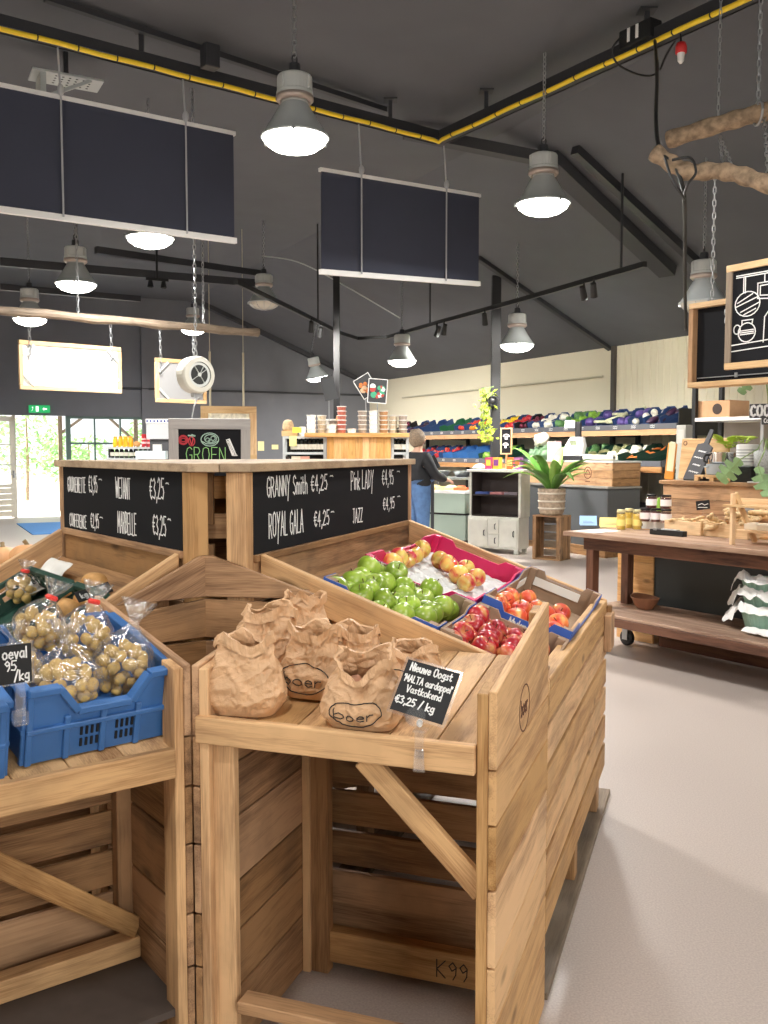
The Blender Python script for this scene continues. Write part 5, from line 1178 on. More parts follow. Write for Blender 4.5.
# wine row (horizontal tray)
b = MB(); b.box((0, 0, .025), (.19, .1, .05)); o = b.build('carton', mat('pink_white_carton', (236, 226, 216), .7), bevel=.003); o.location = ion(px2x(318), .12, zi-.394+.0); o.rotation_euler = (0, 0, IRZ); tag(o, 'low white tray of goods at the right of the island low shelf', 'box')
TUB = mat('clear_tub_plastic', (228, 226, 220), .25, noise_amt=.0); tubp = {}
def tub(px, dy, k, n, cont, lab):
    c = {'nuts': (176, 134, 92), 'white': (240, 238, 232), 'red': (168, 92, 76), 'mixed': (190, 176, 150), 'grey': (150, 138, 126)}[cont]
    if cont not in tubp:
        r = thing('deli_tub', lab, 'tub', (0, 0, 0)); b = MB(); b.lathe([(0, 0), (.042, 0), (.05, .038), (.052, .04), (.052, .043)], 16); b.build('tub', mat('tub_of_'+cont, c, .35, noise_amt=.35, nscale=60), r); b = MB(); b.lathe([(.0535, .0395), (.055, .041), (.055, .047), (.05, .049), (.03, .0475), (0, .0475)], 16); b.build('lid', TUB, r); tubp[cont] = r; o = r
    else: o = dup(tubp[cont])
    o.location = ion(px2x(px), .12+dy, zi+.0005+k*.0495); o.rotation_euler = (0, 0, random.random()); tag(o, lab, 'tub', 'stacked deli tubs on the island')
for px, dy, n, cont, lab in [(311.5, 0, 4, 'white', 'leftmost stack'), (322, .06, 4, 'mixed', 'second stack from the left'), (332, 0, 2, 'white', 'low pile in front of the left stacks'), (342, .02, 6, 'red', 'tall reddish stack left of centre'), (352, .0, 1, 'white', 'single low pile at the centre'), (333, .14, 3, 'grey', 'stack behind the left low pile'), (363, .03, 5, 'grey', 'tall greyish stack right of centre'), (374, .0, 5, 'white', 'white stack under the hanging pictures'), (384.5, .04, 5, 'nuts', 'brown stack right of the white one'), (394.5, .1, 4, 'mixed', 'first short stack at the right end'), (404, .04, 4, 'grey', 'second short stack at the right end')]:
    for k in range(n): tub(px, dy, k, n, cont, 'lidded tub in the %s on the island top' % lab)
# beehive basket, box, notes
q = ion(px2x(290), .15, zi-.035); b = MB(); b.lathe([(0, 0), (.058, 0), (.062, .03), (.06, .07), (.05, .1), (.035, .118), (0, .124)], 20); 
b2_ = MB(); b2_.box((0, 0, .03), (.17, .14, .06)); o = b2_.build('wooden_box', FRAMEWOOD, bevel=.003); o.location = q; tag(o, 'small pale wooden box under the round straw basket', 'box')
for i in range(len(b.V)):
    b.V[i] = b.V[i]*1
o = b.build('straw_basket', mat('straw', (186, 158, 122), .8, noise_amt=.2, nscale=60, bump=.6, bscale=120), smooth=True); o.location = q+Vector((-.02, 0, .06)); tag(o, 'domed straw basket on the left end of the island', 'basket')
b = MB(); b.lathe([(0, 0), (.036, 0), (.036, .1), (.028, .104), (0, .104)], 16); o = b.build('white_canister', WHITEPL); o.location = ion(px2x(302.5), .12, zi-.035); tag(o, 'white canister right of the straw basket', 'canister')
for px, py, w, h, c in [(293, 441, .08, .11, (250, 240, 160)), (297, 430, .1, .06, (250, 226, 90))]:
    q = P(px, py, IY-.02); b = MB(); b.box((0, 0, 0), (w, .003, h)); o = b.build('note_card', mat('yellow_note_%d' % px, c, .8)); o.location = q+Vector((0, -.0, 0)); o.rotation_euler = (radians(6), 0, .2); tag(o, ('tall pale' if px == 293 else 'small bright')+' yellow note hanging at the left end of the island', 'note')
# pictures on sticks above the tubs, and a black sheet
def stickcard(px, py, w, h, tilt, lab, art, dy):
    q = P(px, py, IY+.1+dy); t = thing('display_card', lab, 'sign', (q.x, q.y, zi+.0), IRZ)
    z = q.z-zi; R = Matrix.Rotation(tilt, 3, 'Y')
    b = MB(); b.box((0, 0, z), (w, .006, h), R); cd_ = b.build('card', mat('dark_picture_card', (52, 54, 56), .5), t)
    b = MB()
    for lo, hi in (((-w/2, h/2), (w/2, h/2)), ((-w/2, -h/2), (w/2, -h/2)), ((-w/2, -h/2), (-w/2, h/2)), ((w/2, -h/2), (w/2, h/2))): b.beam(Vector((0, -.004, z))+R@Vector((lo[0], 0, lo[1])), Vector((0, -.004, z))+R@Vector((hi[0], 0, hi[1])), .008, .006, up=(0, 1, 0))
    b.build('edge', WHITEPL if art else STEELDK, t)
    b = MB(); b.tube([(0, .006, .005), (0, .006, z-h/2+.03)], .005, 6); b.box((0, .006, .003), (.07, .05, .006)); b.build('stick', STEEL, t)
    if art:
        rg = random.Random(px)
        for k, c in enumerate(art):
            b = MB()
            for i in range(5):
                x, zz = rg.uniform(-.32, .32)*w, rg.uniform(-.28, .28)*h; b.lathe([(w*rg.uniform(.10, .18), .0042), (w*.08, .0052), (0, .0056)], 9, Vector((0, 0, z))+R@Vector((x, 0, zz)), R@Matrix.Rotation(pi/2, 3, 'X'))
            b.build('printed_food', mat('print_%d_%d' % c[:2], c, .6), cd_)
stickcard(366, 386, .19, .23, radians(-32), 'tilted dark food picture card above the tubs', [(206, 120, 60), (226, 190, 150)], .06)
stickcard(377.5, 391, .205, .26, radians(4), 'upright dark food picture card in front of the tilted one', [(176, 66, 60), (220, 226, 220), (66, 160, 120)], 0)
stickcard(329, 388, .14, .26, radians(-14), 'leaning plain black sheet above the left tubs', None, .1)
b = MB(); b.box((0, 0, .08), (.2, .12, .16)); o = b.build('carton', WHITECARD, bevel=.003); o.location = ion(px2x(330), .35, zi+.0005); o.rotation_euler = (0, 0, IRZ); tag(o, 'white carton behind the left tubs on the island', 'box')
b = MB(); b.lathe([(0, 0), (.022, 0), (.03, .12), (.012, .2), (0, .2)], 12); o = b.build('bread_bag', mat('paper_bread', (200, 150, 100), .7)); o.location = ion(px2x(338), .3, zi+.0005); o.rotation_euler = (0, radians(0), 0); tag(o, 'tall tan paper cone standing beside the white carton', 'cone')
# wall notes and a round loaf behind the centre stand
for px, py, w, h, lab in [(261, 446, .14, .2, 'larger pale yellow note on the dark wall'), (275, 447, .15, .1, 'smaller pale yellow note on the dark wall')]:
    b_ = bpix(px); q = RW(.02, b_, 0); q.z = P(px, py, q.y).z; b = MB(); b.box((0, 0, 0), (w*1.2, .006, h*1.2)); o = b.build('wall_note', mat('pale_yellow_note', (246, 232, 176), .8)); o.location = q; o.rotation_euler = (0, 0, GABLE_RZ); tag(o, lab, 'note')

# ================================================================== SHELF WITH JUICE AT THE WINDOW
JY = 14.0; JO = P(132, 450, JY); JO.z = 0
t = thing('drinks_shelf', 'open metal shelf with drinks in front of the left window', 'shelf', JO, .15); jz_ = lambda py: P(132, py, JY).z; jx = lambda px: (px-132)*JY/F
b = MB()
for z in (.3, .8, jz_(458)-.03, jz_(447)-.03): b = MB(); b.b2((jx(106), 0, z), (jx(158), .4, z+.03)); b.build('board', MET, t)
for x in (107, 132, 156): b = MB(); b.b2((jx(x)-.02, .36, 0), (jx(x)+.02, .4, jz_(447))); b.build('upright', STEELDK, t)
JR = rotz(.15); jon = lambda px, y, z: JO+JR@Vector((jx(px), y, z))
jp = None
for k in range(4):
    if jp is None:
        jp = thing('juice_jar', '', 'jar', (0, 0, 0)); b = MB(); b.lathe([(0, 0), (.034, 0), (.036, .01), (.036, .11), (.028, .13), (.028, .14)], 14); b.build('glass', mat('orange_juice_glass', (244, 176, 40), .2), jp, smooth=True); b = MB(); b.lathe([(.03, .138), (.03, .16), (0, .16)], 14); b.build('lid', mat('orange_lid', (236, 150, 40), .5), jp); o = jp
    else: o = dup(jp)
    o.location = jon(115+k*5, .12, jz_(447)); tag(o, 'orange juice jar in the row on the drinks shelf', 'jar', 'juice jars on the drinks shelf')
b = MB(); b.ell((0, 0, .045), (.055, .05, .045), None, 14, 10, .1, 1); o = b.build('bread_roll', mat('bread_crust', (206, 150, 92), .7), smooth=True); o.location = jon(136, .12, jz_(447)); tag(o, 'round bread roll right of the juice jars', 'bread')
for k in range(2):
    t2 = thing('red_tin', 'red tin, %s of the two on the drinks shelf' % ('left' if k == 0 else 'right'), 'tin', jon(143+k*5.2, .12, jz_(447)), 0, 'red tins on the drinks shelf'); b = MB(); b.lathe([(0, 0), (.036, 0), (.037, .19), (.034, .195), (0, .195)], 16); b.build('can', mat('red_tin_paint', (186, 40, 50), .4), t2); b = MB(); b.lathe([(.0375, .05), (.0375, .08)], 16); b.lathe([(.0375, .11), (.0375, .13)], 16); b.build('band', mat('pink_band', (240, 190, 190), .6), t2)
for k in range(9):
    o = dup(bp, jon(112+k*4.6, .1, jz_(458)), None, 'dark bottle under the juice jars on the drinks shelf', 'bottles on the drinks shelf')
q = P(161, 425, 13.0); t = thing('cash_box', 'grey box with a blue checked rim left of the grey sandwich board', 'box', (q.x, q.y, 0), .1)
b = MB(); b.box((0, 0, q.z-.09), (.36, .3, .22)); b.build('body', mat('light_grey_box', (168, 170, 172), .6), t, bevel=.006)
b = MB(); b.box((0, 0, q.z+.05), (.37, .31, .06)); b.build('rim', WHITECARD, t)
b = MB()
for k in range(8): b.box((-.165+k*.047, -.157, q.z+.05), (.022, .006, .03))
b.build('check_marks', mat('navy_check', (40, 60, 130), .6), t)
b = MB(); b.box((0, 0, (q.z-.2)/2), (.28, .24, q.z-.2)); b.build('pedestal', DGREY, t, bevel=.004)
q = P(152, 455, 11.5); t = thing('display_tray', 'pale blue tray of packs behind the left chalkboard', 'tray', (q.x, q.y, 0), .1); b = MB(); b.box((0, 0, q.z), (.36, .25, .1)); b.build('tray', mat('pale_blue_tray', (196, 214, 222), .5), t, bevel=.004); b = MB(); b.box((0, 0, (q.z-.05)/2), (.3, .2, q.z-.05)); b.build('stand', DGREY, t)
b = MB(); b.box((.07, -.02, q.z+.09), (.1, .08, .08)); b.build('pack', WHITECARD, t)

# ================================================================== PRODUCE WALL
def e_at(px, bo):
    k = (px-384)/F; o = C0+BD*bo; return (o.x-k*o.y)/(k*ED.y-ED.x)
b1, b2w = 1.0, 1.45
zup = P(519, 433, RW(e_at(519, b1), b1).y).z; zlo = P(560, 466.5, RW(e_at(640, b2w), b2w).y).z
eA, eB = e_at(392, b1), e_at(677, b1)
t = thing('produce_rack', 'long two tier produce rack along the cream wall with wooden edges', 'shelf', RW((eA+eB)/2, .5), ROOM_RZ)
half = (eB-eA)/2
# local: x along the wall towards the camera, y into the wall (b = .5 - y)
yb = lambda bb_: .5-bb_
def tilt_tier(z0, bf, rise, x0, x1, nm):
    b = MB(); b.prism([(x0, yb(bf), z0-.03), (x0, yb(.12), z0-.03+rise), (x0, yb(.12), z0+rise-.055), (x0, yb(bf), z0-.055)], (x1-x0, 0, 0)); b.build(nm, DGREY, t)
    b = MB(); b.b2((x0, yb(bf)-.025, z0-.09), (x1, yb(bf), z0-.0)); b.build('wood_edge', SHELFWOOD, t, bevel=.003)
    b = MB(); b.b2((x0, yb(bf)-.035, z0+.005), (x1, yb(bf)-.005, z0+.085)); s = b.build('price_rail', mat('grey_price_rail', (96, 98, 104), .6), t)
    b = MB(); x = x0+.2
    while x < x1-.3:
        for r in range(2): ribbon(b, [[(0, 0), (.02, .012), (.04, 0), (.055, .013), (.08, .0), (.1, .012)]], (x, yb(bf)-.036, z0+.025+r*.026), (1, 0, 0), Z3, .007)
        x += .42
    b.build('chalk_price_marks', CHALK, s)
tilt_tier(zup, b1, .30, -half, half, 'upper_tier'); 
xl1 = e_at(662, b2w)-(eA+eB)/2
tilt_tier(zlo, b2w, .30, -half, xl1, 'lower_tier')
tilt_tier(.55, b2w+.15, .15, -half, xl1, 'bottom_tier')
for k in range(6):
    x = -half+.06+k*(2*half-.12)/5; b = MB(); b.b2((x-.03, yb(.11), 0), (x+.03, yb(.04), zup+.25)); b.b2((x-.025, yb(b1)+.02, zup-.1), (x+.025, yb(.11), zup-.04)); b.b2((x-.025, yb(b2w)+.02, zlo-.1), (x+.025, yb(.11), zlo-.04)); b.build('bracket', STEELDK, t)
b = MB(); b.b2((half, yb(b1), zup-.1), (half+.02, yb(.1), zup+.3)); b.build('end_board', BLACKPL, t)
TO = Vector(t.location); TRm = rotz(ROOM_RZ)
def ton(x, bb_, z): return TO+TRm@Vector((x, yb(bb_), z))
VEG = {}
def vegproto(kind):
    if kind in VEG: return dup(VEG[kind])
    spec = {'tomato': ((.045, .045, .04), (214, 58, 40)), 'orange': ((.05, .05, .048), (240, 140, 40)), 'yellow_pepper': ((.05, .05, .06), (244, 196, 30)), 'red_pepper': ((.05, .05, .06), (178, 28, 36)), 'aubergine': ((.045, .1, .045), (62, 34, 62)), 'turnip': ((.05, .05, .05), (226, 220, 204)), 'lettuce': ((.08, .08, .07), (128, 172, 62)), 'leek': ((.022, .2, .022), (226, 226, 190)), 'carrot': ((.018, .09, .018), (226, 130, 62)), 'cauliflower': ((.08, .08, .065), (236, 232, 214)), 'broccoli': ((.065, .065, .06), (96, 128, 92)), 'celeriac': ((.075, .075, .07), (150, 150, 104)), 'beetroot': ((.04, .04, .04), (110, 34, 58)), 'herb_bunch': ((.05, .09, .08), (88, 130, 76)), 'purple_cabbage': ((.075, .075, .07), (92, 74, 140))}[kind]
    r, c = spec; b = MB()
    bump = .35 if kind in ('lettuce', 'cauliflower', 'broccoli', 'herb_bunch', 'celeriac') else .08
    if kind == 'leek': b.tube([(0, -.2, 0), (0, -.1, 0), (.004, .08, .0), (0, .2, .012)], [.018, .022, .022, .03], 10)
    elif kind == 'carrot': b.tube([(0, -.09, 0), (0, 0, .002), (0, .075, 0), (0, .09, 0)], [.004, .014, .019, .008], 9)
    elif 'pepper' in kind:
        b.lathe([(0, -.055), (.03, -.06), (.046, -.02), (.05, .03), (.035, .055), (.012, .046), (0, .045)], 18)
        for i, v in enumerate(b.V): a = atan2(v.y, v.x); k = 1+.09*cos(a*4); b.V[i] = Vector((v.x*k, v.y*k, v.z))
    else: b.ell((0, 0, 0), r, None, 16, 12, bump, 2)
    if bump > .3:
        for i, v in enumerate(b.V): b.V[i] = v*(1+.16*noise.noise(v*38))
    o = b.build(kind, mat(kind+'_skin', c, .45, noise_amt=.2, nscale=25), smooth=True); o['_r'] = max(r[0], r[2]); VEG[kind] = o
    st = MB(); 
    if kind in ('tomato', 'yellow_pepper', 'red_pepper', 'aubergine', 'orange'):
        z = r[2]*.9; st.tube([(0, 0, z*.85), (.004, 0, z*1.25)], [.008, .005], 6); st.build('stem', STALK, o)
    return o
def rack_crate(x, bf, z0, rise, depth, mt, kind, n, lab, w=.37):
    """a crate lying on a tilted tier with its vegetables"""
    sl = rise/(bf-.12); ang = atan(sl); c = ton(x, bf-.06-depth/2, z0-.03+sl*(.06+depth/2)+.004)
    t = thing('produce_crate', lab, 'crate', c); t.rotation_euler = Euler((ang, 0, ROOM_RZ), 'XYZ')
    h = .19; d = depth; b = MB(); b.box((0, 0, .005), (w, d, .01)); b.build('base', mt, t)
    for (x0, y0, x1, y1) in ((-w/2, -d/2, w/2, -d/2), (w/2, -d/2, w/2, d/2), (w/2, d/2, -w/2, d/2), (-w/2, d/2, -w/2, -d/2)):
        a = Vector((x0, y0, 0)); e = Vector((x1, y1, 0)); X = (e-a).normalized(); L = (e-a).length; n_ = Vector((-X.y, X.x, 0)); m = MB()
        dip = y0 != y1; hh = h if not (y0 == -d/2 and y1 == -d/2) else h*.55
        m.prism([a+X*p[0]+Z3*p[1] for p in ([(0, 0), (L, 0), (L, hh), (L*.78, hh), (L*.68, hh*.75), (L*.32, hh*.75), (L*.22, hh), (0, hh)])], n_*.01)
        m.beam(a+Z3*hh*.4-n_*.003, e+Z3*hh*.4-n_*.003, .008, .012); m.build('side', mt, t)
    Rm = Euler((ang, 0, ROOM_RZ), 'XYZ').to_matrix(); rg = random.Random(hash(lab) % 999 if False else len(lab)*7+int(x*100))
    if kind:
        cols = 3 if n > 6 else 2
        for k in range(n):
            o = vegproto(kind); lx = -w*.32+(k % cols)*w*.64/(cols-1)+rg.uniform(-.015, .015); ly = -d*.32+(k//cols)*(d*.68/max(1, (n-1)//cols))+rg.uniform(-.015, .015)
            lz = .1+rg.uniform(0, .03)
            o.location = c+Rm@Vector((lx, ly, lz)); o.rotation_euler = (rg.uniform(-.35, .35)+ang, rg.uniform(-.35, .35), ROOM_RZ+rg.uniform(-.5, .5)); o.scale = (1.15,)*3
            tag(o, kind.replace('_', ' ')+' in the '+lab.split(',')[0], kind.split('_')[-1], kind.replace('_', ' ')+' in produce crates')
    return t
up = [(402, BLACKPL, 'beetroot', 6, 'black crate at the far left of the upper tier'), (420, NAVYPL, 'aubergine', 6, 'navy crate of aubergines above the shopper'), (437, NAVYPL, None, 0, 'empty navy crate right of the aubergines'), (455, mat('bright_dark_green_plastic', (30, 92, 58), .5), None, 0, 'empty green crate on the upper tier'), (470, NAVYPL, 'tomato', 9, 'navy crate of tomatoes on the upper tier'), (482, NAVYPL, 'orange', 9, 'navy crate of oranges beside the trailing plant'), (506, NAVYPL, 'yellow_pepper', 9, 'navy crate of yellow peppers right of the steel column'), (519, NAVYPL, 'red_pepper', 9, 'navy crate of red peppers on the upper tier'), (532, BLACKPL, 'beetroot', 9, 'black crate of beetroot on the upper tier'), (545, NAVYPL, 'turnip', 9, 'navy crate of white turnips left of the scale'), (558, NAVYPL, 'cauliflower', 4, 'navy crate of cauliflowers behind the scale'), (572, NAVYPL, 'herb_bunch', 6, 'navy crate of herbs right of the scale'), (586, NAVYPL, 'lettuce', 6, 'navy crate of lettuce on the upper tier'), (601, NAVYPL, 'purple_cabbage', 4, 'navy crate of purple cabbage on the upper tier'), (617, NAVYPL, 'leek', 6, 'navy crate of leeks on the upper tier'), (633, NAVYPL, 'purple_cabbage', 4, 'navy crate of dark cabbage right of the leeks'), (648, NAVYPL, 'turnip', 6, 'navy crate of pale turnips near the rack end'), (664, NAVYPL, 'aubergine', 4, 'navy crate at the near end of the upper tier')]
xc = (eA+eB)/2
def widths(L, bo):
    xs = [e_at(q[0], bo) for q in L]; return [min(.40, min(abs(xs[i]-xs[j]) for j in (i-1, i+1) if 0 <= j < len(xs))-.012) for i in range(len(xs))]
for (px, m, kind, n, lab), w_ in zip(up, widths(up, b1-.3)): rack_crate(e_at(px, b1-.3)-xc, b1, zup, .30, .6, m, kind, n, lab, w_)
lo = [(424, NAVYPL, 'red_pepper', 6, 'navy crate of red peppers on the lower tier behind the shopper'), (437, NAVYPL, 'tomato', 9, 'navy crate of tomatoes on the lower tier'), (449, NAVYPL, 'red_pepper', 6, 'navy crate of peppers on the lower tier'), (463, BLUEPL, None, 0, 'bright blue empty crate on the lower tier'), (478, BLUEPL, None, 0, 'second bright blue crate on the lower tier'), (500, GREENPL, 'lettuce', 4, 'green crate of lettuce behind the tea boxes'), (548, GREENPL, 'herb_bunch', 6, 'dark crate of leafy herbs left of the scale'), (586, GREENPL, 'herb_bunch', 6, 'dark crate of grey green herbs right of the scale'), (607, GREENPL, 'celeriac', 6, 'dark crate of celeriac on the lower tier'), (627, GREENPL, 'cauliflower', 6, 'dark crate of white cauliflower on the lower tier'), (646, GREENPL, 'carrot', 9, 'dark crate of carrots at the near end of the lower tier')]
for (px, m, kind, n, lab), w_ in zip(lo, widths(lo, b2w-.4)): rack_crate(e_at(px, b2w-.4)-xc, b2w, zlo, .30, .8, m, kind, n, lab, w_)

# ================================================================== FREEZER, CABINET, COUNTER WITH SCALE
def edbox(px, pyfloor): q = G(px, pyfloor, 0); return q
# pale green chest freezer
fz = P(447, 450, 15.2); fz.z = 0; t = thing('chest_freezer', 'pale green chest freezer with a raised glass edge beside the shopper', 'freezer', fz, ROOM_RZ+.5)
b = MB(); b.b2((-.55, -.35, .12), (.55, .45, .52)); b.b2((-.55, -.38, .55), (.55, .45, .86)); b.build('body', FREEZER, t, bevel=.01)
b = MB(); b.b2((-.53, -.33, 0), (.53, .43, .118)); b.b2((-.55, -.36, .521), (.55, .44, .549)); b.build('dark_gap', BLACKPL, t)
b = MB(); b.b2((-.57, -.4, .861), (-.5, .47, .91)); b.b2((.5, -.4, .861), (.57, .47, .91)); b.b2((-.5, -.4, .861), (.5, -.34, .91)); b.b2((-.5, .41, .861), (.5, .47, .91)); b.build('rim', WHITEPL, t, bevel=.005)
FZR = rotz(ROOM_RZ+.5); fon = lambda x, y, z: fz+FZR@Vector((x, y, z))
for k, (x, y, c, l) in enumerate([(-.36, -.15, (180, 196, 120), 'pale green'), (-.1, -.18, (236, 214, 140), 'yellow'), (.16, -.12, (240, 226, 170), 'cream'), (.38, -.2, (226, 110, 60), 'orange')]):
    b = MB(); b.box((0, 0, .05), (.22, .22, .09)); b.ell((0, 0, .095), (.08, .08, .03)); o = b.build('food_pack', mat('pack_'+l.replace(' ', '_'), c, .5), bevel=.02); o.location = fon(x, y, .862); o.rotation_euler = (0, 0, ROOM_RZ+.3*k); tag(o, l+' food pack lying in the chest freezer top', 'pack')
# weighing table behind: metal trays and a dark screen
sc_ = P(450, 450, 15.6); sc_.z = 0; t = thing('prep_table', 'steel preparation table with bowls behind the freezer', 'table', sc_, ROOM_RZ+.5)
b = MB(); b.b2((-.45, -.1, 1.06), (.45, .35, 1.1)); b.build('top', STEEL, t, bevel=.004)
for x in (-.42, .42):
    for y in (-.07, .32): b = MB(); b.b2((x-.02, y-.02, 0), (x+.02, y+.02, 1.059)); b.build('leg', STEEL, t)
for k, (px, c, l) in enumerate([(441, (186, 188, 186), 'left'), (453, (206, 206, 200), 'right')]):
    b = MB(); b.lathe([(0, 0), (.1, .0), (.17, .09), (.18, .1), (.165, .1), (.1, .012), (0, .01)], 20); o = b.build('steel_bowl', STEEL, smooth=True); o.location = sc_+rotz(ROOM_RZ+.5)@Vector((-.22+.42*k, .08, 1.101)); tag(o, l+' steel bowl on the preparation table', 'bowl')
q = P(432, 464, 13.6); t = thing('scale_screen', 'dark tilted screen in front of the shopper', 'screen', (q.x, q.y, 0), -.5); b = MB(); b.box((0, 0, q.z), (.2, .02, .2), Matrix.Rotation(-.5, 3, 'Y')); b.build('screen', BLACKPL, t, bevel=.004); b = MB(); b.box((0, .02, q.z/2-.03), (.04, .03, q.z-.08)); b.box((0, .02, .01), (.3, .25, .02)); b.build('stand', STEELDK, t)
# white metal cabinet with a dark open shelf on it
cq = G(476, 552, 0); t = thing('metal_cabinet', 'chipped white metal cabinet with small handles under the dark shelf', 'cabinet', cq, ROOM_RZ+.5)
cz = P(476, 516, cq.y).z; cl = .71; b = MB(); b.b2((-.15, 0, .07), (cl, .36, cz)); b.build('body', WHITEPAINT, t, bevel=.012)
for (x0, x1, z0, z1) in ((-.13, .2, .1, cz-.04), (.215, .385, .1, cz*.52), (.215, .385, cz*.55, cz-.04), (.40, cl-.02, .1, cz-.04)):
    b = MB(); b.b2((x0, -.018, z0), (x1, -.001, z1)); d = b.build('door', WHITEPAINT, t, bevel=.006); b = MB(); b.tube([(x1-.05, -.02, (z0+z1)/2-.04), (x1-.05, -.045, (z0+z1)/2-.03), (x1-.05, -.045, (z0+z1)/2+.03), (x1-.05, -.02, (z0+z1)/2+.04)], .008, 6); b.build('handle', STEELDK, d)
for x in (-.11, cl-.05):
    for y in (.04, .31): b = MB(); b.b2((x-.03, y-.03, 0), (x+.03, y+.03, .069)); b.build('foot', WHITEPAINT, t)
CR = rotz(ROOM_RZ+.5); con = lambda x, y, z: cq+CR@Vector((x, y, z))
sz = P(476, 472, cq.y).z
t = thing('open_shelf', 'dark open shelf with a white frame standing on the white cabinet', 'shelf', con(0, 0, cz+.001), ROOM_RZ+.5); hs = sz-cz
b = MB(); b.b2((-.13, .02, 0), (-.10, .34, hs)); b.b2((cl-.02, .02, 0), (cl+.02, .34, hs)); b.b2((-.17, -.01, hs), (cl+.05, .36, hs+.04)); b.build('frame', WHITEPAINT, t, bevel=.004)
BR = mat('dark_brown_shelf_lining', (52, 42, 38), .6); b = MB(); b.b2((-.10, .31, 0), (cl-.02, .34, hs)); b.b2((-.10, .04, 0), (cl-.02, .31, .02)); b.b2((-.10, .04, hs*.46), (cl-.02, .31, hs*.46+.02)); b.b2((-.099, .03, .02), (-.085, .31, hs)); b.b2((cl-.04, .03, .02), (cl-.021, .31, hs)); b.build('lining', BR, t)
for k, (x, c, l) in enumerate([(.05, (70, 92, 160), 'blue'), (.30, (206, 140, 142), 'pink'), (.54, (130, 120, 130), 'grey')]):
    b = MB(); b.box((0, 0, .02), (.21, .2, .036)); b.box((0, -.005, .02), (.205, .2, .026)); o = b.build('book', mat('book_'+l, c, .6), bevel=.003); o.location = con(x, .16, cz+hs*.46+.022); o.rotation_euler = (0, 0, ROOM_RZ+.5); tag(o, l+' book lying on the middle board of the dark shelf', 'book')
for k, (x, c, c2, l) in enumerate([(.14, (196, 60, 110), (240, 200, 70), 'magenta'), (.27, (240, 180, 60), (120, 60, 130), 'yellow'), (.50, (236, 110, 50), (250, 200, 120), 'orange'), (.62, (150, 96, 150), (230, 120, 60), 'purple')]):
    t2 = thing('tea_box', l+' tea box standing on top of the dark shelf', 'box', con(x, .16, sz+.041), ROOM_RZ+.5); b = MB(); b.box((0, 0, .09), (.11, .1, .18)); b.build('box', mat('tea_'+l, c, .5), t2, bevel=.002); b = MB(); b.box((0, -.051, .1), (.08, .003, .09)); b.build('printed_panel', mat('tea_print_'+l, c2, .5), t2)
b = MB(); b.grid(lambda s, w: Vector((-.12+.24*s, -.1+.2*w, .03+.06*sin(pi*s)*sin(pi*w)+.012*noise.noise(Vector((s*5, w*5, 2))))), 12, 12); o = b.build('white_cloth', WHITECARD, smooth=True, solid=.004); o.location = con(-.03, .16, sz+.03); tag(o, 'crumpled white cloth on the left end of the dark shelf', 'cloth')

# dark counter with the wooden crate box and the scale
kq = G(607, 558, 0); KR = rotz(ROOM_RZ); kon = lambda x, y, z: kq+KR@Vector((x, y, z))
kz = P(607, 487, kq.y).z; t = thing('dark_counter', 'dark grey service counter below the wooden box and scale', 'counter', kq, ROOM_RZ)
b = MB(); b.b2((-2.4, 0, .1), (0, .6, kz-.03)); b.build('body', mat('dark_grey_counter', (84, 86, 88), .6), t, bevel=.004)
b = MB(); b.b2((-2.42, -.02, kz-.029), (.02, .62, kz)); b.build('worktop', mat('grey_worktop', (140, 138, 132), .5), t, bevel=.004)
b = MB(); b.b2((-1.3, -.06, 0), (.02, -.001, .14)); b.b2((-2.4, .02, 0), (-.02, .58, .099)); b.build('plinth', PINE_OLD, t, bevel=.003)
xz = P(607, 463, kq.y).z-kz
t = thing('wooden_box', 'long wooden box with a round burnt emblem on the dark counter', 'box', kon(0, .1, kz+.001), ROOM_RZ)
b = MB()
for k in range(3): b.b2((-2.0, -.02, k*xz/3+.002), (-.02, .0, (k+1)*xz/3-.002)); b.b2((-.02, -.02, k*xz/3+.002), (.0, .5, (k+1)*xz/3-.002)); b.b2((-2.0, .48, k*xz/3+.002), (-.02, .5, (k+1)*xz/3-.002))
b.build('boards', PINE_OLD, t, bevel=.003)
b = MB(); b.b2((-2.02, -.03, xz), (.01, .51, xz+.025)); b.build('lid', mat('white_grey_tabletop', (196, 196, 190), .5), t, bevel=.003)
b = MB(); ribbon(b, [circle(0, 0, .085, .085), [(-.06, -.02), (0, .05), (.06, -.02), (-.06, -.02)], [(-.05, -.13), (.05, -.13)]], (-.55, -.021, xz*.55), (1, 0, 0), Z3, .014); b.build('burnt_emblem', mat('burnt_brown_stamp', (96, 58, 40), .8), t)
ztop = kz+xz+.027
t = thing('shop_scale', 'white shop scale with a black display column on the wooden box', 'scale', kon(-1.12, .3, ztop), ROOM_RZ+.5)
b = MB(); b.box((0, 0, .035), (.34, .34, .07)); b.build('base', BLACKPL, t, bevel=.01)
b = MB(); b.prism([(-.17, -.18, .08), (.17, -.18, .08), (.15, -.05, .22), (.1, .0, .36), (-.1, .0, .36), (-.15, -.05, .22)], (0, .14, .0)); b.box((0, 0, .085), (.38, .36, .025)); b.build('white_housing', WHITEPL, t, bevel=.012)
b = MB(); b.box((0, .1, .42), (.09, .06, .36)); b.build('display_column', BLACKPL, t, bevel=.008)
b = MB(); b.box((0, -.09, .27), (.1, .02, .08), Matrix.Rotation(.5, 3, 'X')); b.build('display', mat('lcd_grey_green', (150, 160, 130), .3), t)
b = MB(); b.box((-.12, .06, .56), (.16, .05, .12)); b.build('ticket_printer', WHITEPL, t, bevel=.006)
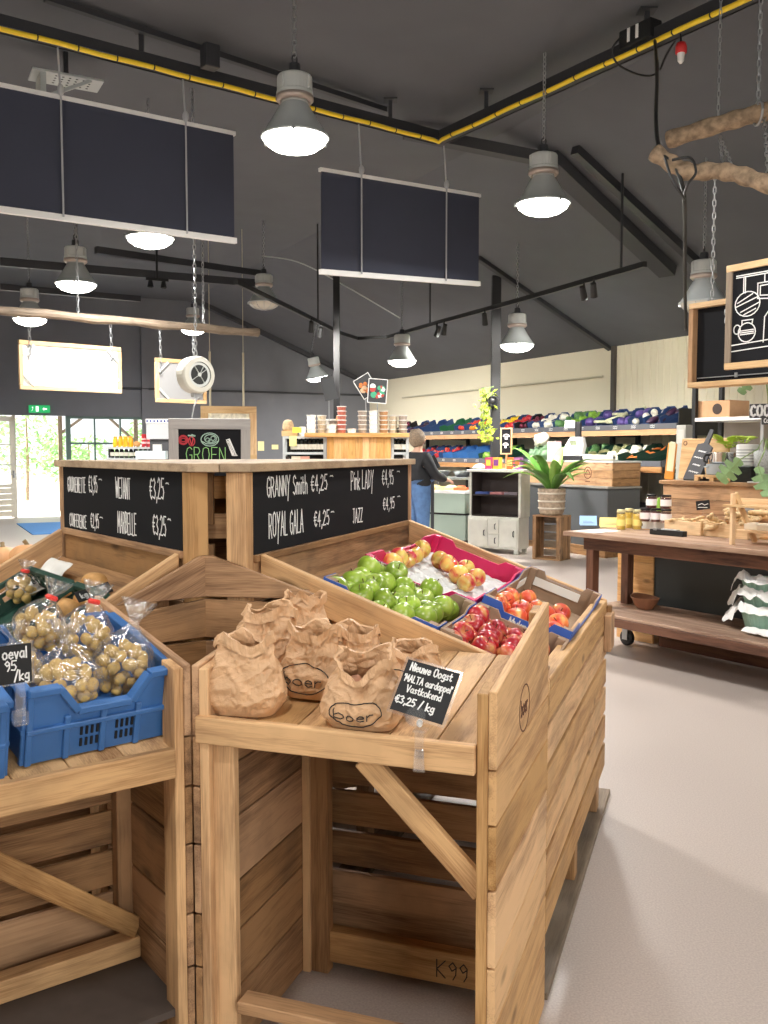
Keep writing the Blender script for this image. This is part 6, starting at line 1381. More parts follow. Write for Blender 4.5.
for k, (x, l) in enumerate([(-.35, 'right'), (-.55, 'left')]):
    t2 = thing('paper_roll', 'rolled paper, %s one on the wooden box right of the scale' % l, 'paper roll', kon(x, .2, ztop), ROOM_RZ+.3); b = MB(); b.tube([(-.18, 0, .045), (.18, 0, .045)], .044, 14); b.build('roll', mat('grey_paper', (190, 184, 170), .7), t2, smooth=False); b = MB(); b.tube([(-.182, 0, .045), (.182, 0, .045)], .018, 10); b.build('core', BLACKPL, t2)
for k in range(5):
    o = vegproto('broccoli'); o.location = kon(-1.95+.14*(k % 3)+.05*(k//3), .12+.1*(k//3), ztop+.09+.1*(k//3)); o.scale = (1.5,)*3; tag(o, 'broccoli head piled at the left end of the wooden box', 'broccoli', 'broccoli heads beside the scale')
o = vegproto('cauliflower'); o.location = kon(-1.8, .16, ztop+.33); o.scale = (1.7,)*3; tag(o, 'big pale cauliflower crowning the broccoli pile', 'cauliflower')
for k, l in ((0, 'left'), (1, 'right')):
    t2 = thing('drink_carton', 'pink and white tall carton, %s of the pair left of the scale' % l, 'carton', kon(-1.52+.13*k, .15, ztop), ROOM_RZ); b = MB(); b.box((0, 0, .13), (.1, .1, .26)); b.build('carton', mat('grey_carton', (206, 206, 200), .6), t2, bevel=.004); b = MB(); b.box((0, 0, .277), (.1, .1, .03)); b.box((0, -.052, .06), (.08, .003, .08)); b.build('pink_band', mat('pink_band', (240, 190, 190), .6), t2)
# plant pot on an upright crate
pq = G(546, 560, 0); t = thing('slatted_crate', 'weathered wooden crate stood on end under the potted plant', 'crate', pq, ROOM_RZ+.45)
hz = P(546, 517, pq.y).z; w = .44; b = MB()
for k in range(5): b.b2((-w/2+.025, .3, .03+k*hz/5.2), (w/2-.025, .315, .03+k*hz/5.2+hz/6.4))
b.build('back_slats', GREYWOOD, t, bevel=.002); b = MB()
for k in range(3): b.b2((-w/2, .0+.11*k, .02), (-w/2+.018, .1+.11*k, hz)); b.b2((w/2-.018, .0+.11*k, .02), (w/2, .1+.11*k, hz))
b.b2((-w/2, 0, 0), (w/2, .32, .019)); b.b2((-w/2, 0, hz+.001), (w/2, .32, hz+.02)); b.build('side_boards', PINE_OLD, t, bevel=.002)
for s in (-1, 1):
    b = MB(); b.prism([(s*(w/2-.02), -.012, 0), (s*(w/2-.06), -.012, 0), (s*(w/2-.06), -.012, hz), (s*(w/2-.02), -.012, hz)], (0, .011, 0)); b.build('corner_post', PINE_OLD, t)
pt = Vector((pq.x, pq.y, hz+.021))+rotz(ROOM_RZ+.45)@Vector((0, .15, 0))
t = thing('potted_plant', 'leafy green plant in a banded basket pot on the wooden crate', 'plant', pt)
b = MB(); b.lathe([(0, 0), (.14, 0), (.17, .03), (.185, .12), (.19, .3), (.196, .37), (.186, .38), (.18, .36), (.17, .34), (0, .33)], 28); b.build('pot', mat('woven_beige_pot', (172, 152, 130), .7, noise_amt=.3, nscale=26, bump=.5, bscale=60), t, smooth=True)
b = MB()
for z in (.1, .2, .31): b.lathe([(.186+.01*(z-.1)*4, z-.012), (.193+.01*(z-.1)*4, z), (.186+.01*(z-.1)*4, z+.012)], 28)
b.build('pale_band', mat('pale_band', (216, 206, 190), .7), t)
b = MB(); b.lathe([(0, .336), (.17, .335)], 20); b.build('soil', mat('soil', (50, 38, 30), .9), t)
def strap(mb, p, a, L, w, rise, droop):
    d = Vector((cos(a), sin(a), 0)); s = Vector((-sin(a), cos(a), 0)); n = 10; V = []
    for i in range(n+1):
        f = i/n; c = Vector(p)+d*(L*(f*.5+f*f*.35))+Z3*(L*(rise*f-droop*f*f*f)); ww = w*(sin(pi*min(1, f*.92+.08))**.8)*(1 if f < 1 else 0)
        V += [c-s*ww+Z3*ww*.35, c-Z3*.002, c+s*ww+Z3*ww*.35]
    mb.add(V, [(i*3+k, i*3+k+1, i*3+k+4, i*3+k+3) for i in range(n) for k in (0, 1)])
rg = random.Random(4)
for k in range(22):
    b = MB(); a = k*2.4+rg.uniform(-.3, .3); strap(b, (.05*cos(a), .05*sin(a), .335), a, rg.uniform(.5, .88), rg.uniform(.05, .08), rg.uniform(.65, 1.15), rg.uniform(.2, .6)); b.build('leaf', LEAF if k % 3 else mat('bright_green_leaf', (150, 190, 90), .4, noise_amt=.2, nscale=8), t, smooth=True, solid=.003)
# trailing plant and round black lamp on the column
cp = P(486, 396, 14.95); t = thing('trailing_plant', 'yellow green trailing plant hanging beside the black steel column', 'plant', cp); t.scale = (1.3,)*3
b = MB(); rg = random.Random(8)
for k in range(110):
    f = rg.random(); p = Vector((rg.gauss(0, .045+.02*sin(f*9)), rg.gauss(-.02, .04), -.62*f+.06)); a = Euler((rg.uniform(-1, 1), rg.uniform(-1, 1), rg.uniform(0, 6))).to_matrix(); l = rg.uniform(.025, .05)
    V = [p+a@Vector(v) for v in ((-l, 0, 0), (-.2*l, -l*.7, .008), (l, 0, 0), (-.2*l, l*.7, .008), (0, 0, -.012))]; b.add(V, [(0, 1, 4), (1, 2, 4), (2, 3, 4), (3, 0, 4)])
lv = b.build('leaves', mat('yellow_green_leaf', (178, 196, 72), .5, noise_amt=.3, nscale=20), t, solid=.002)
b = MB()
for k in range(4): b.tube([(.0, .02, .08), (.03*cos(k*1.6), -.02, -.1), (.05*cos(k*1.6+1), -.01, -.34), (.04*cos(k*1.6+2), 0, -.58)], .005, 5)
b.lathe([(0, .03), (.05, .03), (.06, .1), (.055, .1), (.045, .04)], 14); b.tube([(0, .05, .09), (.1, .06, .12)], .008); b.build('vine_and_holder', STALK, t)
q = P(492, 401, 14.95); t = thing('round_speaker', 'round black fitting clamped to the black steel column', 'speaker', q); t.scale = (1.3,)*3; b = MB(); b.ell((0, 0, 0), (.085, .08, .07)); b.box((.03, .07, 0), (.05, .06, .04)); b.build('body', BLACKPL, t, smooth=True); b = MB(); b.lathe([(.05, .0), (.062, .012), (.05, .02)], 18, (0, -.07, 0), Matrix.Rotation(pi/2, 3, 'X')); b.build('ring', STEELDK, t)
q = con(.385, .22, 0); q.z = P(494, 441, q.y).z; t = thing('small_framed_sign', 'small wood framed black sign standing on the dark shelf before the steel column', 'sign', (q.x, q.y, 0), ROOM_RZ+.7)
b = MB(); z = q.z; b.b2((-.09, -.01, z-.2), (-.07, .01, z+.2)); b.b2((.07, -.01, z-.2), (.09, .01, z+.2)); b.b2((-.07, -.01, z+.18), (.07, .01, z+.2)); b.b2((-.07, -.01, z-.2), (.07, .01, z-.18)); b.b2((-.012, .011, sz+.041), (.012, .03, z)); b.box((0, .02, sz+.051), (.12, .1, .02)); b.build('frame', FRAMEWOOD, t)
b = MB(); b.b2((-.07, -.004, z-.18), (.07, .004, z+.18)); s = b.build('panel', BLACKBOARD, t); b = MB(); ribbon(b, [circle(0, .07, .045, .03, 12, 0, pi), [(-.045, .07), (.045, .07)], [(-.015, .07), (-.015, .03), (.015, .03), (.015, .07)], circle(-.01, -.06, .04, .03, 12, 0, pi), [(-.05, -.06), (.03, -.06)], [(-.02, -.06), (-.02, -.1), (.0, -.1), (.0, -.06)]], (0, -.005, z), (1, 0, 0), Z3, .014); b.build('chalk_drawing', CHALK, s)

# ================================================================== THE SHOPPER
def person():
    q = P(418, 450, 12.9); t = thing('person', 'person in a black jacket and blue jeans, seen from behind, reaching right', 'person', (q.x, q.y, 0), -.95)
    def skin(name, V, E, R, m, sub=2):
        me = bpy.data.meshes.new(name); me.from_pydata(V, E, []); o = bpy.data.objects.new(name, me); COL.objects.link(o); o.parent = t
        md = o.modifiers.new('skin', 'SKIN'); md.use_smooth_shade = True
        if not me.skin_vertices: 
            bm = bmesh.new(); bm.from_mesh(me); bm.verts.layers.skin.verify(); bm.to_mesh(me); bm.free()
        for i, r in enumerate(R): 
            sv = me.skin_vertices[0].data[i]; sv.radius = r if isinstance(r, tuple) else (r, r); sv.use_root = (i == 0)
        o.modifiers.new('sub', 'SUBSURF').levels = sub; o.modifiers['sub'].render_levels = sub; me.materials.append(m); return o
    V = [(0, 0, 1.0)]; E = []; R = [(.15, .105)]
    def add(par, p, r): V.append(p); R.append(r); E.append((par, len(V)-1)); return len(V)-1
    s1 = add(0, (0, 0, 1.2), (.135, .095)); s2 = add(s1, (0, 0, 1.4), (.165, .105)); nk = add(s2, (0, -.005, 1.535), .055); hd = add(nk, (0, .015, 1.62), .062); hc = add(hd, (0, .02, 1.70), (.078, .09)); add(hc, (0, .01, 1.765), (.06, .07))
    SK = mat('light_skin', (222, 176, 150), .5)
    J = {}
    for s in (-1, 1):
        hip = add(0, (s*.09, 0, .92), .088); kn = add(hip, (s*.1, .02, .52), .058); an = add(kn, (s*.1, -.02, .10), .04); add(an, (s*.105, .1, .045), .034)
        sh = add(s2, (s*.185, -.01, 1.44), .056)
        if s > 0: el = add(sh, (s*.25, .1, 1.2), .043); wr_ = add(el, (s*.2, .34, 1.14), .029)
        else: el = add(sh, (s*.24, .02, 1.17), .043); wr_ = add(el, (s*.21, .22, 1.02), .029)
        J[s] = (V[sh], V[el], V[wr_])
        d = (Vector(V[wr_])-Vector(V[el])).normalized(); sd = Vector((s, 0, 0)); up_ = sd.cross(d)
        pm = add(wr_, tuple(Vector(V[wr_])+d*.06), (.034, .02))
        for k in range(4):
            off = (k-1.5)*.019; L = [.07, .08, .076, .058][k]; a = add(pm, tuple(Vector(V[pm])+d*.03+sd*off), .0095); c = add(a, tuple(Vector(V[a])+d*L*.5-Z3*.008), .0085); add(c, tuple(Vector(V[c])+d*L*.4-Z3*.02), .0075)
        a = add(pm, tuple(Vector(V[wr_])+d*.04-sd*.036), .011); add(a, tuple(Vector(V[a])+d*.045-sd*.018), .009)
    body = skin('body', V, E, R, SK)
    # jacket
    V2 = [(0, 0, .95), (0, 0, 1.2), (0, -.005, 1.41), (0, -.01, 1.515)]; E2 = [(0, 1), (1, 2), (2, 3)]; R2 = [(.235, .19), (.225, .18), (.25, .19), (.09, .09)]
    for s in (-1, 1):
        a, c, w_ = J[s]; i = len(V2); V2 += [a, c, w_]; R2 += [.10, .075, .058]; E2 += [(2, i), (i, i+1), (i+1, i+2)]
    skin('jacket', V2, E2, R2, mat('black_jacket', (34, 36, 40), .7, noise_amt=.2, nscale=12))
    V3 = [(0, 0, 1.28), (.09, 0, .9), (.1, .02, .52), (.1, -.02, .13), (-.09, 0, .9), (-.1, .02, .52), (-.1, -.02, .13)]; skin('jeans', V3, [(0, 1), (1, 2), (2, 3), (0, 4), (4, 5), (5, 6)], [(.2, .16), .135, .09, .075, .135, .09, .075], mat('blue_jeans', (92, 128, 178), .8, noise_amt=.15, nscale=15))
    for s in (-1, 1): skin('shoe', [(s*.1, -.05, .05), (s*.103, .05, .045), (s*.108, .15, .035)], [(0, 1), (1, 2)], [(.046, .05), (.05, .045), (.042, .034)], BLACKPL)
    b = MB(); b.ell((0, -.018, 1.715), (.118, .125, .128), None, 24, 18)
    keep = []
    for i, v in enumerate(b.V):
        l = v-Vector((0, -.012, 1.715)); k = 1+.13*noise.noise(l*24)+.08*noise.noise(l*55)
        if l.y > .06 and l.z < .05: k *= .72
        b.V[i] = Vector((0, -.012, 1.715))+l*k
    b.build('hair', mat('grey_blond_hair', (150, 132, 112), .75, noise_amt=.3, nscale=60), t, smooth=True)
    b = MB(); b.ell((0, .112, 1.685), (.014, .022, .022)); 
    for s in (-1, 1): b.ell((s*.082, .01, 1.69), (.012, .024, .034))
    b.build('face_features', SK, t, smooth=True)
    b = MB()
    for s in (-1, 1): b.ell((s*.034, .1, 1.706), (.013, .01, .007))
    b.build('eyes', mat('dark_eye', (50, 44, 42), .3), t); b = MB(); b.ell((0, .103, 1.645), (.025, .009, .007)); b.build('mouth', mat('lip_red', (176, 100, 96), .5), t)
person()
# ================================================================== TABLE ON CASTORS AT RIGHT
TQ = G(626, 645, 0); TF = Fr((TQ.x, TQ.y), -35)
t = thing('work_table', 'dark wooden table on castors with a plank top and low shelf at right', 'table', TF.at(-.2, -.7), TF.rz); tc0 = TF.loc(t.location)
T = lambda v, u, z: Vector((v-tc0.x, u-tc0.y, z))
TT = .92
b = MB()
for k in range(4): b.b2(T(-.5+k*.1625+.001, -1.9, TT-.035), T(-.5+(k+1)*.1625-.001, .22, TT))
b.build('top', TABLEWOOD, t, bevel=.003)
b = MB(); b.b2(T(-.44, -1.85, TT-.13), T(-.41, .06, TT-.036)); b.b2(T(.04, -1.85, TT-.13), T(.07, .06, TT-.036)); b.b2(T(-.41, .03, TT-.13), T(.04, .06, TT-.036)); b.build('apron', DARKWOOD, t, bevel=.003)
SZ = .335
for v in (-.40, .0):
    for u in (.0, -1.75):
        b = MB(); b.b2(T(v-.035, u-.035, SZ), T(v+.035, u+.035, TT-.036)); b.build('leg', DARKWOOD, t, bevel=.004)
        c = MB(); c.lathe([(0, .15), (.03, .15), (.03, .16), (0, .16)], 12, T(v, u, .08)); c.b2(T(v-.05, u-.05, SZ-.095), T(v+.05, u+.05, SZ-.085)); c.box(T(v-.03, u-.01, .13), (.006, .05, .16)); c.box(T(v+.03, u-.01, .13), (.006, .05, .16)); c.box(T(v, u, .225), (.07, .06, .02)); fk = c.build('castor', STEEL, t)
        c = MB(); c.lathe([(0, -.02), (.05, -.022), (.062, -.015), (.062, .015), (.05, .022), (0, .02)], 18, T(v, u-.01, .0625), Matrix.Rotation(pi/2, 3, 'Y')); c.build('wheel', BLACKPL, fk)
b = MB()
for k in range(4): b.b2(T(-.5+k*.16+.001, -1.9, SZ-.022), T(-.5+(k+1)*.16-.001, .12, SZ-.0005))
b.build('low_shelf', TABLEWOOD, t, bevel=.003)
b = MB(); b.b2(T(-.51, -1.92, SZ-.085), T(-.485, .13, SZ-.022)); b.b2(T(.12, -1.92, SZ-.085), T(.14, .13, SZ-.022)); b.b2(T(-.485, .105, SZ-.085), T(.12, .13, SZ-.022)); b.build('shelf_apron', DARKWOOD, t, bevel=.003)
def ont(px, py, z=TT): q = G(px, py, z); return TF.loc(q)
# bowl on the low shelf
q = G(645, 609, SZ); t = thing('wooden_bowl', 'brown oval wooden bowl on the low shelf of the table', 'bowl', (q.x, q.y, SZ+.001), TF.rz+1.2)
b = MB(); b.lathe([(0, .0), (.07, .0), (.10, .03), (.135, .085), (.14, .09), (.13, .09), (.09, .03), (.06, .012), (0, .012)], 28)
for i, v in enumerate(b.V): b.V[i] = Vector((v.x*1.0, v.y*.72, v.z+.012*(abs(v.x)/.14)**2))
b.build('bowl', mat('brown_turned_wood', (136, 92, 66), .5, noise_amt=.2, nscale=14), t, smooth=True); b = MB()
for s in (-1, 1): b.box((s*.142, 0, .098), (.03, .05, .012))
b.build('grip', mat('brown_turned_wood', (136, 92, 66), .5), t, bevel=.004)
# stacked pleated pots in tissue
PLEAT = mat('mint_green_pleated_pot', (164, 202, 184), .5, noise_amt=.06, nscale=12); TIS = mat('white_tissue_paper', (240, 240, 238), .8)
q = G(756, 634, SZ); 
for k, (lab, sx) in enumerate([('lowest mint green pleated bowl on the low shelf', 0), ('middle mint green bowl wrapped in tissue', .01), ('topmost mint green bowl of the wrapped stack', .0)]):
    t = thing('pleated_bowl', lab, 'bowl', (q.x+.12+sx, q.y+.1, SZ+.001+k*.105), k*.4, 'wrapped bowls on the low shelf'); b = MB()
    b.lathe([(0, 0), (.13, 0), (.14, .01), (.172, .13), (.176, .14), (.166, .14), (.132, .02), (0, .018)], 96)
    for i, v in enumerate(b.V):
        a = atan2(v.y, v.x); kk = 1+.012*cos(a*48)*(1 if v.xy.length > .1 else 0); b.V[i] = Vector((v.x*kk, v.y*kk, v.z))
    b.build('bowl', PLEAT, t, smooth=False)
    b = MB(); rg = random.Random(k+3)
    def tis(s, w_, k=k):
        th = pi*.62+s*pi*.98; r = .15+w_*(.09+.06*max(0, sin(s*9+k*2))); z = .128+.05*sin(w_*3.0)*(1+.7*noise.noise(Vector((s*7, k, 0))))-.10*w_*w_*max(0, sin(s*7+k))+.035*noise.noise(Vector((s*12, w_*6, k*3)))
        return Vector((cos(th)*r, sin(th)*r, z+.01))
    b.grid(tis, 44, 10); b.build('tissue_wrap', TIS, t, smooth=False, solid=.0015)
b = MB(); b.grid(lambda s, w_: Vector((-.17+.34*s, -.05+.1*w_, .018+.045*sin(pi*w_)*(1-.5*s)+.01*noise.noise(Vector((s*8, w_*4, 2))))), 20, 8); o = b.build('crumpled_tissue', TIS, solid=.003); o.location = (q.x+.02, q.y-.12, SZ+.001); o.rotation_euler = (0, 0, TF.rz+1.4); tag(o, 'crumpled white tissue lying in front of the lowest bowl', 'tissue')
# things on the table top
for px, py, c, w, l in [(588, 525, (150, 186, 230), .14, 'pale blue'), (612, 527, (244, 226, 140), .2, 'pale yellow')]:
    p = ont(px, py); t = thing('folded_card', l+' folded card standing on the left end of the table', 'card', TF.at(p.x, p.y, TT+.001), -.15); b = MB(); b.prism([(-w/2, -.055, 0), (-w/2, -.052, 0), (-w/2, .0, .072), (-w/2, .052, 0), (-w/2, .055, 0), (-w/2, .0, .077)], (w, 0, 0)); b.build('card', mat('card_'+l.replace(' ', '_'), c, .7), t); b = MB(); ribbon(b, [[(-w*.3, .0), (w*.3, .0)], [(-w*.3, .014), (w*.2, .014)]], (0, -.041, .022), (1, 0, 0), (0, .053, .075), .003); b.build('printed_lines', mat('grey_print', (120, 120, 130), .8), t)
p = ont(575, 529); b = MB(); b.box((0, 0, .002), (.3, .22, .003)); o = b.build('paper_sheet', WHITECARD); o.location = TF.at(-.3, .05, TT+.0005); o.rotation_euler = (0, 0, TF.rz); tag(o, 'white paper sheet flat on the left end of the table', 'paper')
jar = {}
def jar_at(px, py, z, kind, lab, v=None):
    if kind not in jar:
        r = thing('jar', lab, 'jar', (0, 0, 0)); s = 1
        if kind == 'mustard': R_, h, c, cl_ = .036, .155, (226, 192, 70), (206, 196, 150)
        else: R_, h, c, cl_ = .042, .105, (92, 30, 34), (40, 36, 38)
        b = MB(); b.lathe([(0, .003), (R_*.93, .003), (R_*.93, h*.8), (0, h*.82)], 16); b.build('contents', mat(kind+'_filling', c, .4), r, smooth=False)
        b = MB(); b.lathe([(0, 0), (R_, 0), (R_, h*.82), (R_*.86, h*.9), (R_*.86, h*.92)], 20); b.build('glass', JARGLASS, r, smooth=True)
        b = MB(); b.lathe([(R_*.92, h*.88), (R_*.94, h*.9), (R_*.94, h), (R_*.85, h*1.02), (0, h*1.02)], 20); b.build('lid', mat(kind+'_lid', cl_, .4, metal=.3), r)
        if kind != 'mustard': b = MB(); b.lathe([(R_*1.005, h*.2), (R_*1.012, h*.22), (R_*1.012, h*.66), (R_*1.005, h*.68)], 20); b.build('paper_label', mat('white_jar_label', (236, 230, 230), .7), r)
        else: b = MB(); b.lathe([(R_*1.005, h*.2), (R_*1.012, h*.22), (R_*1.012, h*.5), (R_*1.005, h*.52)], 20); b.build('paper_label', mat('yellow_jar_label', (240, 222, 130), .7), r)
        jar[kind] = r; o = r
    else: o = dup(jar[kind])
    q = G(px, py, z); o.location = (q.x, q.y, z+.0005); o.rotation_euler = (0, 0, random.random()*6); tag(o, lab, 'jar', 'yellow mustard jars' if kind == 'mustard' else 'dark red jam jars'); return o
for px, l in ((621, 'left of the three'), (629, 'middle of the three'), (637, 'right of the three')): jar_at(px, 529.5-(px == 629)*1.5, TT, 'mustard', 'yellow mustard jar, %s beside the jam stack' % l)
q = G(658, 528, TT); t = thing('white_tray', 'low white tray box carrying the jam jars', 'tray', (q.x, q.y+.02, TT+.001), TF.rz)
b = MB(); b.box((0, 0, .032), (.34, .40, .064)); b.build('box', WHITEPL, t, bevel=.004); b = MB(); b.box((-.171, .06, .032), (.004, .1, .02)); b.build('grip_slot', HOLE_SHADE, t)
zj = TT+.0665
for i, (px, py) in enumerate([(645, 521.5), (656, 522), (666, 523), (672, 518), (677, 517)]):
    jar_at(px, py, zj, 'jam', 'dark red jam jar, %s in the lower row on the white tray' % ['first', 'second', 'third', 'fourth', 'fifth'][i])
for i, (px, py) in enumerate([(650, 505), (665, 506), (672, 505)]):
    o = jar_at(px, py, zj, 'jam', 'dark red jam jar, %s in the upper row of the stack' % ['left', 'middle', 'right'][i]); q = P(px, py, o.location.y if False else TF.at(0, 0).y); 
    base = [(650.5, 521.8), (665, 522.8), (675, 517.5)][i]; qq = G(base[0], base[1], zj); o.location = (qq.x+.01, qq.y+.02, zj+.1085)
b = MB(); b.lathe([(0, 0), (.02, 0), (.024, .1), (.01, .13), (.012, .15), (0, .155)], 12); o = b.build('green_bottle', mat('green_bottle', (140, 190, 80), .3), smooth=True); qq = G(661, 516, zj); o.location = (qq.x, qq.y+.07, zj+.001); tag(o, 'small light green bottle between the jam jars', 'bottle')
# wooden crates of ginger
def lowcrate(px0, px1, py, lab, d=.3, h=.1):
    a = G(px0, py, TT); e = G(px1, py+ (px1-px0)*.085, TT); w = (e-a).length; ang = TF.rz-pi/2
    X = -TF.u; c = a+X*w/2+TF.v*d/2; t = thing('ginger_crate', lab, 'crate', (c.x, c.y, TT+.001), atan2(X.y, X.x)); b = MB()
    b.b2((-w/2, -d/2, 0), (w/2, -d/2+.012, h)); b.b2((-w/2, d/2-.012, 0), (w/2, d/2, h)); b.b2((-w/2, -d/2+.013, 0), (-w/2+.012, d/2-.013, h)); b.b2((w/2-.012, -d/2+.013, 0), (w/2, d/2-.013, h)); b.build('boards', FRAMEWOOD, t, bevel=.002); b = MB(); b.b2((-w/2+.013, -d/2+.013, .002), (w/2-.013, d/2-.013, .012)); b.build('base', FRAMEWOOD, t); return c, X, w
c1, X1, w1_ = lowcrate(664, 701, 533, 'low pale wooden crate of small ginger pieces beside the jam jars'); c2, X2, w2_ = lowcrate(703, 748, 536, 'low pale wooden crate heaped with large ginger roots')
GIN = mat('ginger_skin', (206, 176, 132), .7, noise_amt=.2, nscale=30)
def ginger(c, s, lab, grp, rg):
    b = MB(); p = Vector((0, 0, 0)); a = 0; pts = [p]
    for k in range(4): a += rg.uniform(-.5, .5); p = p+Vector((cos(a), sin(a), rg.uniform(-.15, .15)))*s*.55; pts.append(p)
    b.tube(pts, [s*.18, s*.26, s*.22, s*.26, s*.12], 9)
    for k in (1, 2, 3): d = Vector((rg.uniform(-.4, .4), rg.choice((-1, 1)), rg.uniform(-.1, .6))).normalized(); b.tube([pts[k], pts[k]+d*s*.35, pts[k]+d*s*.62], [s*.2, s*.22, s*.13], 8)
    o = b.build('ginger_root', GIN, smooth=True); m = o.modifiers.new('sub', 'SUBSURF'); m.levels = 1; m.render_levels = 1; o.location = c; o.rotation_euler = (rg.uniform(-.2, .2), rg.uniform(-.2, .2), rg.uniform(0, 6)); tag(o, lab, 'ginger', grp)
rg = random.Random(12)
for k in range(12): ginger(c1+X1*((k % 4)/3-.5)*w1_*.7+TF.v*((k//4)-1)*.07+Z3*(.085+rg.uniform(0, .02)), .052, 'small ginger piece in the crate beside the jam jars', 'small ginger pieces', rg)
for k in range(12): ginger(c2+X2*((k % 4)/3-.5)*w2_*.62+TF.v*((k//4)-1)*.07+Z3*(.1+.025*(k//4)+rg.uniform(0, .04)), .085, 'large ginger root heaped in the right crate', 'large ginger roots', rg)
for px, py, dark, lab in [(703, 505, True, 'black price card on a stand above the small ginger'), (747, 508, False, 'silver price card on a stand above the large ginger')]:
    q = P(px, py, (c1 if dark else c2).y+.02); t = thing('price_card', lab, 'price sign', (q.x, q.y, TT+.013), -.1); z = q.z-TT-.013
    b = MB(); b.box((0, 0, z), (.10, .006, .068), Matrix.Rotation(-.12, 3, 'Y')); s = b.build('card', mat('black_card', (24, 24, 26), .7) if dark else mat('silver_card', (150, 152, 156), .25, metal=.6), t); b = MB(); b.tube([(0, .004, .0), (0, .004, z-.02)], .006); b.box((0, .004, .003), (.05, .04, .006)); b.build('stand', ACRYL if dark else STEEL, t)
    if dark: b = MB(); ribbon(b, [[(-.035, .0), (-.01, .012), (.01, .0), (.035, .01)], [(-.035, -.018), (.03, -.018)]], (0, -.0032, z), (1, 0, 0), Z3, .005); b.build('white_marks', CHALK, s)
q = G(668, 535.5, TT); t = thing('metal_clamp', 'dark metal bar tool lying on the front of the table', 'tool', (q.x, q.y, TT+.001), TF.rz+pi/2+.0); 
b = MB(); b.box((0, 0, .02), (.3, .05, .04)); b.build('bar', BLACKPL, t, bevel=.004); b = MB(); b.box((-.02, 0, .043), (.14, .045, .008)); b.box((.1, 0, .04), (.03, .055, .015)); b.build('steel_plate', STEEL, t, bevel=.002)
# wooden display rack at the right edge
q = G(776, 545, TT); t = thing('tiered_rack', 'pale wooden tiered rack with paper packets at the right photo edge', 'rack', (q.x+.02, q.y+.02, TT+.001), TF.rz-pi/2+pi)
b = MB()
for s in (-.18, .18): b.beam((s, -.02, .0), (s, .22, .34), .02, .04, up=(0, 1, 0)); b.beam((s, .24, .0), (s, .24, .34), .02, .04, up=(0, 1, 0))
b.build('upright', FRAMEWOOD, t, bevel=.002)
for z, y in ((.085, .06), (.26, .2)): b = MB(); b.box((0, y, z), (.44, .2, .015)); b.box((0, y-.1, z+.02), (.44, .012, .05)); b.build('shelf', FRAMEWOOD, t, bevel=.002)
for k in range(4):
    b = MB(); b.box((0, 0, .02), (.085, .1, .04)); b.box((0, 0, .042), (.06, .075, .006)); o = b.build('paper_packet', mat('cream_packet', (236, 226, 206), .7), bevel=.006); o.location = Vector((q.x+.02, q.y+.02, TT+.001))+rotz(TF.rz-pi/2+pi)@Vector((-.15+.1*k, .06, .094)); o.rotation_euler = (0, 0, TF.rz-pi/2+pi+.1*k); tag(o, 'cream paper packet on the lower shelf of the tiered rack', 'packet', 'paper packets on the rack')

# ================================================================== KITCHEN COUNTER BEHIND THE TABLE
CV = .20
cu0 = TF.onv(617, 600, CV).y; cuM = TF.onv(653, 600, CV).y; cue = -2.6
t = thing('plank_counter', 'plank clad counter with a dark panel standing behind the table', 'counter', TF.at(CV+.3, (cu0+cue)/2), TF.rz); kc = TF.loc(t.location)
K = lambda v, u, z: Vector((v-kc.x, u-kc.y, z))
CZ = .90
b = MB(); n = 7
for k in range(n): b.b2(K(CV, cuM, .0+k*CZ/n+.001), K(CV+.022, cu0, (k+1)*CZ/n-.001))
for k in range(n): b.b2(K(CV+.023, cu0-.022, k*CZ/n+.001), K(CV+.75, cu0, (k+1)*CZ/n-.001))
b.build('planks', HONEY, t, bevel=.002)
b = MB(); b.b2(K(CV+.01, cue, .12), K(CV+.03, cuM-.001, CZ)); b.build('dark_panel', mat('dark_slate_panel', (62, 66, 66), .5), t)
b = MB(); b.b2(K(CV-.02, cue, 0), K(CV+.0, cuM-.08, .17)); b.build('kick_board', DARKWOOD, t, bevel=.002)
b = MB(); b.b2(K(CV-.01, cue, CZ+.001), K(CV+.8, cu0+.02, CZ+.03)); b.build('counter_top', HONEY, t, bevel=.003)
RV = .42; r0 = TF.onv(663, 500, RV); rt = TF.onv(663, 480, RV).z; ru0 = r0.y
b = MB(); z0 = CZ+.031; hh = (rt-.03-z0)/3
for k in range(3): b.b2(K(RV, cue, z0+k*hh+.001), K(RV+.022, ru0, z0+(k+1)*hh-.001)); b.b2(K(RV+.023, ru0-.022, z0+k*hh+.001), K(RV+.5, ru0, z0+(k+1)*hh-.001))
b.build('riser_planks', PINE_OLD, t, bevel=.002)
b = MB(); b.b2(K(RV-.03, cue, rt-.03), K(RV+.52, ru0+.02, rt)); b.build('riser_top', PINE_OLD, t, bevel=.003)
def onr(px, v=RV+.12): q = TF.onv(px, 470, v); return q.y
def ron(px, v, z=0): return TF.at(v, onr(px, v), rt+.001+z)
def rz_at(px, py, v): return TF.onv(px, py, v).z-rt
SR_ = TF.rz-pi/2     # local x to the right along the counter, local y away
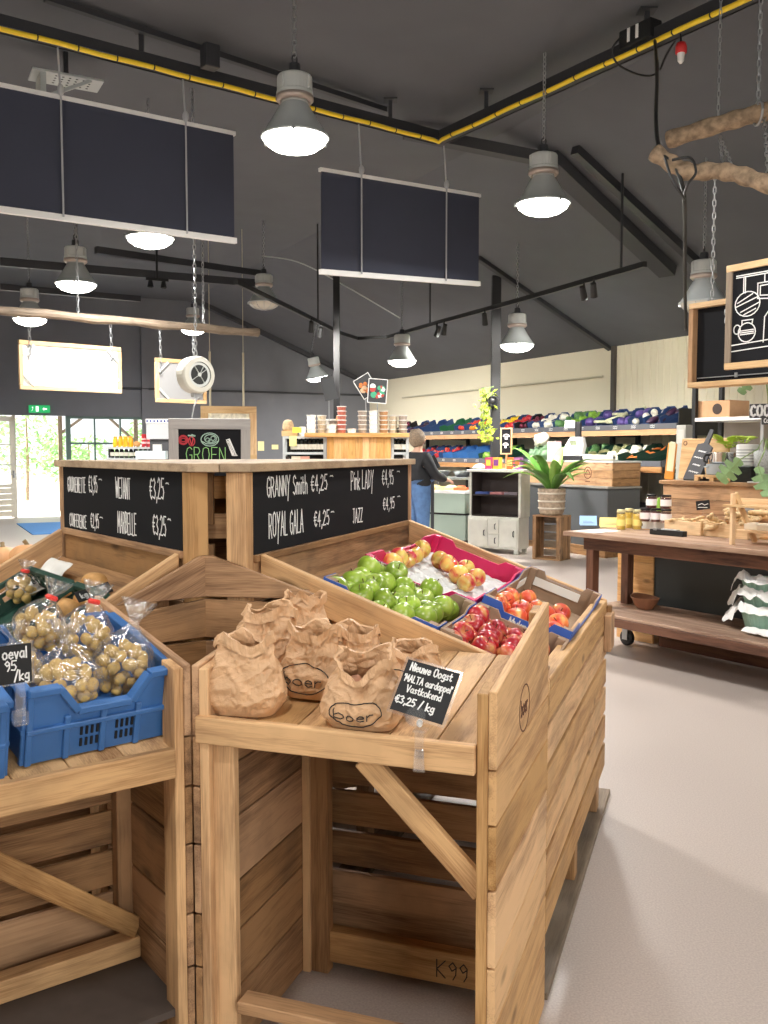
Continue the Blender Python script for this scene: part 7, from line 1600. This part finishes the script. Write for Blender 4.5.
# black cutting board sign
z1 = rz_at(702, 432, RV+.1); zb1 = rz_at(696, 441, RV+.1)
t = thing('cutting_board_sign', 'black cutting board with a handle and white writing on the counter', 'sign', ron(690, RV+.06), SR_-.15)
R = Matrix.Rotation(radians(-20), 3, 'X')@Matrix.Rotation(radians(10), 3, 'Y'); hb = .30; L = lambda x, z, y=0: R@Vector((x, y, z))
b = MB(); b.prism([L(-.085, 0), L(.085, 0), L(.085, hb), L(.026, hb+.02), L(.022, hb+.14), L(-.022, hb+.14), L(-.026, hb+.02), L(-.085, hb)], R@Vector((0, .016, 0))); s = b.build('board', mat('black_painted_wood', (52, 52, 56), .55), t, bevel=.003)
b = MB()
for k, (tx, w_) in enumerate([(.07, .1), (.13, .08), (.19, .12), (.245, .08)]): ribbon(b, [[(-w_/2+w_*i/9, .008*(i % 2)) for i in range(10)]], L(0, tx, -.001), R@Vector((1, 0, 0)), R@Vector((0, 0, 1)), .006)
b.build('white_marks', CHALK, s)
b = MB(); b.b2((-.07, .0, 0), (.07, .17, .012)); b.beam((0, .16, .0), (0, .105, .24), .02, .015, up=(1, 0, 0)); b.build('easel', BLACKPL, t)
t = thing('cutting_board', 'large plain beige cutting board leaning behind the black board sign', 'cutting board', ron(702, RV+.3), SR_); b = MB(); R = Matrix.Rotation(radians(-8), 3, 'X'); b.box(R@Vector((0, 0, .17)), (.46, .022, .34), R); b.build('board', FRAMEWOOD, t, bevel=.008); b = MB(); b.lathe([(.012, -.013), (.02, -.013), (.02, .013), (.012, .013)], 14, R@Vector((-.19, 0, .3)), R@Matrix.Rotation(pi/2, 3, 'X')); b.build('hang_hole_ring', DARKWOOD, t)
t = thing('baguette_board', 'tall orange and cream narrow board at the left end of the counter', 'board', ron(669, RV+.1), SR_+.1); b = MB(); R = Matrix.Rotation(radians(6), 3, 'Y'); b.box(R@Vector((0, .0, .15)), (.085, .02, .3), R); b.build('orange_board', mat('orange_paint', (226, 150, 60), .5), t, bevel=.02); b = MB(); b.box(R@Vector((.008, -.014, .19)), (.06, .008, .24), R); b.build('cream_board', mat('cream_wood', (240, 222, 184), .6), t, bevel=.003)
# pans and pots
t = thing('steel_pan', 'shiny steel pan with a plant behind on top of a grey pan', 'pan', ron(723, RV+.14, .135), 0); b = MB(); b.lathe([(0, 0), (.098, 0), (.105, .01), (.108, .085), (.112, .09), (.104, .09), (.1, .012), (0, .008)], 30); b.build('pan', mat('polished_steel', (200, 198, 194), .15, metal=.95), t, smooth=True); b = MB(); b.tube([(-.1, 0, .07), (-.14, .0, .07), (-.15, .0, .05), (-.15, 0, .02), (-.12, 0, .012)], .01, 8); b.build('handle', BLACKPL, t)
t = thing('grey_pan', 'pale grey enamel pan below the shiny pan', 'pan', ron(723, RV+.14, .051), 0); b = MB(); b.lathe([(0, 0), (.118, 0), (.124, .01), (.126, .078), (.13, .082), (.12, .082), (.116, .012), (0, .008)], 30); b.build('pan', mat('pale_blue_grey_enamel', (176, 186, 194), .35), t, smooth=True); b = MB(); b.box((-.13, 0, .06), (.02, .07, .012)); b.box((.13, 0, .06), (.02, .07, .012)); b.build('handle', mat('pale_blue_grey_enamel', (176, 186, 194), .35), t, bevel=.003)
t = thing('trivet_crate', 'small pale wooden crate under the pans', 'crate', ron(721, RV+.13), SR_); b = MB(); b.b2((-.16, -.12, .03), (.16, .12, .048)); b.b2((-.16, -.12, 0), (-.12, -.1, .029)); b.b2((-.02, -.12, 0), (.02, -.1, .029)); b.b2((.12, -.12, 0), (.16, -.1, .029)); b.b2((-.16, .1, 0), (-.12, .12, .029)); b.b2((.12, .1, 0), (.16, .12, .029)); b.build('slats', FRAMEWOOD, t, bevel=.003)
def leafy(name, lab, loc, n, s, m, zp, seed, pot):
    t = thing(name, lab, 'plant', loc); rg = random.Random(seed); pot(t)
    for k in range(n):
        b = MB(); a = k*2.4+rg.random(); L_ = s*rg.uniform(.7, 1.1); p0 = Vector((.02*cos(a), .02*sin(a), zp)); tip = p0+Vector((cos(a)*L_*.7, sin(a)*L_*.7, L_*rg.uniform(.3, .9))); d = (tip-p0).normalized(); sd = Z3.cross(d).normalized(); V = []
        for i in range(9):
            f = i/8; w_ = s*.32*(sin(pi*f)**.7)*(1+.25*(i % 2)); c = p0+(tip-p0)*(.3+.7*f)-Z3*.05*s*f*f*4; V += [c-sd*w_, c+Z3*w_*-.15, c+sd*w_]
        b.add(V, [(i*3+j, i*3+j+1, i*3+j+4, i*3+j+3) for i in range(8) for j in (0, 1)]); b.tube([p0, p0+(tip-p0)*.35], .004, 5); b.build('leaf', m, t, smooth=True, solid=.002)
def wpot(t): 
    b = MB(); b.lathe([(0, 0), (.07, 0), (.085, .15), (.08, .15), (.07, .13), (0, .13)], 24); b.build('pot', mat('white_glazed_pot', (232, 232, 230), .35), t, smooth=True)
leafy('herb_plant', 'lime green plant in a white pot behind the pans', ron(728, RV+.34), 9, .17, LEAFLIGHT, .26, 5, wpot)
leafy('herb_plant', 'smaller lime green plant right of the first one on the counter', ron(744, RV+.34), 7, .13, LEAFLIGHT, .30, 6, wpot)
t = thing('printed_canister', 'white printed canister between the pans and the stone pot', 'canister', ron(747, RV+.12, .12), .3); b = MB(); b.lathe([(0, 0), (.075, 0), (.08, .01), (.08, .16), (.074, .165), (0, .165)], 28); b.build('can', mat('white_glazed_pot', (232, 232, 230), .35), t, smooth=False); b = MB(); 
for k in range(5): b.lathe([(.0805, .03+k*.022), (.081, .036+k*.022), (.0805, .04+k*.022)], 28)
b.build('grey_print', mat('grey_print_band', (170, 172, 176), .6), t)
t = thing('black_stand', 'low black box carrying the printed canister', 'stand', ron(747, RV+.12), SR_); b = MB(); b.b2((-.1, -.1, 0), (.1, .1, .118)); b.b2((-.105, -.105, .1), (.105, .105, .119)); b.build('box', BLACKPL, t, bevel=.004)
t = thing('stone_planter', 'grey speckled stone planter with a lobed leaf plant at the right edge', 'plant', ron(770, RV+.14), 0)
b = MB(); b.lathe([(0, 0), (.09, 0), (.115, .15), (.12, .24), (.112, .24), (.1, .22), (0, .21)], 28); b.build('planter', mat('speckled_grey_stone', (156, 158, 156), .8, noise_amt=.25, nscale=70), t, smooth=True)
def lobed(root, tip, wdt, name):
    root = Vector(root); tip = Vector(tip); d = (tip-root); L_ = d.length; x = d.normalized(); sd = x.cross(Vector((0, -1, .5))).normalized(); nn = sd.cross(x); b = MB(); pts = []
    n = 4; out = []
    for s in (1, -1):
        seq = []
        for i in range(n):
            f = i/n; w_ = wdt*(sin(pi*(f*.8+.16)))
            seq += [(f*.9+.02, .45*w_), (f*.9+.07, w_), (f*.9+.19, w_*.92), (f*.9+.22, .42*w_)]
        out.append([(a, s*w_) for a, w_ in seq])
    mid = [root+x*(L_*a)+nn*.0 for a, _ in out[0]]
    V = []; Fc = []
    for i, (a, w_) in enumerate(out[0]): V += [root+x*L_*a-sd*w_+nn*(-.25*w_*w_/wdt), root+x*L_*a, root+x*L_*a+sd*w_+nn*(-.25*w_*w_/wdt)]
    m = len(out[0])
    for i in range(m-1): Fc += [(i*3, i*3+1, i*3+4, i*3+3), (i*3+1, i*3+2, i*3+5, i*3+4)]
    b.add(V, Fc); return b.build(name, LEAFGREY, t, smooth=False, solid=.002)
SO = Vector(t.location); sp = lambda px, py, v: TF.at(v, TF.onv(px, py, v).y, TF.onv(px, py, v).z)-SO
lv = RV-.05
for (rp, tp, w_, c1_) in [((741, 459), (717, 483), .085, (758, 449)), ((757, 372), (738, 396), .05, (766, 380)), ((758, 466), (771, 500), .08, (764, 452))]:
    a = sp(rp[0], rp[1], lv); e = sp(tp[0], tp[1], lv-.05); lobed(a, e, w_, 'leaf')
    b = MB(); c = sp(c1_[0], c1_[1], lv+.05); b.tube([Vector((0, 0, .21)), Vector((0, 0, .21))*.4+c*.6+Z3*.1, c, a, a*.6+e*.4], [.006, .006, .005, .004, .002], 6); b.build('stalk', STALK, t)
# COOK sign on a stand
q = P(763, 411, 6.5); t = thing('letter_sign', 'black sign with bold white letters COOK at the right photo edge', 'sign', ron(759, RV+.03), SR_+.25); z = TF.onv(763, 411, RV+.03).z-rt
b = MB(); b.box((.07, 0, z), (.30, .016, .105)); b.box((.11, 0, z-.075), (.2, .016, .05)); s = b.build('backing', mat('black_painted_wood', (52, 52, 56), .55), t, bevel=.004)
b = MB(); O = Vector((-.066, -.009, z-.036))
polys, wd = strokes('COOK', .075, 2.6, .8); ribbon(b, polys, O, (1, 0, 0), Z3, .0155, .004); p2, _ = strokes('Co', .03, 1.5); ribbon(b, p2, Vector((.03, -.009, z-.088)), (1, 0, .1), Z3, .005, .003); b.build('white_letters', CHALK, s)
b = MB(); b.b2((.0, .009, 0), (.02, .02, z)); b.box((.01, .01, .005), (.16, .1, .01)); b.build('stand', mat('clear_grey_stand', (200, 202, 204), .3), t)
# wall shelf with cardboard box behind the counter
wv = RV+1.25; a0 = TF.onv(696, 418, wv); zs_ = a0.z
t = thing('back_shelf', 'white shelf on black uprights behind the counter', 'shelf', TF.at(wv, a0.y-1.0), TF.rz); S0 = TF.loc(t.location); S = lambda v, u, z: Vector((v-S0.x, u-S0.y, z))
b = MB(); b.b2(S(wv-.02, a0.y-2.2, zs_-.035), S(wv+.45, a0.y, zs_)); b.build('board', WHITEPL, t, bevel=.003)
b = MB(); b.b2(S(wv-.0, a0.y-2.2, zs_-.5), S(wv+.45, a0.y, zs_-.47)); b.build('board', mat('taupe_board', (150, 142, 132), .6), t)
for u in (a0.y+.01, a0.y-2.2): 
    for v in (wv, wv+.41): b = MB(); b.b2(S(v, u, 0), S(v+.04, u+.04, zs_+.55)); b.build('upright', BLACKPL, t)
b = MB(); b.b2(S(wv+.43, a0.y-2.2, .3), S(wv+.449, a0.y, zs_-.04)); b.build('back_panel', mat('taupe_board', (150, 142, 132), .6), t)
b0 = TF.onv(697, 415, wv+.1); b1_ = TF.onv(733, 415, wv+.1); t = thing('cardboard_box', 'brown cardboard box with a dark round print on the white shelf', 'box', TF.at(wv+.2, (b0.y+b1_.y)/2, zs_+.001), TF.rz); w_ = abs(b1_.y-b0.y)
hb = TF.onv(715, 401, wv+.1).z-zs_; b = MB(); b.b2((-.15, -w_/2, 0), (.15, w_/2, hb)); b.build('box', CARDBOX, t, bevel=.003); b = MB(); b.prism([(-.15, -w_/2, hb), (-.15, w_/2, hb), (-.24, w_/2, hb-.03), (-.24, -w_/2, hb-.03)], (0, 0, .004)) if False else b.box((0, w_/2-.02, hb+.002), (.3, .04, .004)); b.build('tape', mat('brown_tape', (160, 116, 80), .4), t)
b = MB(); b.lathe([(0, 0), (.05, 0), (.05, .003), (.035, .004), (0, .004)], 24, (-.151, -w_*.16, hb*.5), Matrix.Rotation(-pi/2, 3, 'Y')); b.build('round_print', mat('dark_round_print', (60, 44, 36), .7), t)
# grey folder at the rack end
q = P(684.5, 432, 8.2); t = thing('grey_panel_box', 'pale grey upright box behind the cutting board', 'box', TF.at(RV+.72, TF.onv(684.5, 432, RV+.72).y, 0), SR_); z = TF.onv(684.5, 425, RV+.72).z; b = MB(); b.b2((-.05, -.05, .931), (.05, .05, z)); b.build('box', mat('pale_grey_plastic', (176, 178, 170), .5), t, bevel=.006); b = MB(); b.box((0, -.052, z-.1), (.07, .004, .12)); b.build('front_plate', mat('pale_grey_front', (190, 192, 184), .5), t); t.location.z = 0

# ================================================================== HANGING BLACKBOARDS, BRANCH, CHAINS, CABLES
def hboard(px, py0, py1, Y, L_, depth, lab, draw):
    a = P(px, (py0+py1)/2, Y); z1 = P(px, py0, Y).z; z0 = P(px, py1, Y).z; h = z1-z0
    t = thing('hanging_blackboard', lab, 'blackboard', (a.x, a.y, z0), HB_RZ)
    f = .035; b = MB(); b.b2((0, 0, 0), (L_, depth, f)); b.build('frame_rail', FRAMEWOOD, t, bevel=.002); b = MB(); b.b2((0, 0, h-f), (L_, depth, h)); b.build('frame_rail', FRAMEWOOD, t, bevel=.002)
    b = MB(); b.b2((0, 0, f+.0005), (f, depth, h-f-.0005)); b.build('frame_stile', GREYWOOD if draw else PINE_OLD, t, bevel=.002); b = MB(); b.b2((L_-f, 0, f+.0005), (L_, depth, h-f-.0005)); b.build('frame_stile', GREYWOOD if draw else PINE_OLD, t, bevel=.002)
    b = MB(); b.b2((f+.001, depth*.35, f+.001), (L_-f-.001, depth*.35+.01, h-f-.001)); s = b.build('blackboard', BLACKBOARD, t); return t, s, h, depth*.35
HB_RZ = ROOM_RZ+.12
t, s, h, d = hboard(688, 304, 388, 6.3, 1.3, .14, 'large empty blackboard in a deep wooden frame hanging at right', False)
b = MB(); b.b2((.05, d-.012, .06), (1.2, d-.002, .066)); b.box((.35, d-.012, .066), (.02, .008, .03)); b.build('thin_wire', STEEL, t)
zt = h
b = MB(); chain(b, (.13, .07, h), (.13, .07, P(708, 176, 6.25).z-P(708, 304, 6.25).z+h), .05, .0035, .009); b.build('chain', STEEL, t); b = MB(); chain(b, (1.1, .07, h), (1.1, .07, h+1.15), .055); b.build('chain', STEEL, t); b = MB(); chain(b, (.30, .0, h-.02), (.30, -.02, h-.16), .045, .0035, .009); b.build('loose_chain', STEEL, t)
t, s, h, d = hboard(725, 266, 370, 5.0, .62, .03, 'hanging blackboard with chalk drawings of kitchen utensils', True)
b = MB(); yy = d-.0012; k = h/.56
D = lambda pl: ribbon(b, [[(x*k, z*k) for x, z in pl_] for pl_ in pl], (.04, yy, .04), (1, 0, 0), Z3, .0055, .002)
D([[(.02, .455), (.36, .455)], [(.02, .445), (.36, .445)], [(.36, .46), (.36, .44)], [(.065, .445), (.065, .36)], [(.075, .445), (.075, .36)], [(.19, .445), (.19, .40)], [(.15, .40), (.235, .40), (.24, .31), (.15, .32), (.15, .40)], [(.165, .385), (.22, .385), (.22, .33), (.165, .335), (.165, .385)], [(.285, .445), (.29, .38), (.335, .30)], circle(.09, .30, .075, .065), [(.03, .31), (.12, .35)], [(.02, .29), (.15, .33)], [(.05, .26), (.16, .30)], [(.07, .245), (.14, .27)]])
D([circle(.30, .265, .055, .035, 12, pi, 2*pi), [(.245, .265), (.355, .265)], [(.25, .255), (.35, .255)], [(.335, .30), (.35, .265)], [(.36, .29), (.42, .32), (.53, .33)], [(.37, .285), (.37, .22), (.53, .245)], [(.38, .225), (.40, .21)], [(.0, .055), (.42, .075), (.42, .11), (.0, .088)], circle(.09, .15, .052, .05), circle(.03, .17, .02, .024), [(.06, .19), (.06, .215), (.125, .215), (.12, .19)], [(.05, .16), (.13, .162)], [(.05, .15), (.13, .152)], [(.05, .14), (.13, .142)], [(.19, .09), (.195, .22), (.215, .245), (.235, .22), (.24, .095)], [(.30, .1), (.31, .16), (.32, .18), (.355, .18), (.36, .16), (.38, .105)], [(.325, .18), (.33, .195), (.35, .195)]])
D([[(.32, -.075), (.42, -.065), (.42, -.03), (.40, -.015)], [(.32, -.075), (.31, -.03), (.32, .015), (.42, .02), (.41, -.02)], circle(.28, -.02, .025, .018)]) if False else D([[(.30, .0), (.53, .012)], [(.30, .0), (.30, .025), (.53, .038)], [(.32, .028), (.31, .05)], circle(.27, .045, .02, .012)])
b.build('chalk_drawing', CHALK, s)
b = MB(); chain(b, (.36, .015, h), (.36, .015, h+.95), .05, .0035, .009); b.build('chain', STEEL, t); b = MB(); chain(b, (.5, .015, h), (.5, .015, h+.95), .05); b.build('chain', STEEL, t)
def tube_thing(name, lab, cat, pts, r, m, n=10, part='wood'):
    c = sum((Vector(p) for p in pts), Vector())/len(pts); t = thing(name, lab, cat, c); b = MB(); b.tube([Vector(p)-c for p in pts], r, n); b.build(part, m, t, smooth=True); return t, c
import itertools
def smoothpath(P_, n=6):
    out = []
    for i in range(len(P_)-1):
        p0, p1, p2, p3 = P_[max(i-1, 0)], P_[i], P_[i+1], P_[min(i+2, len(P_)-1)]
        for k in range(n):
            f = k/n; out.append(.5*((2*p1)+(p2-p0)*f+(2*p0-5*p1+4*p2-p3)*f*f+(3*p1-p0-3*p2+p3)*f**3))
    return out+[P_[-1]]
pts = smoothpath([P(668, 140, 6.1), P(720, 124, 5.9), P(760, 113, 5.75), P(830, 96, 5.5)], 6)
t, c = tube_thing('hanging_branch', 'straight debarked branch hanging on chains, upper of the two', 'branch', pts, [.053+.005*sin(i*1.7) for i in range(len(pts))], BARK)
b = MB(); chain(b, P(718, 124, 5.9)-c, P(718, 124, 5.9)*1.0-c+Z3*(ceil_z(P(718, 124, 5.9))-P(718, 124, 5.9).z), .05, .0032, .008); b.build('chain', STEEL, t); b = MB(); q = P(758, 113, 5.72); chain(b, q-c, q-c+Z3*(ceil_z(q)-q.z), .055, .004, .01)
b.tube([q-c+Vector((0, .07*cos(a), .07*sin(a))) for a in [2*pi*i/12 for i in range(13)]], .008, 6); b.build('chain', STEEL, t)
pts2 = smoothpath([P(654, 152, 5.75), P(672, 164, 5.7), P(690, 172, 5.65), P(716, 171, 5.6), P(740, 175, 5.5), P(768, 184, 5.35), P(830, 200, 5.1)], 6)
t, c = tube_thing('hanging_branch', 'curved debarked branch hanging on chains, lower of the two', 'branch', pts2, [.05+.006*sin(i*1.3) for i in range(len(pts2))], BARK)
b = MB(); q = P(722, 170, 5.6); top = P(720, 128, 5.88); chain(b, q-c+Z3*.05, top-c-Z3*.05, .05, .0032, .008); q2 = P(731, 172, 5.55); chain(b, q2-c+Z3*.05, top-c-Z3*.05, .05, .0032, .008); b.build('chain', STEEL, t)
b = MB(); q = P(768, 184, 5.35); chain(b, q-c+Z3*.05, P(764, 116, 5.72)-c, .055, .004, .01); b.build('chain', STEEL, t)
b = MB(); q = P(710, 172, 5.6)
# black cables from the tray, looped over the branch and dropping behind the blackboard
cb = smoothpath([G(655, 40, TZ), P(657, 80, 6.9), P(656, 120, 6.2), P(660, 150, 5.75), P(676, 168, 5.66), P(684, 195, 5.7), P(685, 230, 6.1), P(685, 285, 6.6), P(686, 330, 7.0)], 8)
t, c = tube_thing('black_cable', 'thick black cable dropping from the tray over the curved branch', 'cable', cb, .013, BLACKPL, 7, 'cable')
b = MB(); b.tube([p-c for p in smoothpath([P(672, 160, 5.6), P(690, 158, 5.55), P(696, 172, 5.5), P(688, 184, 5.55), P(684, 195, 5.68)], 6)], .008, 6); b.build('loop', BLACKPL, t); b = MB(); b.tube([p-c for p in smoothpath([P(665, 158, 5.62), P(672, 180, 5.58), P(680, 192, 5.6), P(685, 200, 5.7)], 6)], .008, 6); b.build('loop', BLACKPL, t)
tube_thing('black_cable', 'thin black cable looping below the junction box on the tray', 'cable', smoothpath([G(622, 36, TZ), G(612, 50, TZ-.1), G(620, 66, TZ-.2), G(645, 76, TZ-.22), G(658, 70, TZ-.1), G(654, 45, TZ)], 6), .009, BLACKPL, 6, 'cable')
tube_thing('black_cable', 'thin black cable arching up right of the junction box', 'cable', smoothpath([G(660, 70, TZ-.1), G(668, 52, TZ), G(690, 20, TZ+.12), G(705, 8, TZ+.1)], 6), .009, BLACKPL, 6, 'cable')
tube_thing('white_cable', 'short white cable with a red end lying over the tray', 'cable', smoothpath([G(537, 95, TZ+.06), G(540, 84, TZ+.16), G(556, 80, TZ+.18), G(576, 74, TZ+.16)], 6), .008, WHITEPL, 6, 'cable')
tube_thing('lamp_flex', 'thin grey cable arching from the unlit guard lamp to the food picture lamp', 'cable', smoothpath([onceil(262, 256, .12), onceil(298, 262, .1), onceil(340, 283, .1), onceil(400, 318, .12)], 6), .012, LAMPGREY, 6, 'cable')
print('OBJECTS', len(bpy.data.objects))
